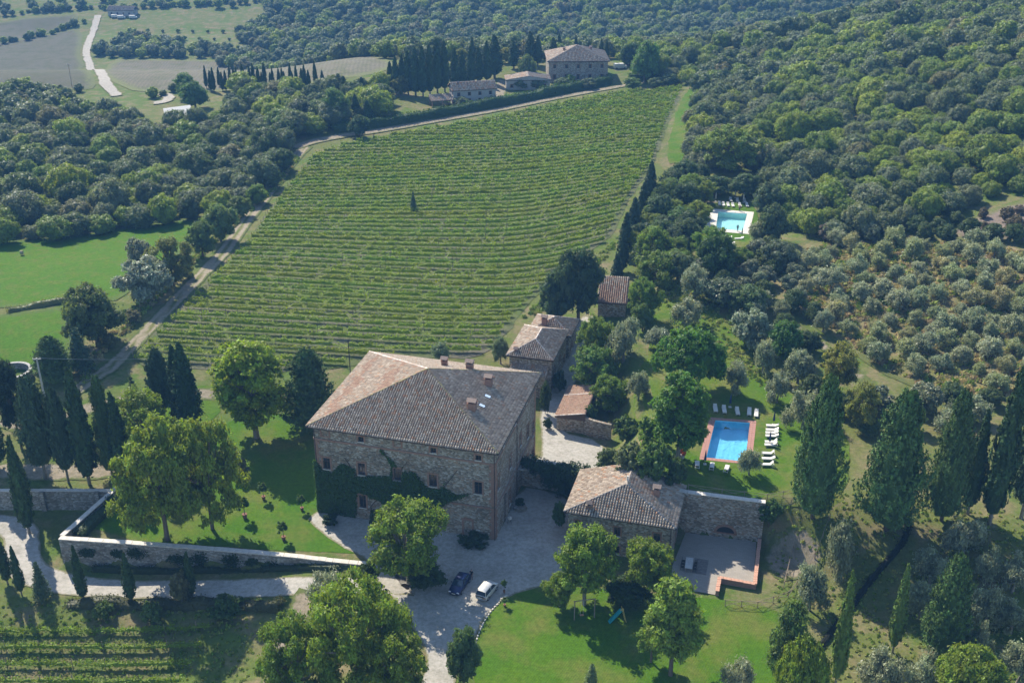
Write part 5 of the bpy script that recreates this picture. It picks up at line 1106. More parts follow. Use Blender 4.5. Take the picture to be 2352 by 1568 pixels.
for i, (sx, sy) in enumerate(((-.85, -.7), (-.85, .0), (-.85, .7), (.85, -.7), (.85, 0.0), (.85, .7))):
    q = Vector((pt[0], pt[1], .12)) + Matrix.Rotation(HR, 3, 'Z') @ Vector((sx, sy, 0)); rz = HR + (0 if sx < 0 else math.pi)
    if first is None:
        first = empty('garden_chair', q, rz); MB().box((0, 0, .44), (.44, .44, .04)).build('seat', MT['metal'], first); MB().box((-.21, 0, .68), (.04, .44, .45)).build('backrest', MT['metal'], first)
        for lx in (-.19, .19):
            for ly in (-.19, .19): MB().box((lx, ly, .21), (.04, .04, .42)).build('leg', MT['metal'], first)
        o = first
    else: o = dup(first, q, rz)
    tag(o, f'dark garden chair on the {"left" if sx < 0 else "right"} of the patio table, {ordw(i % 3 + 1)} from its near end', 'chair', 'chairs at the patio table')
# potted lemon trees
def make_pot(seed):
    r = R_(seed); root = empty('potted_tree'); mb = MB(); mb.tube([(0, 0, 0), (0, 0, .1), (0, 0, .52), (0, 0, .6)], [.17, .2, .27, .29], 12); mb.build('pot', MT['terracotta'], root)
    lu = round_lumps(r, .85, 1.5, 1.3, 8); k = link('crown', lump_crown(lu, 70, 20, .1, r, MT['leaf'], core=.6, spread=.35), root); k.color = (.07, .13, .022, 1); MB().tube([(0, 0, .6), (0, 0, 1.9)], [.05, .035], 6).build('trunk', MT['bark'], root); return root
po = make_pot(5); first = True
for q, s_, lb in (((606, 1147), 1.1, 'potted lemon tree in the middle of the garden lawn'), ((694, 1172), 1.0, 'potted lemon tree beside the ivy corner of the villa'), ((652, 1240), 1.15, 'potted lemon tree near the front of the garden lawn'), ((563, 1190), 1.35, 'leafy potted tree beside the big feathery tree')):
    p = G(*q); o = po if first else dup(po, p); o.location = p; o.scale = (s_, s_, s_); first = False; tag(o, lb, 'potted tree', 'potted trees on the lawn')
o = dup(po, [*G(1158, 1362)[:2], .07], 1, (.55, .55, .8)); tag(o, 'slim potted plant on the gravel beside the silver car', 'potted plant')
o = dup(po, [*G(1159, 1392)[:2], .07], 2, (.7, .7, .5)); tag(o, 'low potted plant at the lawn edge right of the silver car', 'potted plant')
# stone planters along the villa
for (a, d, r_), lb in (((28.6, 8.6, 1.1), 'round stone planter with dark shrub by the villa drainpipe'),):
    p = hl(a, d); pr_ = empty('stone_planter', (*p, 0.07)); tag(pr_, lb, 'planter'); MB().tube([(0, 0, 0), (0, 0, .55), (0, 0, .62)], [r_, r_, r_ * 1.06], 16).build('basin', MT['stone2'], pr_)
    k = link('shrub', PROTO['shrub'][0][0], pr_, (0, 0, .5), 0, (.55, .55, .55)); k.color = (.04, .07, .025, 1)
p = hl(28.1, 4.6); br = empty('barbecue', (*p, .07), HR); tag(br, 'white kettle barbecue standing against the villa side wall', 'barbecue')
for sx, sy in ((-.2, -.15), (.2, -.15), (0, .22)): MB().tube([(sx * 1.3, sy * 1.3, 0), (sx, sy, .7)], .025, 5).build('leg', MT['metal'], br)
mb = MB(); mb.tube([(0, 0, .62), (0, 0, .72), (0, 0, .92), (0, 0, 1.08)], [.12, .3, .33, .1], 12); mb.build('bowl', MT['white'], br, smooth=True)
ob = empty('flower_pot', (*G(1567, 1052)[:2], float(T(*G(1567, 1052)[:2])))); tag(ob, 'bush with orange-red flowers left of the blue pool', 'flowering bush'); MB().tube([(0, 0, 0), (0, 0, .6)], [.3, .42], 10).build('pot', MT['concrete'], ob)
k = link('flowers', PROTO['shrub'][1][0], ob, (0, 0, .5), 0, (.42, .42, .7)); k.color = (.55, .10, .03, 1)
# lawn kerb of white stones
kp = chaikin(GP([(1163, 1369), (1120, 1410), (1093, 1468), (1083, 1530)]), 2, False); kp = densify(kp, .42, False)
kr = empty('lawn_kerb', (*kp[0], .05)); tag(kr, 'curved edging of pale stones between gravel and playground lawn', 'kerb'); mb = MB().box((0, 0, 0), (.36, .2, .2), taper=.8); ke = mkmesh('kerb_stone', mb.v, mb.f, [MT['coping']])
for i, q in enumerate(kp): o = link('kerb_stone', ke, kr, (q[0] - kp[0][0], q[1] - kp[0][1], random.uniform(0.02, .06))); o.rotation_euler = (random.uniform(-.1, .1), 0, math.atan2(kp[min(i + 1, len(kp) - 1)][1] - kp[max(i - 1, 0)][1], kp[min(i + 1, len(kp) - 1)][0] - kp[max(i - 1, 0)][0]) + random.uniform(-.15, .15))

# ------------------------------------------------------------------ rustic crossed-rail fences
def rail_fence(name, label, pts, hgt=1.15, step=2.1, cross=True):
    P = densify(pts, step, False); r0 = Vector((P[0][0], P[0][1], float(T(*P[0])))); root = empty(name, r0); tag(root, label, 'fence'); Q = [Vector((x, y, float(T(x, y)))) - r0 for x, y in P]
    for q in Q: MB().tube([q + Vector((0, 0, -.2)), q + Vector((random.uniform(-.04, .04), 0, hgt))], .05, 6).build('post', MT['oldwood'], root)
    for a, b in zip(Q, Q[1:]):
        MB().tube([a + Vector((0, 0, hgt - .1)), b + Vector((0, 0, hgt - .1))], .035, 5).build('rail', MT['oldwood'], root)
        if cross:
            for u, v_ in ((.12, hgt - .15), (hgt - .15, .12)): MB().tube([a + Vector((0, .03 if u < v_ else -.03, u)), b + Vector((0, .03 if u < v_ else -.03, v_))], .03, 5).build('brace', MT['oldwood'], root)
    return root
rail_fence('rail_fence', 'rustic crossed-rail fence in front of the patio', GP([(1665, 1392), (1740, 1396), (1810, 1372), (1870, 1282)]))
rail_fence('rail_fence', 'rustic crossed-rail fence climbing the bare bank', GP([(1800, 1350), (1812, 1300), (1822, 1262)]))
rail_fence('rail_fence', 'weathered rail fence at the edge of the pool terrace above the retaining wall', [(25.4, 137.1), (30, 135.9), (36.2, 134.6), (41, 136)], 1.1, 2.4)
rail_fence('rail_fence', 'pale leaning rails running up to the dark conifer', GP([(1872, 1285), (1890, 1235), (1905, 1195)]), 1.2, 2.0, False)

# ------------------------------------------------------------------ poles and wires
def pole(name, label, p, h, mat, cross=True, r=.13):
    root = empty(name, p); tag(root, label, 'utility pole'); MB().tube([(0, 0, -.3), (0, 0, h)], [r, r * .7], 8).build('shaft', mat, root)
    if cross:
        MB().bar((-.7, 0, h - .25), (.7, .1, h - .25), .1, .1).build('crossarm', MT['metal'] if mat is not MT['concrete'] else mat, root)
        for x in (-.6, 0, .6): MB().tube([(x, 0, h - .2), (x, 0, h + .05)], .05, 6).build('insulator', MT['white'], root)
    return Vector((p[0], p[1], p[2] + h))
pa = G(106, 930); ha = height_for(pa, 822); t1 = pole('utility_pole', 'pale concrete power pole among the left conifers', pa, ha, MT['concrete'], r=.2)
pb_ = G(806, 872); t2 = pole('utility_pole', 'thin dark power pole standing at the vineyard foot behind the villa', pb_, height_for(pb_, 780), MT['metal'], r=.09, cross=False)
pc = G(166, 202); pole('utility_pole', 'thin power pole in the ploughed field', pc, height_for(pc, 148), MT['oldwood'], r=.12)
def wire(label, a, b, sag, r=.022):
    pts = [a.lerp(b, f / 14) - Vector((0, 0, sag * 4 * (f / 14) * (1 - f / 14))) for f in range(15)]; o = MB().tube(pts, r, 4).build('power_cable', MT['concrete']); tag(o, label, 'cable')
wire('pale power cable sagging from the concrete pole towards the villa', t1, t2, 1.6); wire('pale power cable dropping from the concrete pole to the left edge', t1, Vector((*G(-60, 1010)[:2], 3.0)), 1.0)
# round stone tank on the left
p = G(30, 868); tk = empty('stone_tank', p); tag(tk, 'round stone water tank half hidden by conifers at the left edge', 'tank'); V = []; F = []; n = 32
for r_, z_ in ((3.4, -.5), (3.4, 1.5), (3.0, 1.5), (3.0, -.5)):
    for k in range(n): a = 2 * math.pi * k / n; V.append((math.cos(a) * r_, math.sin(a) * r_, z_))
for i in range(3):
    for k in range(n): F.append([i * n + k, i * n + (k + 1) % n, (i + 1) * n + (k + 1) % n, (i + 1) * n + k])
MB().add(V, F).build('masonry', MT['stone2'], tk); me_ = MB().box((0, 0, 0), (.6, .55, .12)); me_ = mkmesh('coping_stone', me_.v, me_.f, [MT['plaster']])
for k in range(n): a = 2 * math.pi * (k + .5) / n; o = link('coping_stone', me_, tk, (math.cos(a) * 3.2, math.sin(a) * 3.2, 1.56), a + math.pi / 2)
tag(MB().tube([(0, 0, 0), (.6, .1, .02)], .5, 12).build('straw_bale', plain('straw', (.34, .28, .17), .95, var=.3, scale=9), None, Vector(G(48, 587)) + Vector((0, 0, .75))), 'round straw bale in the shade at the edge of the green field', 'bale')

# ------------------------------------------------------------------ the farm beyond the vineyard
def farm_ops(W, rows, n, w_=.9): return [((i + .5) * W / n - w_ / 2, z0, (i + .5) * W / n + w_ / 2, z1) for z0, z1 in rows for i in range(n)]
pf = at(1260, 190, float(T(22, 415))); hip_house('farm_house', 'large stone farmhouse with hipped roof beyond the vineyard', pf[:2], rad(2), 21.5, 17, 7.6, 11.6, 8.2, 8.8, farm_ops(21.5, ((5.0, 6.4), (1.0, 2.8)), 5), farm_ops(17, ((5.0, 6.4),), 3), MT['stone'], wts=(3, 3, 2, 3, 1.2, .6), hipback=True, oh=.6, zb=float(T(24, 418)), tilew=.5, chims=((6, 7, 9.6, .8, .8, 1), (16, 9, 9.6, .8, .8, 1)))
pf2 = at(1163, 207, float(T(0, 405))); hip_house('farm_annex', 'low farm annex with pink-grey tile roof joined to the farmhouse', pf2[:2], rad(3), 15.5, 6.5, 3.6, 4.9, 0, 0, farm_ops(15.5, ((.8, 2.0),), 4), [], MT['plaster'], wts=(2, 3, 1, 3, 1.5, .8), zb=float(T(5, 405)), tilew=.5, oh=.4)
pf3 = G(1042, 243)
fc = empty('farm_cottage', pf3, rad(14)); tag(fc, 'pale plastered farm cottage with pinkish roof beside the farm yard', 'house'); Lc, Dc = 14.5, 7.2
cf = Face((0, 0, 0), (1, 0, 0), (0, -1, 0)); cl_ = Face((0, Dc, 0), (0, -1, 0), (-1, 0, 0)); cr_ = Face((Lc, 0, 0), (0, 1, 0), (1, 0, 0)); cb_ = Face((Lc, Dc, 0), (-1, 0, 0), (0, 1, 0))
for f, L, ops in ((cf, Lc, farm_ops(Lc, ((3.0, 4.2), (.7, 2.0)), 4)), (cl_, Dc, farm_ops(Dc, ((3.0, 4.2),), 2)), (cr_, Dc, []), (cb_, Lc, [])):
    mb = MB(); wall_cells(mb, f, L, -1.5, 5.0, ops)
    if f in (cl_, cr_): mb.add([f.pt(0, 0, 5), f.pt(L, 0, 5), f.pt(L / 2, 0, 6.7)], [[0, 1, 2]])
    mb.build('wall', MT['plaster'], fc)
    for o in ops: window(fc, f, *o, surround=.12)
A_ = [(-.4, -.4, 4.95), (Lc + .4, -.4, 4.95), (Lc + .4, Dc / 2, 6.85), (-.4, Dc / 2, 6.85)]; B_ = [(Lc + .4, Dc + .4, 4.95), (-.4, Dc + .4, 4.95), (-.4, Dc / 2, 6.85), (Lc + .4, Dc / 2, 6.85)]
rf = roof_base(fc, [A_, B_], 4.8, [A_[0], A_[1], B_[0], B_[1]]); tile_plane(rf, A_, .5, .6, rng, (1.5, 3, .6, 3, 2.2, 1.6)); tile_plane(rf, B_, .5, .6, rng, (1.5, 3, .6, 3, 2.2, 1.6)); ridge(rf, A_[3], A_[2], rng, GRY, .6); chimney(rf, (2, 2.4, 6.0), .5, .5, .8); chimney(rf, (5, 1.6, 5.7), .4, .4, .8)
lt = empty('open_porch', G(1000, 246), rad(14)); tag(lt, 'open lean-to porch with brown tile roof left of the farm cottage', 'porch'); pl = [(-1.5, -1.5, 2.3), (6, -1.5, 2.3), (6, 4, 3.2), (-1.5, 4, 3.2)]
r3 = roof_base(lt, [pl], 2.15, pl); tile_plane(r3, pl, .5, .6, rng, (2, 2, 3, 2, 1, .6))
for x, y in ((-1.2, -1.2), (5.6, -1.2), (2.2, -1.2), (-1.2, 3.6), (5.6, 3.6)): MB().box((x, y, 1.1), (.3, .3, 2.4)).build('post', MT['brick'], lt)
sheet('farm_yard', GP([(1118, 240), (1135, 205), (1140, 185), (1165, 182), (1165, 212), (1150, 232)]), MT['dirt'], .2, 2, .2, 1, 'sunlit earth yard between the farm buildings')
def van(p, rz, label):
    root = empty('parked_van', p, rz); tag(root, label, 'van'); V, F = loft([(x, [(0, .35), (.9, .35), (.95, 1.1), (.85, h_), (0, h_ + .05)]) for x, h_ in ((-2.4, 1.7), (-2.3, 2.0), (1.2, 2.0), (1.7, 1.35), (2.4, 1.1), (2.5, .8))]); MB().add(V, F).build('body', MT['white'], root)
    MB().box((1.5, 0, 1.5), (.5, 1.5, .4)).build('windscreen', MT['glass'], root)
    for x in (-1.5, 1.6):
        for s_ in (-1, 1): MB().tube([(x, s_ * .75, .32), (x, s_ * .98, .32)], .32, 10).build('wheel', MT['metal'], root)
van(G(1424, 158), rad(10), 'white van parked on grass right of the farmhouse')
# pale sheet-metal roof in the wood, houses and cars at the far end of the road
p = G(412, 280); gh = empty('white_shed', p, rad(20)); tag(gh, 'shed with bright white sheet roof at the edge of the left wood', 'shed')
MB().add([(-4.5, -3, 2.2), (4.5, -3, 2.6), (4.5, 4, 4.4), (-4.5, 4, 4.0)], [[0, 1, 2, 3]]).build('roof', MT['concrete'], gh); MB().add([(-4.4, -2.9, -1), (4.4, -2.9, -1), (4.4, -2.9, 2.55), (-4.4, -2.9, 2.15)], [[0, 1, 2, 3]]).build('wall', MT['plaster'], gh)
MB().add([(-4.4, 3.9, -1), (-4.4, -2.9, -1), (-4.4, -2.9, 2.15), (-4.4, 3.9, 3.9)], [[0, 1, 2, 3]]).build('wall', MT['plaster'], gh); MB().add([(4.4, -2.9, -1), (4.4, 3.9, -1), (4.4, 3.9, 4.3), (4.4, -2.9, 2.55)], [[0, 1, 2, 3]]).build('wall', MT['plaster'], gh); MB().add([(-4.4, 3.9, -1), (4.4, 3.9, -1), (4.4, 3.9, 4.3), (-4.4, 3.9, 3.9)], [[0, 1, 2, 3]]).build('wall', MT['plaster'], gh)
p = G(283, 34); fh = empty('valley_house', p, rad(-6)); tag(fh, 'long grey roofed house in the haze at the end of the white road', 'house'); MB().box((0, 0, 1.2), (17, 8, 4.4)).build('wall', MT['plaster'], fh)
pl1 = [(-9, -4.5, 3.4), (9, -4.5, 3.4), (9, 0, 5.4), (-9, 0, 5.4)]; pl2 = [(9, 4.5, 3.4), (-9, 4.5, 3.4), (-9, 0, 5.4), (9, 0, 5.4)]; rr_ = roof_base(fh, [pl1, pl2], 3.2, [pl1[0], pl1[1], pl2[0], pl2[1]]); tile_plane(rr_, pl1, .7, .8, rng, (3, 3, 3, 1, .4, .2)); tile_plane(rr_, pl2, .7, .8, rng, (3, 3, 3, 1, .4, .2))
for x in (-6, -2, 2, 6): MB().box((x, -4.03, 1.4), (1.1, .06, 1.3)).build('window', MT['glass'], fh)
for q, lb in (((265, 41), 'left white car parked before the far valley house'), ((279, 43), 'middle white car parked before the far valley house'), ((306, 43), 'right white car parked before the far valley house'), ((304, 33), 'white car parked at the right end of the far valley house')): van(G(*q), rad(random.uniform(0, 30)), lb)

# ------------------------------------------------------------------ vineyard rows
rng = R_(77)
def vine_row(label, group, X_, Y_, dens, lsize, color, hgt=1.75, post_step=5.0, single_posts=False):
    """one trellised row: foliage following the ground along the polyline, posts every few metres"""
    d = np.hypot(np.diff(X_), np.diff(Y_)); s_ = np.concatenate([[0], np.cumsum(d)]); L = s_[-1]
    o0 = np.array([X_[0], Y_[0], float(T(X_[0], Y_[0]))]); root = empty('vine_row', o0); tag(root, label, 'vine row', group)
    n = int(L * dens); u = rng.random(n) * L; pl = np.floor(u / 1.1)
    ph = nz(pl * 3.1, Y_[0] + pl * 0, 1.0, 6); ph2 = nz(pl * 1.7 + 9, Y_[0] + pl * 0, 1.0, 8)                           # vigour of each vine
    keep = rng.random(n) < .35 + .75 * ph; u, ph, ph2 = u[keep], ph[keep], ph2[keep]; n = len(u); u = u + rng.normal(0, .12, n)
    x = np.interp(u, s_, X_); y = np.interp(u, s_, Y_); t = rng.random(n); lat = rng.normal(0, .21 + .12 * ph, n)
    z_ = T(x, y) + .5 + t ** .8 * (hgt - .7) * (.6 + .75 * ph) - .45 * np.abs(lat) + .12 * rng.normal(size=n); P = np.stack([x, y + lat, z_], -1) - o0
    c = Cloud(); c.leaves(tris(P, rng.normal(size=(n, 3)) * .8 + np.array([0, -.1, .7]), lsize * rng.uniform(.7, 1.25, n), rng), np.clip(.25 + .5 * ph2 + rng.normal(0, .15, n), 0, 1))
    us = np.arange(0, L, .55); sx, sy = np.interp(us, s_, X_), np.interp(us, s_, Y_); vg = nz(np.floor(us / 1.1) * 3.1, Y_[0] + us * 0, 1.0, 6); sz = T(sx, sy)
    miss = np.repeat(rng.random(len(us) // 2 + 1), 2)[:len(us)]; hh_ = np.where((vg < .2) | (miss < .05), .52, .80 + .60 * vg + .25 * rng.normal(size=len(us)) * .5) * (hgt / 1.75); V = []
    for q_ in range(len(us)):
        for dy, fz in ((-.13, .5), (-.10, .9), (.10, .9), (.13, .5)): V.append((sx[q_] + rng.normal(0, .05), sy[q_] + dy * (1 + rng.normal(0, .2)), sz[q_] + (.5 if fz == .5 else hh_[q_] * .92)))
    F_ = []
    for q_ in range(len(us) - 1):
        for e in range(3): a = q_ * 4 + e; F_ += [(a, a + 1, a + 5), (a, a + 5, a + 4)]
    c.solid(np.array(V) - o0, np.array(F_), .5)
    k = link('foliage', c.mesh('foliage', MT['leaf']), root); k.color = (*color, 1)
    mb = MB(); q = np.arange(0, L, post_step); ends = []
    for i, a in enumerate(q):
        px, py = float(np.interp(a, s_, X_)), float(np.interp(a, s_, Y_)); b = np.array([px, py, float(T(px, py))]) - o0; tp = b + np.array([rng.normal(0, .06), rng.normal(0, .05), hgt + rng.uniform(.0, .35)])
        if single_posts: MB().tube([b - [0, 0, .2], tp], .05, 5).build('post', MT['oldwood'], root)
        else: mb.tube([b - [0, 0, .1], tp], .045, 4, cap=False)
    if not single_posts: k = mb.build('trellis_posts', MT['oldwood'], root); k['kind'] = 'stuff'
    for zz in ((.8, 1.5) if single_posts else ()):
        MB().tube([np.array([a, b, float(T(a, b)) + zz]) - o0 for a, b in zip(X_[::4], Y_[::4])], .012, 3, cap=False).build('wire', MT['metal'], root)
VN = [tuple(p) for p in VINE]; yk = 178.0; rows = []
while yk < 418:
    X_ = np.arange(-85, 80, .6); wv_ = 1 - .88 * float(S((yk - 238) / 80))
    Y_ = yk + wv_ * (.13 * softp((-12 - X_) / 8) * 8 + .43 * softp((X_ - 4) / 5) * 5) + .25 * np.sin(X_ * .09 + yk)
    k = inpoly(X_, Y_, VN) & (dpoly(X_, Y_, VN) > .6)
    if k.any():
        idx = np.where(k)[0]; grp = np.split(idx, np.where(np.diff(idx) > 3)[0] + 1); g_ = max(grp, key=len)
        if len(g_) > 12: rows.append((X_[g_], Y_[g_]))
    yk += 3.05
for i, (X_, Y_) in enumerate(rows):
    dist = float(np.mean(Y_)); near = 1 - float(S((dist - 200) / 180))
    vine_row(f'{ordw(len(rows) - i)} row of green vines counted from the far lane', 'rows of the vineyard', X_, Y_, 36 + 32 * near, .15 + .11 * (1 - near), (.190 + .04 * near + .015 * math.sin(i), .268 + .04 * near + .015 * math.sin(i * 2.3), .012))
# vines in the bottom left corner
BL = GP([(0, 1450), (100, 1443), (250, 1440), (470, 1432)])
for i in range(4):
    a = G(-60, 1458 + i * 38); b = G(486 - i * 20, 1440 + i * 42); X_ = np.linspace(a[0], b[0], 60); Y_ = np.linspace(a[1], b[1], 60) + .3 * np.sin(np.linspace(0, 5, 60))
    vine_row(f'{ordw(i + 1)} row of vines below the drive at bottom left', 'vine rows at bottom left', X_, Y_, 65, .16, (.17, .25, .022), 1.5 if i else 1.2, 4.3, True)

# ------------------------------------------------------------------ hedges
def hedge(name, label, pts, wd, ht, color, dens=18, lsize=.3, cat='hedge', zfun=T, rough=.18):
    c = np.array(densify(chaikin(pts, 2, False), 1.0, False)); t = np.gradient(c, axis=0); t /= np.linalg.norm(t, axis=1)[:, None]; nn = np.stack([-t[:, 1], t[:, 0]], -1)
    o0 = np.array([*c[0], float(zfun(*c[0]))]); root = empty(name, o0); tag(root, label, cat); cl = Cloud(); zz = zfun(c[:, 0], c[:, 1])
    V = []; hh_ = ht * (1 + rough * (nz(c[:, 0], c[:, 1], 3, 4) - .5) * 2)
    for i in range(len(c)):
        for a, b in ((-.44, -.1), (-.42, .85), (-.25, .93), (.25, .93), (.42, .85), (.44, -.1)): V.append((*(c[i] + nn[i] * a * wd), zz[i] + b * hh_[i]))
    F = []
    for i in range(len(c) - 1):
        for k in range(5): a = i * 6 + k; F += [(a, a + 1, a + 7), (a, a + 7, a + 6)]
    cl.solid(np.array(V) - o0, np.array(F)); n = int(len(c) * dens); i = rng.integers(0, len(c), n); per = rng.random(n) * (2 * ht + wd) ; side = per < ht; side2 = per > ht + wd
    off = np.where(side, -wd / 2, np.where(side2, wd / 2, per - ht - wd / 2)); hz_ = np.where(side, per, np.where(side2, per - ht - wd, ht)) * (hh_[i] / ht)
    p2 = c[i] + t[i] * rng.uniform(-.5, .5, n)[:, None] + nn[i] * off[:, None]; P = np.stack([p2[:, 0], p2[:, 1], zz[i] + hz_], -1) - o0 + rng.normal(size=(n, 3)) * .12
    Nn = np.stack([nn[i, 0] * np.sign(off), nn[i, 1] * np.sign(off), np.where(side | side2, .3, 1.2)], -1) + rng.normal(size=(n, 3)) * .5
    cl.leaves(tris(P, Nn, lsize * rng.uniform(.7, 1.3, n), rng), np.clip(rng.normal(.5, .22, n), 0, 1)); o = link('foliage', cl.mesh('foliage', MT['leaf']), root); o.color = (*color, 1)
    mb = MB()
    for k in range(0, len(c), 6): mb.tube([np.array([*c[k], zz[k] - .1]) - o0, np.array([*c[k], zz[k] + ht * .5]) - o0], .06, 5)
    mb.build('stems', MT['bark'], root); return root
hedge('clipped_hedge', 'long clipped hedge along the lane beyond the vineyard', GP([(765, 305), (900, 288), (1000, 270), (1100, 252), (1200, 233), (1290, 214), (1400, 193)]), 3.2, 3.0, (.05, .095, .022), 26, .34)
hedge('clipped_hedge', 'clipped hedge continuing right of the farmhouse', GP([(1445, 188), (1520, 180), (1600, 170)]), 3.0, 2.8, (.05, .09, .022), 26, .34)
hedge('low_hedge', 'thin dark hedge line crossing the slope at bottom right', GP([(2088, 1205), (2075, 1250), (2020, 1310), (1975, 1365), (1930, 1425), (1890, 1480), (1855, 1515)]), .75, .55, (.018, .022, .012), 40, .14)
hedge('field_hedge', 'scrubby hedge between the two green fields', GP([(20, 716), (90, 703), (160, 692)]), 1.3, .8, (.17, .20, .09), 60, .16, rough=.9)
hedge('garden_hedge', 'leafy shrubs planted inside the slanting garden wall', [(-62.8, 135.2), (-61.6, 139), (-60.2, 143.5)], 1.8, 1.4, (.055, .09, .028), 70, .17, rough=.6)
hedge('wall_foot_weeds', 'rough weeds growing along the foot of the garden wall', [(-60, 131.6), (-50, 130.6), (-40, 129.6), (-30, 128.5), (-24, 127.9)], .9, .6, (.055, .075, .026), 34, .16, cat='weeds', rough=.8)
hedge('road_bank_scrub', 'rough scrub along the lower edge of the drive', [(-61, 124.3), (-52, 123.6), (-44, 122.8), (-36, 121.9), (-31, 120.6)], 1.8, 1.0, (.085, .095, .04), 60, .17, cat='scrub', rough=.9)

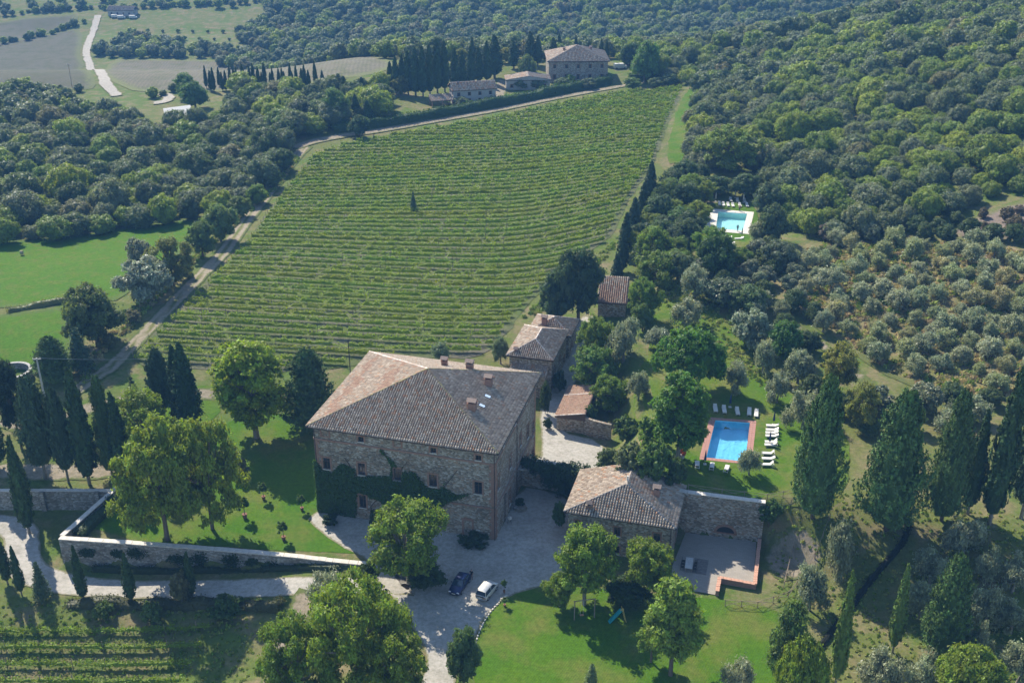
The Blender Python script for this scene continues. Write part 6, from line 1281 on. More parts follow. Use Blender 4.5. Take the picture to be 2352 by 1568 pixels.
# ------------------------------------------------------------------ named trees: kind, name, foot x, foot y, crown top y, width, label
TREES = [
 ('cypress', 'cypress_tree', 68, 1226, 1005, 38, 'tall dark cypress standing alone where the drive bends'),
 ('cypress', 'cypress_tree', -4, 1075, 915, 46, 'dark cypress cut off by the left edge above the rubble wall'),
 ('cypress', 'cypress_tree', 206, 1112, 848, 50, 'tallest dark cypress in the left group, clean stem below'),
 ('broadcyp', 'cypress_tree', 158, 1108, 898, 58, 'broad dark cypress left of the tallest one'),
 ('broadcyp', 'cypress_tree', 106, 1100, 868, 78, 'wide grey-green cypress at the left of the cypress group'),
 ('cypress', 'cypress_tree', 60, 1150, 1040, 26, 'thin young cypress behind the lone tall one'),
 ('pine', 'pine_tree', 50, 1030, 830, 84, 'dark round-headed conifer on a bare stem at the left edge', 'DK'),
 ('darkcon', 'conifer_tree', 128, 872, 776, 92, 'dark conifer beside the pale power pole'),
 ('fir', 'fir_tree', 188, 852, 750, 62, 'layered fir on a short stem at the vineyard corner'),
 ('oak', 'oak_tree', 225, 792, 655, 142, 'big round dark oak beside the track'),
 ('willow', 'willow_tree', 338, 690, 592, 122, 'silvery willow by the track above the round oak'),
 ('feather', 'field_tree', 398, 655, 546, 96, 'brownish green tree right behind the silvery willow', (.125, .135, .05)),
 ('willow', 'willow_tree', 322, 620, 546, 60, 'small pale willow at the field edge', (.17, .18, .14)),
 ('oak', 'field_tree', 466, 592, 508, 66, 'grey-green tree left of the track, lower of a pair', (.085, .115, .05)),
 ('oak', 'field_tree', 508, 555, 468, 82, 'grey-green tree left of the track, upper of a pair', (.10, .13, .055)),
 ('shrub', 'shrub', 305, 740, 712, 44, 'low grey bush beside the track below the willow', (.13, .13, .09)),
 ('broadcyp', 'conifer_tree', 378, 960, 806, 62, 'dark conifer left of the twin cypress'),
 ('cypress', 'cypress_tree', 440, 1000, 790, 56, 'dark cypress with split top, left of the bright plane tree'),
 ('cypress', 'cypress_tree', 420, 985, 795, 40, 'dark cypress merging with the split-topped one'),
 ('darkcon', 'conifer_tree', 258, 1090, 868, 56, 'dark ragged conifer behind the big feathery tree'),
 ('cypress', 'conifer_tree', 288, 1105, 905, 44, 'narrow dark conifer touching the big feathery tree'),
 ('fir', 'fir_tree', 315, 960, 866, 46, 'small fir behind the top of the feathery tree'),
 ('feather', 'feathery_tree', 345, 1075, 896, 150, 'olive-green feathery tree behind the largest one'),
 ('feather', 'feathery_tree', 385, 1240, 968, 190, 'largest feathery tree spreading inside the garden wall'),
 ('feather', 'feathery_tree', 488, 1215, 962, 150, 'feathery tree right of the largest, shading the lawn'),
 ('tall', 'plane_tree', 590, 1005, 772, 165, 'bright yellow-green tree left behind the villa'),
 ('darkcon', 'conifer_tree', 716, 985, 808, 128, 'dark pyramidal conifer close to the villa roof'),
 ('broad', 'walnut_tree', 940, 1340, 1158, 182, 'green walnut tree in front of the villa'),
 ('oak', 'bush', 975, 1352, 1290, 90, 'dark bush at the foot of the walnut tree', (.035, .06, .02)),
 ('bigfeather', 'feathery_tree', 825, 1590, 1345, 235, 'huge yellow-green feathery tree at the bottom edge', (.125, .165, .024)),
 ('bigfeather', 'feathery_tree', 690, 1640, 1432, 180, 'green tree leaning into the left of the huge feathery one', (.10, .15, .026)),
 ('feather', 'feathery_tree', 915, 1640, 1455, 150, 'yellowish tree at the bottom, right of the huge feathery one', (.125, .16, .024)),
 ('olive', 'olive_tree', 752, 1398, 1312, 112, 'silvery olive above the huge feathery tree'),
 ('oak', 'laurel_bush', 1066, 1572, 1448, 86, 'round clipped laurel bush at the bottom beside the drive', (.065, .10, .045)),
 ('broad', 'walnut_tree', 1342, 1388, 1216, 150, 'green walnut tree in front of the cottage'),
 ('broad', 'walnut_tree', 1488, 1375, 1246, 122, 'yellowish walnut tree at the cottage corner', (.115, .15, .02)),
 ('broad', 'walnut_tree', 1285, 1392, 1315, 76, 'low leafy branch tree left of the cottage walnut'),
 ('oak', 'dark_bush', 1440, 1385, 1330, 110, 'dark undergrowth between the two cottage walnuts', (.03, .052, .018)),
 ('pine', 'pine_tree', 1540, 1550, 1332, 158, 'bright green pine with forked stem on the playground lawn'),
 ('pine', 'pine_tree', 1495, 1520, 1400, 80, 'lower pine branch mass beside the playground pine'),
 ('fir', 'sapling', 1357, 1600, 1524, 46, 'small conifer sapling at the bottom edge', (.09, .12, .06)),
 ('darkcon', 'conifer_tree', 1866, 1188, 872, 112, 'tall dark conifer right of the blue pool', (.06, .10, .034)),
 ('darkcon', 'conifer_tree', 2035, 1215, 905, 140, 'widest dark conifer right of the pool terrace', (.062, .102, .036)),
 ('darkcon', 'conifer_tree', 2162, 1195, 905, 96, 'dark conifer between the widest one and the tall cypresses'),
 ('cypress', 'cypress_tree', 2222, 1180, 945, 40, 'slim dark cypress left of the tallest right-hand one'),
 ('cypress', 'cypress_tree', 2272, 1205, 850, 56, 'tallest dark cypress near the right edge'),
 ('broadcyp', 'conifer_tree', 2345, 1190, 930, 90, 'dark conifer cut off by the right edge'),
 ('cypress', 'cypress_tree', 1918, 1575, 1316, 34, 'sunlit slim cypress at the bottom, nearer the lawn', (.085, .125, .03)),  # sunlight put into the colour: brighter green than other cypresses
 ('cypress', 'cypress_tree', 2050, 1498, 1298, 31, 'sunlit slim cypress at bottom right, above the yellow pine', (.085, .125, .03)),  # same brightened green, sunlight painted into the foliage
 ('darkcon', 'conifer_tree', 2160, 1508, 1280, 108, 'mid-green conical conifer at bottom right', (.06, .095, .03)),
 ('pine', 'pine_tree', 1800, 1600, 1388, 120, 'dull green pine at the bottom beside the hedge line', (.075, .11, .03)),
 ('mop', 'pine_tree', 1830, 1640, 1462, 130, 'yellow-green pine crown at the bottom edge, left of the slim cypress', (.13, .17, .022)),
 ('mop', 'pine_tree', 2215, 1640, 1492, 180, 'yellow-green pine crown in the bottom right corner', (.12, .16, .022)),
 ('mop', 'umbrella_pine', 1578, 895, 757, 172, 'dense bright green umbrella pine behind the pool garden'),
 ('tall', 'garden_pine', 1556, 1055, 852, 122, 'dense bright green conical pine left of the blue pool', (.062, .115, .018)),
 ('broad', 'garden_tree', 1362, 905, 800, 98, 'light green tree at the corner of the orange-roofed shed', (.09, .145, .04)),
 ('broad', 'garden_tree', 1365, 850, 728, 84, 'yellow-green tree along the lane', (.11, .15, .03)),
 ('feather', 'garden_tree', 1400, 945, 862, 80, 'small fruit tree on the grass above the yard', (.10, .155, .035)),
 ('olive', 'olive_tree', 1432, 830, 722, 84, 'grey olive between the lane tree and the umbrella pine'),
 ('olive', 'olive_tree', 1466, 920, 848, 58, 'small thin olive left of the umbrella pine'),
 ('oak', 'holm_oak', 1280, 740, 625, 88, 'dark holm oak at the vineyard edge, left of a pair', (.05, .075, .045)),
 ('oak', 'holm_oak', 1328, 735, 572, 104, 'big dark holm oak beside the upper barn', (.048, .072, .042)),
 ('feather', 'row_tree', 1478, 735, 640, 76, 'yellow-green tree overhanging the upper barn', (.095, .14, .03)),
 ('feather', 'row_tree', 1500, 680, 580, 108, 'yellow-green tree in the row above the barn', (.10, .14, .03)),
 ('feather', 'row_tree', 1500, 625, 520, 92, 'topmost yellow-green tree in the row above the barn', (.105, .145, .03)),
 ('olive', 'olive_tree', 1720, 1090, 1030, 62, 'small olive in front of the blue pool'),
 ('olive', 'olive_tree', 1784, 925, 848, 62, 'olive behind the right hand loungers'),
 ('olive', 'olive_tree', 1692, 905, 832, 66, 'olive on the dry grass behind the blue pool'),
 ('olive', 'olive_tree', 1752, 858, 782, 64, 'olive on the grass slope above the pool'),
 ('olive', 'olive_tree', 1832, 880, 800, 88, 'bushy olive at the garden edge by the path'),
 ('willow', 'silver_tree', 1722, 800, 712, 92, 'silver-leaved tree at the upper edge of the pool garden', (.17, .19, .15)),
 ('oak', 'garden_bush', 1800, 830, 742, 92, 'dark green bush behind the silver-leaved tree', (.05, .10, .026)),
 ('feather', 'flowering_tree', 1920, 905, 790, 92, 'yellowish flowering tree beside the path', (.16, .16, .045)),
 ('feather', 'flowering_tree', 1975, 985, 880, 80, 'yellowish tree below the path bend', (.14, .15, .045)),
 ('olive', 'olive_tree', 1842, 985, 890, 88, 'olive between pool garden and tall dark conifer'),
 ('olive', 'olive_tree', 1595, 690, 610, 80, 'olive at the top of the garden slope'),
 ('olive', 'olive_tree', 1575, 755, 690, 84, 'low spreading olive above the umbrella pine'),
 ('olive', 'olive_tree', 1510, 800, 745, 70, 'pale olive left of the umbrella pine crown'),
 ('oak', 'garden_bush', 1640, 640, 540, 90, 'dark bush below the turquoise pool', (.05, .085, .03)),
 ('broad', 'garden_tree', 1632, 610, 520, 80, 'bright green tree at the corner of the turquoise pool', (.085, .145, .028)),
 ('willow', 'garden_bush', 1660, 700, 640, 90, 'grey-green bushes at the edge of the olive grove', (.095, .115, .07)),
 ('oak', 'garden_bush', 1715, 720, 660, 90, 'dull green bush by the path', (.07, .105, .045)),
 ('feather', 'solitary_tree', 1680, 395, 290, 128, 'yellow-green spreading tree at the foot of the right wood', (.12, .155, .04)),
 ('cypress', 'cypress_tree', 1578, 610, 553, 14, 'slim cypress left of the pool garden'),
 ('olive', 'olive_tree', 1918, 1330, 1195, 78, 'olive on the slope right of the bare bank'),
 ('olive', 'olive_tree', 1858, 1400, 1290, 92, 'olive beside the end of the crossed-rail fence'),
 ('olive', 'olive_tree', 2210, 1275, 1185, 104, 'olive below the tall dark cypresses'),
 ('olive', 'olive_tree', 2135, 1345, 1262, 86, 'olive above the conical conifer'),
 ('olive', 'olive_tree', 2262, 1340, 1255, 72, 'olive right of the conical conifer'),
 ('olive', 'olive_tree', 2325, 1360, 1270, 80, 'olive near the right edge below the cypresses'),
 ('olive', 'olive_tree', 2255, 1440, 1350, 84, 'olive right of the conical conifer, lower row'),
 ('olive', 'olive_tree', 2110, 1420, 1335, 80, 'pale olive left of the conical conifer'),
 ('olive', 'olive_tree', 2320, 1455, 1380, 80, 'olive at the right edge, lower row'),
 ('olive', 'olive_tree', 2235, 1530, 1425, 70, 'slender olive right beside the conical conifer'),
 ('olive', 'olive_tree', 2020, 1590, 1490, 110, 'grey olive between the slim cypresses at the bottom'),
 ('olive', 'olive_tree', 2120, 1600, 1500, 110, 'grey olive below the conical conifer'),
 ('olive', 'olive_tree', 1690, 1610, 1515, 90, 'silvery olive at the bottom edge right of the lawn'),
 ('olive', 'olive_tree', 2335, 1570, 1480, 90, 'olive in the bottom right corner'),
 ('cypress', 'cypress_tree', 18, 1340, 1228, 26, 'small dark cypress at the left edge below the drive'),
 ('cypress', 'cypress_tree', 50, 1365, 1255, 22, 'slim young cypress left of the drive'),
 ('fir', 'fir_tree', 100, 1378, 1290, 44, 'small fir beside the drive'),
 ('cypress', 'cypress_tree', 192, 1378, 1255, 24, 'young cypress in the row below the garden wall, left of three'),
 ('cypress', 'cypress_tree', 303, 1382, 1272, 26, 'young cypress in the row below the garden wall, middle of three'),
 ('cypress', 'cypress_tree', 442, 1370, 1268, 22, 'young cypress in the row below the garden wall, right of three'),
 ('shrub', 'shrub', 420, 1385, 1315, 54, 'brownish shrub beside the right young cypress', (.09, .09, .05)),
 ('shrub', 'shrub', 520, 1415, 1375, 80, 'dark shrub where the dirt track leaves the drive', (.05, .08, .022)),
 ('shrub', 'shrub', 240, 1420, 1385, 50, 'green shrub on the bank below the young cypresses'),
 ('shrub', 'shrub', 350, 1425, 1385, 56, 'green shrub on the bank right of the middle young cypress'),
 ('shrub', 'shrub', 850, 1345, 1290, 60, 'dark shrub at the right end of the garden wall', (.04, .065, .022)),
 ('shrub', 'shrub', 1395, 1095, 1030, 64, 'shrub on the bank at the yard edge, leftmost', (.075, .10, .045)),
 ('shrub', 'shrub', 1445, 1100, 1020, 80, 'grey-green shrub on the bank behind the cottage ridge', (.10, .125, .07)),
 ('shrub', 'shrub', 1500, 1110, 1015, 90, 'big green shrub on the bank behind the cottage', (.075, .12, .035)),
 ('shrub', 'shrub', 1550, 1118, 1050, 60, 'dark shrub behind the cottage roof corner', (.05, .08, .03)),
 ('shrub', 'shrub', 1440, 1010, 960, 70, 'low shrub on the bank below the fruit tree', (.07, .11, .03)),
 ('shrub', 'shrub', 1495, 1020, 960, 70, 'bright shrub on the bank left of the pool pine', (.10, .15, .03)),
 ('shrub', 'shrub', 1352, 985, 930, 40, 'dark shrub hanging over the yard wall', (.04, .07, .03)),
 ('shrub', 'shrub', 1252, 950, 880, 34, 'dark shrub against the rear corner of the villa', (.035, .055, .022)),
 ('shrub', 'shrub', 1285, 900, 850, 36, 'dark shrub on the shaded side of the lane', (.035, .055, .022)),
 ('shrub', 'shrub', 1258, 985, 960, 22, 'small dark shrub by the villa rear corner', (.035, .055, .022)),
 ('olive', 'olive_tree', 1012, 835, 786, 60, 'grey olive just behind the villa roof', (.12, .15, .09)),
 ('olive', 'olive_tree', 1150, 835, 770, 46, 'grey olive left of the lane house', (.12, .15, .09)),
 ('fir', 'fir_tree', 950, 485, 440, 18, 'small dark fir alone among the vines'),
 ('shrub', 'shrub', 1766, 1200, 1150, 60, 'bush at the right end of the retaining wall', (.05, .09, .025)),
 ('oak', 'track_bush', 548, 500, 452, 60, 'grey-green bush at the wood edge by the track, lowest', (.09, .12, .045)),
 ('oak', 'track_bush', 590, 470, 425, 54, 'bright bush at the wood edge by the track', (.10, .15, .035)),
 ('oak', 'track_bush', 622, 432, 390, 50, 'small rounded bush touching the track', (.08, .11, .045)),
 ('oak', 'track_bush', 648, 398, 345, 60, 'dark rounded tree where the track meets the wood', (.06, .09, .04)),
 ('shrub', 'shrub', 430, 640, 610, 40, 'low scrub between the track and the brownish tree', (.12, .14, .05)),
 ('shrub', 'shrub', 250, 800, 770, 50, 'low scrub at the foot of the big round oak', (.10, .11, .06)),
 ('shrub', 'shrub', 552, 1100, 1055, 44, 'low grey bush at the lawn edge under the plane tree', (.09, .10, .06)),
 ('shrub', 'shrub', 1285, 1210, 1150, 34, 'climbing shrub at the left corner of the cottage', (.055, .10, .03)),
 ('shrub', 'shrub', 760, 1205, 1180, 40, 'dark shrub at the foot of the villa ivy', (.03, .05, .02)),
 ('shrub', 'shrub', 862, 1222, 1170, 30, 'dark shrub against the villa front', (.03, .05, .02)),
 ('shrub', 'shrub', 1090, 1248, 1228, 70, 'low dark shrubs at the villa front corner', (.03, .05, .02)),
]
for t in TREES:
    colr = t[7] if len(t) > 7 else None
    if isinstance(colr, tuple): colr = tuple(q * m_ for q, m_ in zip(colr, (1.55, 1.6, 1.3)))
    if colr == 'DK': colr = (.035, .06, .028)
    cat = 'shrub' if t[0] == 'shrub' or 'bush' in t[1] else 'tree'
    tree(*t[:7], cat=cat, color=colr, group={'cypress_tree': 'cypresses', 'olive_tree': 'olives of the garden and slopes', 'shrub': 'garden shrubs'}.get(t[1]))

# dark trees along the right edge of the vineyard and behind the barn
for i, (x, y, tp, wp, c) in enumerate([(1415, 660, 585, 34, 'd'), (1428, 625, 530, 34, 'd'), (1436, 590, 490, 36, 'd'), (1455, 545, 455, 36, 'd'), (1492, 470, 372, 36, 'd'), (1476, 505, 420, 32, 'd')]):
    tree('cypress', 'cypress_tree', x, y, tp, wp * .8, f'dark cypress bordering the right side of the vineyard, {ordw(i + 1)} from the barn', group='cypresses at the vineyard border', color=(.06, .095, .05))
for i, (x, y, tp, wp, c) in enumerate([(1540, 470, 410, 70, (.07, .11, .035)), (1520, 525, 450, 84, (.055, .085, .04)), (1560, 540, 480, 80, (.07, .12, .035)), (1545, 590, 520, 76, (.06, .085, .05)), (1585, 470, 420, 66, (.06, .09, .04)), (1580, 430, 370, 70, (.055, .085, .035)), (1555, 640, 580, 70, (.07, .10, .045)), (1475, 760, 700, 54, (.08, .12, .03)), (1640, 448, 405, 66, (.05, .08, .036)), (1705, 452, 400, 76, (.055, .085, .035)), (1760, 500, 420, 80, (.06, .085, .045)), (1775, 560, 470, 80, (.055, .08, .04)), (1790, 620, 555, 84, (.08, .10, .06))]):
    tree('oak', 'oak_tree', x, y, tp, wp, f'leafy tree between vineyard and turquoise pool, {ordw(i + 1)} outward from the vineyard', group='trees round the turquoise pool', color=tuple(q * 1.7 for q in c))

# mixed planting between the vineyard border, the two pools and the grove path
def belt(poly, spacing, seed, where, group, mix, size):
    pts = poisson(GP(poly), spacing, R_(seed), 3000); r = R_(seed + 1)
    for i, p in enumerate(sorted(pts, key=lambda q: proj((q[0], q[1], 0))[0])):
        kd, nm, ct, c = mix[int(r.integers(len(mix)))]; wd = r.uniform(*size)
        plant(kd, nm, (p[0], p[1], float(T(*p)) - .1), wd * r.uniform(.75, 1.15), wd, f'{ct} {where}, {ordw(i + 1)} from the left', 'shrub' if 'bush' in nm else 'tree', group, c)
MIX = [('oak', 'garden_bush', 'dull green bush', (.10, .145, .055)), ('olive', 'olive_tree', 'grey olive', None), ('broad', 'garden_tree', 'fresh green tree', (.14, .21, .035)), ('oak', 'garden_bush', 'dark green bush', (.075, .115, .045)), ('willow', 'garden_bush', 'greyish bush', (.19, .22, .13)), ('feather', 'garden_tree', 'yellow-green tree', (.19, .24, .04))]
belt([(1615, 575), (1700, 600), (1740, 660), (1800, 745), (1870, 800), (1840, 820), (1760, 760), (1690, 690), (1610, 650)], 4.2, 81, 'between pool garden and grove path', 'planting along the grove path', MIX, (3.2, 5.6))
belt([(1735, 560), (1790, 590), (1850, 700), (1905, 760), (1880, 775), (1800, 700), (1740, 640)], 4.4, 83, 'on the grove side of the path', 'planting on the grove side of the path', MIX[:2] + MIX[4:5], (3.2, 5.4))
belt([(1470, 640), (1455, 590), (1490, 520), (1540, 430), (1600, 410), (1630, 440), (1600, 540), (1590, 600), (1540, 640)], 5.0, 85, 'between vineyard and turquoise pool', 'belt between vineyard and turquoise pool', MIX[:1] + MIX[2:4] + MIX[5:], (5.5, 8.0))
belt([(1890, 552), (2060, 540), (2200, 508), (2400, 465), (2400, 560), (2200, 552), (2000, 562)], 4.2, 89, 'at the foot of the hillside wood', 'scrub at the foot of the hillside wood', MIX[:1] + MIX[3:5] + [('willow', 'dry_bush', 'brownish dry bush', (.22, .18, .13)), ('shrub', 'dry_bush', 'dull brown bush', (.18, .15, .10))], (2.4, 4.8))
belt([(1850, 900), (1950, 950), (2080, 940), (2200, 930), (2352, 930), (2352, 985), (2150, 1000), (1960, 1010), (1860, 970)], 5.2, 87, 'behind the right conifers', 'scrub behind the right conifers', MIX, (3.5, 5.8))

# ------------------------------------------------------------------ olive grove
OG = GP([(1790, 600), (1900, 562), (2120, 560), (2420, 580), (2420, 905), (2230, 912), (2100, 885), (2010, 830), (1890, 735), (1800, 668)])
pts = []; ro = R_(5); d1 = np.array([math.cos(.22), math.sin(.22)]); d2 = np.array([-d1[1], d1[0]])          # loose planting rows
for a in range(-40, 60):
    for b in range(-40, 60):
        q = np.array([95.0, 200.0]) + d1 * (a * 4.5 + ro.normal(0, .55)) + d2 * (b * 5.4 + ro.normal(0, .55)); pts.append(q)
pts = np.array(pts); pts = pts[inpoly(pts[:, 0], pts[:, 1], OG)]; pts = pts[np.argsort(pts[:, 1])]
rown = {}
pts = [p for p in pts if random.random() > .1 and -30 < proj((p[0], p[1], float(T(*p))))[0] < 2400]
bands = np.array_split(np.arange(len(pts)), max(1, len(pts) // 11))
for b, ids in enumerate(bands):
    for k, i in enumerate(sorted(ids, key=lambda j: pts[j][0])):
        x, y = pts[i]; h = random.choice([2.8, 3.4, 3.8, 4.2, 4.6]) * random.uniform(.9, 1.1); c = random.choice([(.31, .345, .185), (.34, .365, .21), (.30, .335, .15), (.34, .325, .15), (.28, .31, .17)])
        plant('olive', 'olive_tree', (x, y, float(T(x, y)) - .1), h, h * random.uniform(1.05, 1.3), f'grey olive in the grove, {ordw(k + 1)} from the path in the {ordw(b + 1)} band from the front', 'tree', 'olive grove', c)

# ------------------------------------------------------------------ cypresses of the far farm
for i in range(30):
    f = i / 29; x = 474 + 266 * f + random.uniform(-3, 3); y = 212 - 8 * f + random.uniform(-3, 3) - (10 if i % 3 == 0 else 0); tp = y - random.uniform(40, 56)
    tree('cypress', 'cypress_tree', x, y, tp, random.uniform(8, 11), f'small cypress in the far plantation, {ordw(i + 1)} from the left', group='cypress plantation beyond the left wood')
for i, (x, y, tp, wp) in enumerate([(897, 205, 142, 16), (910, 215, 130, 18), (925, 215, 128, 20), (938, 218, 118, 22), (955, 220, 112, 26), (972, 222, 108, 22), (988, 220, 104, 20), (1005, 214, 92, 26), (1022, 212, 96, 24), (1045, 206, 112, 22), (1062, 204, 118, 20), (1082, 198, 106, 22), (1100, 192, 110, 20), (1136, 180, 82, 34), (1118, 190, 96, 20), (1180, 158, 96, 22), (1218, 150, 74, 24), (1235, 150, 84, 20), (1270, 150, 88, 22), (1322, 140, 82, 10), (1380, 150, 90, 12), (1392, 150, 92, 10), (1284, 130, 78, 12), (1085, 150, 86, 12), (792, 232, 176, 18), (832, 226, 178, 18), (818, 280, 218, 20), (845, 286, 232, 24)]):
    tree('cypress', 'cypress_tree', x, y, tp, wp * 1.05, f'dark cypress near the far farm, {ordw(i + 1)} counted from the left group', group='cypresses of the far farm')
for i, (x, y, tp, wp, c) in enumerate([(1480, 190, 95, 74, (.075, .13, .03)), (1445, 150, 100, 50, (.05, .08, .03)), (1210, 190, 128, 46, (.08, .11, .04)), (1195, 205, 180, 40, (.09, .12, .06)), (1235, 205, 178, 44, (.085, .11, .06)), (1290, 205, 180, 40, (.08, .11, .05)), (1100, 232, 205, 44, (.09, .115, .06)), (1060, 246, 222, 40, (.09, .115, .06)), (1310, 196, 172, 30, (.09, .14, .03)), (1452, 205, 178, 44, (.085, .13, .03)), (1506, 200, 178, 40, (.08, .11, .045)), (1540, 196, 170, 44, (.07, .1, .04)), (660, 218, 176, 50, (.09, .13, .035)), (565, 235, 180, 50, (.06, .08, .045)), (430, 225, 170, 60, (.06, .105, .03)), (450, 250, 190, 64, (.065, .11, .03)), (775, 290, 205, 70, (.07, .115, .03)), (650, 300, 250, 80, (.075, .12, .03)), (690, 280, 230, 70, (.05, .07, .04)), (880, 255, 195, 66, (.05, .075, .04)), (920, 220, 175, 40, (.085, .10, .035)), (1160, 145, 110, 34, (.13, .14, .03)), (1060, 140, 112, 34, (.13, .14, .03)), (1350, 205, 180, 40, (.08, .10, .05)), (600, 250, 205, 60, (.05, .07, .042)), (540, 260, 215, 60, (.055, .075, .04)), (720, 245, 195, 60, (.055, .08, .04)), (825, 315, 265, 50, (.045, .07, .035))]):
    tree('oak', 'farm_tree', x, y, tp, wp, f'rounded tree near the far farm and its hedge, {ordw(i + 1)} of the scattered ones', group='trees near the far farm', color=tuple(q * 1.7 for q in c))

# ------------------------------------------------------------------ woods: nearest trees one by one, the rest as a mass
WC = [(.118, .158, .066), (.142, .178, .084), (.170, .202, .108), (.104, .148, .058), (.175, .240, .040), (.240, .300, .040), (.185, .185, .09)]
WN = ['dark evergreen oak', 'grey-green evergreen oak', 'silvery green oak', 'deep green oak', 'green oak', 'bright yellow-green oak', 'brownish green oak']
def wood(name, poly, spacing, where, group, seed, limit, size=(6.0, 8.5), kinds=(3, 3, 3, 2, 2.2, 1.2, 1.2), reg=3):
    pts = poisson(poly, spacing, R_(seed), 14000); r = R_(seed + 1)
    zz = T(pts[:, 0], pts[:, 1]); vis = []
    for p, z_ in zip(pts, zz):
        q = proj((p[0], p[1], z_ + 4)); vis.append(-60 < q[0] < 2412 and q[1] > -70)
    pts, zz = pts[np.array(vis)], zz[np.array(vis)]; order = np.argsort(np.hypot(pts[:, 0], pts[:, 1])); rest = []
    kp = np.array(kinds) / sum(kinds); place = {}
    for rk in range(0, min(limit, len(order)), 16):
        for k_, i in enumerate(sorted(order[rk:min(rk + 16, limit)], key=lambda q: proj((*pts[q], zz[q]))[0])): place[i] = f', {ordw(k_ + 1)} from the left in the {ordw(rk // 16 + 1)} rank '
    for j, i in enumerate(order):
        x, y = pts[i]; wd = r.uniform(*size) * (1.35 if r.random() < .14 else .72 if r.random() < .25 else 1.0); h = wd * r.uniform(.72, 1.05); k = int(r.choice(len(WC), p=kp)) if nz(x, y, 22, 2) < .62 else int(r.choice([4, 5, 4, 2, 1]))
        if j < limit: plant('wood', name, (x, y, zz[i] - .4), h, wd, WN[k] + place[i] + where, 'tree', group, WC[k], whole=True)
        else: rest.append((x, y, zz[i] - .4, wd / 7.2, k))
    return rest
RW = GP([(1605, 215), (1590, 300), (1580, 370), (1600, 400), (1640, 395), (1620, 340), (1700, 400), (1760, 400), (1745, 445), (1800, 520), (1880, 560), (2060, 540), (2180, 492), (2300, 452), (2430, 428)]) + [(190, 345), (200, 400), (150, 440), (100, 440), (72, 428)]
rest1 = wood('holm_oak_tree', RW, 4.4, 'of the hillside wood', 'trees of the right hillside wood', 31, 290, (5.6, 8.0))
LW = GP([(-60, 225), (120, 228), (220, 272), (340, 302), (450, 302), (560, 282), (640, 300), (662, 345), (640, 400), (565, 465), (520, 500), (300, 528), (120, 552), (-60, 572)])
rest2 = wood('oak_tree', LW, 4.9, 'of the left wood', 'trees of the left wood', 41, 240, (6.0, 8.6), (4, 4, 2, 3, 2, 1, 1))
rest2 += wood('oak_tree', GP([(560, 225), (700, 222), (880, 215), (868, 275), (760, 298), (690, 322), (640, 298)]), 6.0, 'below the far farm', 'trees below the far farm', 61, 45, (6.0, 9.0), (2, 2, 2, 2, 4, 2, 1))
rest2 += wood('oak_tree', GP([(1540, 196), (1600, 196), (1640, 150), (1560, 120), (1440, 120), (1440, 150), (1500, 170)]), 6.5, 'beside the farmhouse', 'trees right of the far farmhouse', 63, 45, (6.5, 9.5), (2, 2, 2, 1, 4, 3, 1))
FWP = [tuple(G(205, 131)[:2]), tuple(G(480, 136)[:2]), tuple(G(900, 137)[:2]), tuple(G(1120, 140)[:2]), (20, 455), (62, 446), (110, 455), (200, 440), (330, 560), (420, 800), (300, 1000), (-120, 1000), (-170, 700), (-130, 640), tuple(G(300, 92)[:2]), tuple(G(240, 118)[:2])]
fp = poisson(FWP, 6.2, R_(51), 60000); rf_ = R_(52)
rest3 = [(x, y, float(T(x, y)) - .4, rf_.uniform(.85, 1.4), int(rf_.choice(len(WC), p=np.array([3, 3, 3, 2, 3, 1.5, 1]) / 16.5))) for x, y in fp if -80 < proj((x, y, float(T(x, y))))[0] < 2430]
HG = []
for pth in ([(-40, 112), (60, 92), (130, 75), (190, 52)], [(-40, 40), (80, 30), (180, 22), (330, 20), (500, 10), (700, 5)], [(240, 122), (330, 128), (420, 130)], [(340, 226), (420, 205)], [(40, 207), (120, 212), (180, 214)]):
    for x, y in densify(GP(pth), 4.5, False): HG.append((x + random.uniform(-2, 2), y + random.uniform(-2, 2), float(T(x, y)) - .4, random.uniform(.45, .9), random.choice([0, 1, 4, 5, 4])))
TLp = poisson(GP([(-60, 28), (200, 22), (240, 20), (700, 18), (700, -60), (-60, -60)]), 8, R_(53), 4000)
HG += [(x, y, float(T(x, y)) - .4, random.uniform(.6, 1.2), random.choice([0, 1, 4, 4, 2])) for x, y in TLp if random.random() < .6]
# rows of young orchard trees in the top left valley
for q in densify(GP([(355, 92), (700, 96)]), 9, False) + densify(GP([(340, 75), (720, 78)]), 9, False) + densify(GP([(330, 108), (620, 114)]), 9, False): HG.append((q[0], q[1], float(T(*q)), random.uniform(.3, .5), random.choice([2, 4])))

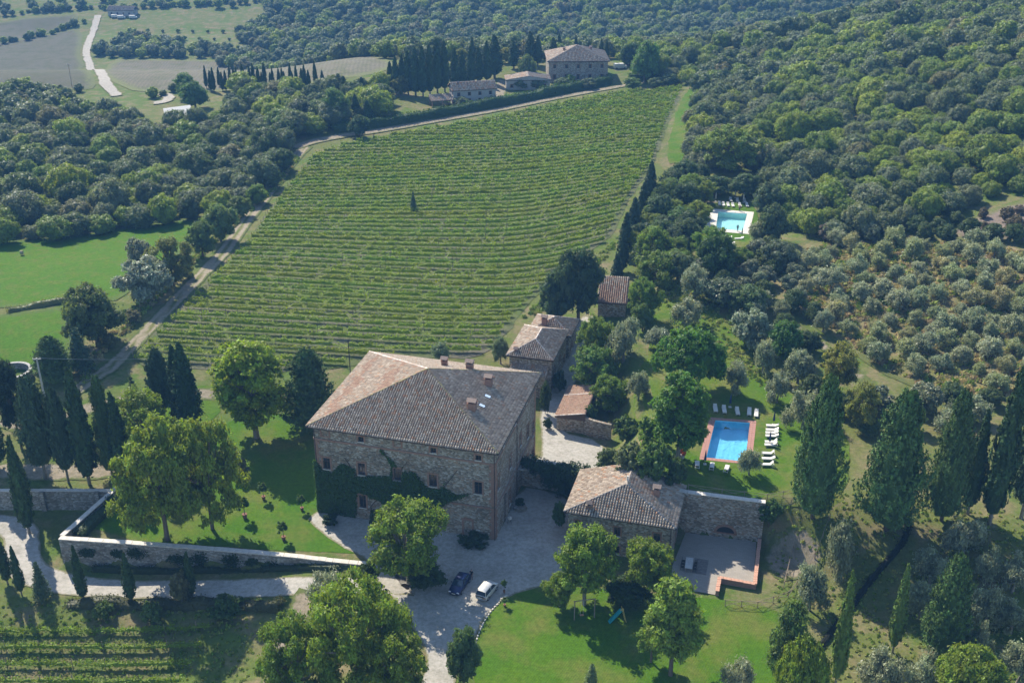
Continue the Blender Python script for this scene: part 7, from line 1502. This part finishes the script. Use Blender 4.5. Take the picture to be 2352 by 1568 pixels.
src = bpy.data.collections.new('far_tree_kinds')
for k, c in enumerate(WC):
    me_ = PROTO['far'][k % 3][0].copy(); me_.materials.clear(); me_.materials.append(leaf_mat(f'far_leaves', fixed=c)); src.objects.link(bpy.data.objects.new(f'far_tree_kind{k}', me_))
def mass(name, label, items, src=src):
    """a wood seen as one mass: small trees set out on points"""
    A = np.array(items); me = mkmesh(name, A[:, :3], [], [], {'sz': ('FLOAT', A[:, 3]), 'kd': ('FLOAT', A[:, 4]), 'rz': ('FLOAT', RNG.uniform(0, 6.28, len(A)))}); o = link(name, me); tag(o, label, None, None, 'stuff')
    ng = bpy.data.node_groups.new(name, 'GeometryNodeTree'); ng.interface.new_socket('Geometry', in_out='INPUT', socket_type='NodeSocketGeometry'); ng.interface.new_socket('Geometry', in_out='OUTPUT', socket_type='NodeSocketGeometry')
    nd = ng.nodes.new; gi, go = nd('NodeGroupInput'), nd('NodeGroupOutput'); ci = nd('GeometryNodeCollectionInfo'); ci.inputs['Collection'].default_value = src; ci.inputs['Separate Children'].default_value = True; ci.inputs['Reset Children'].default_value = True
    ip = nd('GeometryNodeInstanceOnPoints'); ip.inputs['Pick Instance'].default_value = True; lk = ng.links.new
    def at_(n_, t='FLOAT'): q = nd('GeometryNodeInputNamedAttribute'); q.data_type = t; q.inputs['Name'].default_value = n_; return q.outputs['Attribute']
    cx = nd('ShaderNodeCombineXYZ'); lk(at_('rz'), cx.inputs[2]); er = nd('FunctionNodeEulerToRotation'); lk(cx.outputs[0], er.inputs[0])
    fi = nd('FunctionNodeFloatToInt'); lk(at_('kd'), fi.inputs[0])
    lk(gi.outputs[0], ip.inputs['Points']); lk(ci.outputs[0], ip.inputs['Instance']); lk(fi.outputs[0], ip.inputs['Instance Index']); lk(er.outputs[0], ip.inputs['Rotation']); lk(at_('sz'), ip.inputs['Scale']); lk(ip.outputs[0], go.inputs[0])
    o.modifiers.new('trees', 'NODES').node_group = ng; return o
mass('far_wood', 'blue-green wood covering the far hillside', rest3)
mass('wood_remainder', 'rear trees of the right and left woods seen as one canopy', rest1 + rest2)
mass('valley_hedgerows', 'scattered hedgerow trees and orchard rows in the far valley', HG)

# ------------------------------------------------------------------ weeds, dry tussocks and leaf litter too many to count
tsrc = bpy.data.collections.new('tuft_kinds')
for k, c in enumerate([(.42, .35, .18), (.28, .28, .09), (.17, .25, .04), (.13, .19, .035), (.36, .27, .15), (.24, .22, .10), (.27, .32, .07)]):
    r = R_(200 + k); cl = Cloud(); n = 46; th = r.uniform(0, 6.28, n); q = r.random(n) ** .6 * .42; P = np.stack([np.cos(th) * q, np.sin(th) * q, .05 + r.random(n) * .32 * (1.1 - q)], -1)
    cl.leaves(tris(P, np.stack([np.cos(th), np.sin(th), np.full(n, .6)], -1) + r.normal(size=(n, 3)) * .5, .13 * r.uniform(.6, 1.3, n), r, 1.8, 1.5), r.random(n)); me_ = cl.mesh('tuft', leaf_mat('tuft_leaves', .3, .1, .8, (1.1, 1.1, .8), fixed=c)); tsrc.objects.link(bpy.data.objects.new(f'tuft_kind{k}', me_))
def tufts(name, label, polys, seed):
    it = []; r = R_(seed)
    for poly, n, kinds, smin, smax in polys:
        P = np.array(poly); c = r.uniform(P.min(0), P.max(0), (n * 3, 2)); c = c[inpoly(c[:, 0], c[:, 1], poly)][:n]; c = c[nz(c[:, 0], c[:, 1], 5, 4) * .7 + r.random(len(c)) * .5 > .45]
        zz = T(c[:, 0], c[:, 1])
        for (x, y), z_ in zip(c, zz): it.append((x, y, z_ + .02, r.uniform(smin, smax), int(r.choice(kinds))))
    mass(name, label, it, tsrc)
tufts('rough_tussocks', 'dry tussocks, weeds and scrub scattered over the rough ground', [
    (OG, 3600, [0, 0, 1, 4, 5, 6, 2], .8, 2.0), (OG, 500, [1, 0, 3, 5, 4], 1.2, 2.2),
    (GP([(1770, 1200), (1960, 1130), (2352, 1180), (2352, 1600), (1860, 1600), (1900, 1420), (1780, 1380)]), 1700, [1, 1, 2, 6, 6, 2], .3, .7),
    (GP([(-20, 1380), (330, 1395), (560, 1400), (590, 1470), (560, 1600), (-20, 1600)]), 1000, [1, 2, 2, 6, 6], .3, .7),
    (GP([(180, 900), (520, 540), (640, 430), (690, 360), (640, 380), (520, 520), (430, 600), (300, 720), (200, 830)]), 1800, [0, 1, 2, 2, 5, 6], .7, 1.7),
    (GP([(1480, 700), (1620, 620), (1720, 740), (1800, 880), (1760, 900), (1600, 760)]), 900, [1, 2, 3, 6], .5, 1.2),
    (GP([(1200, 730), (1240, 690), (1420, 545), (1440, 560), (1300, 660), (1250, 720)]), 500, [1, 2, 2, 6], .6, 1.4)], 301)
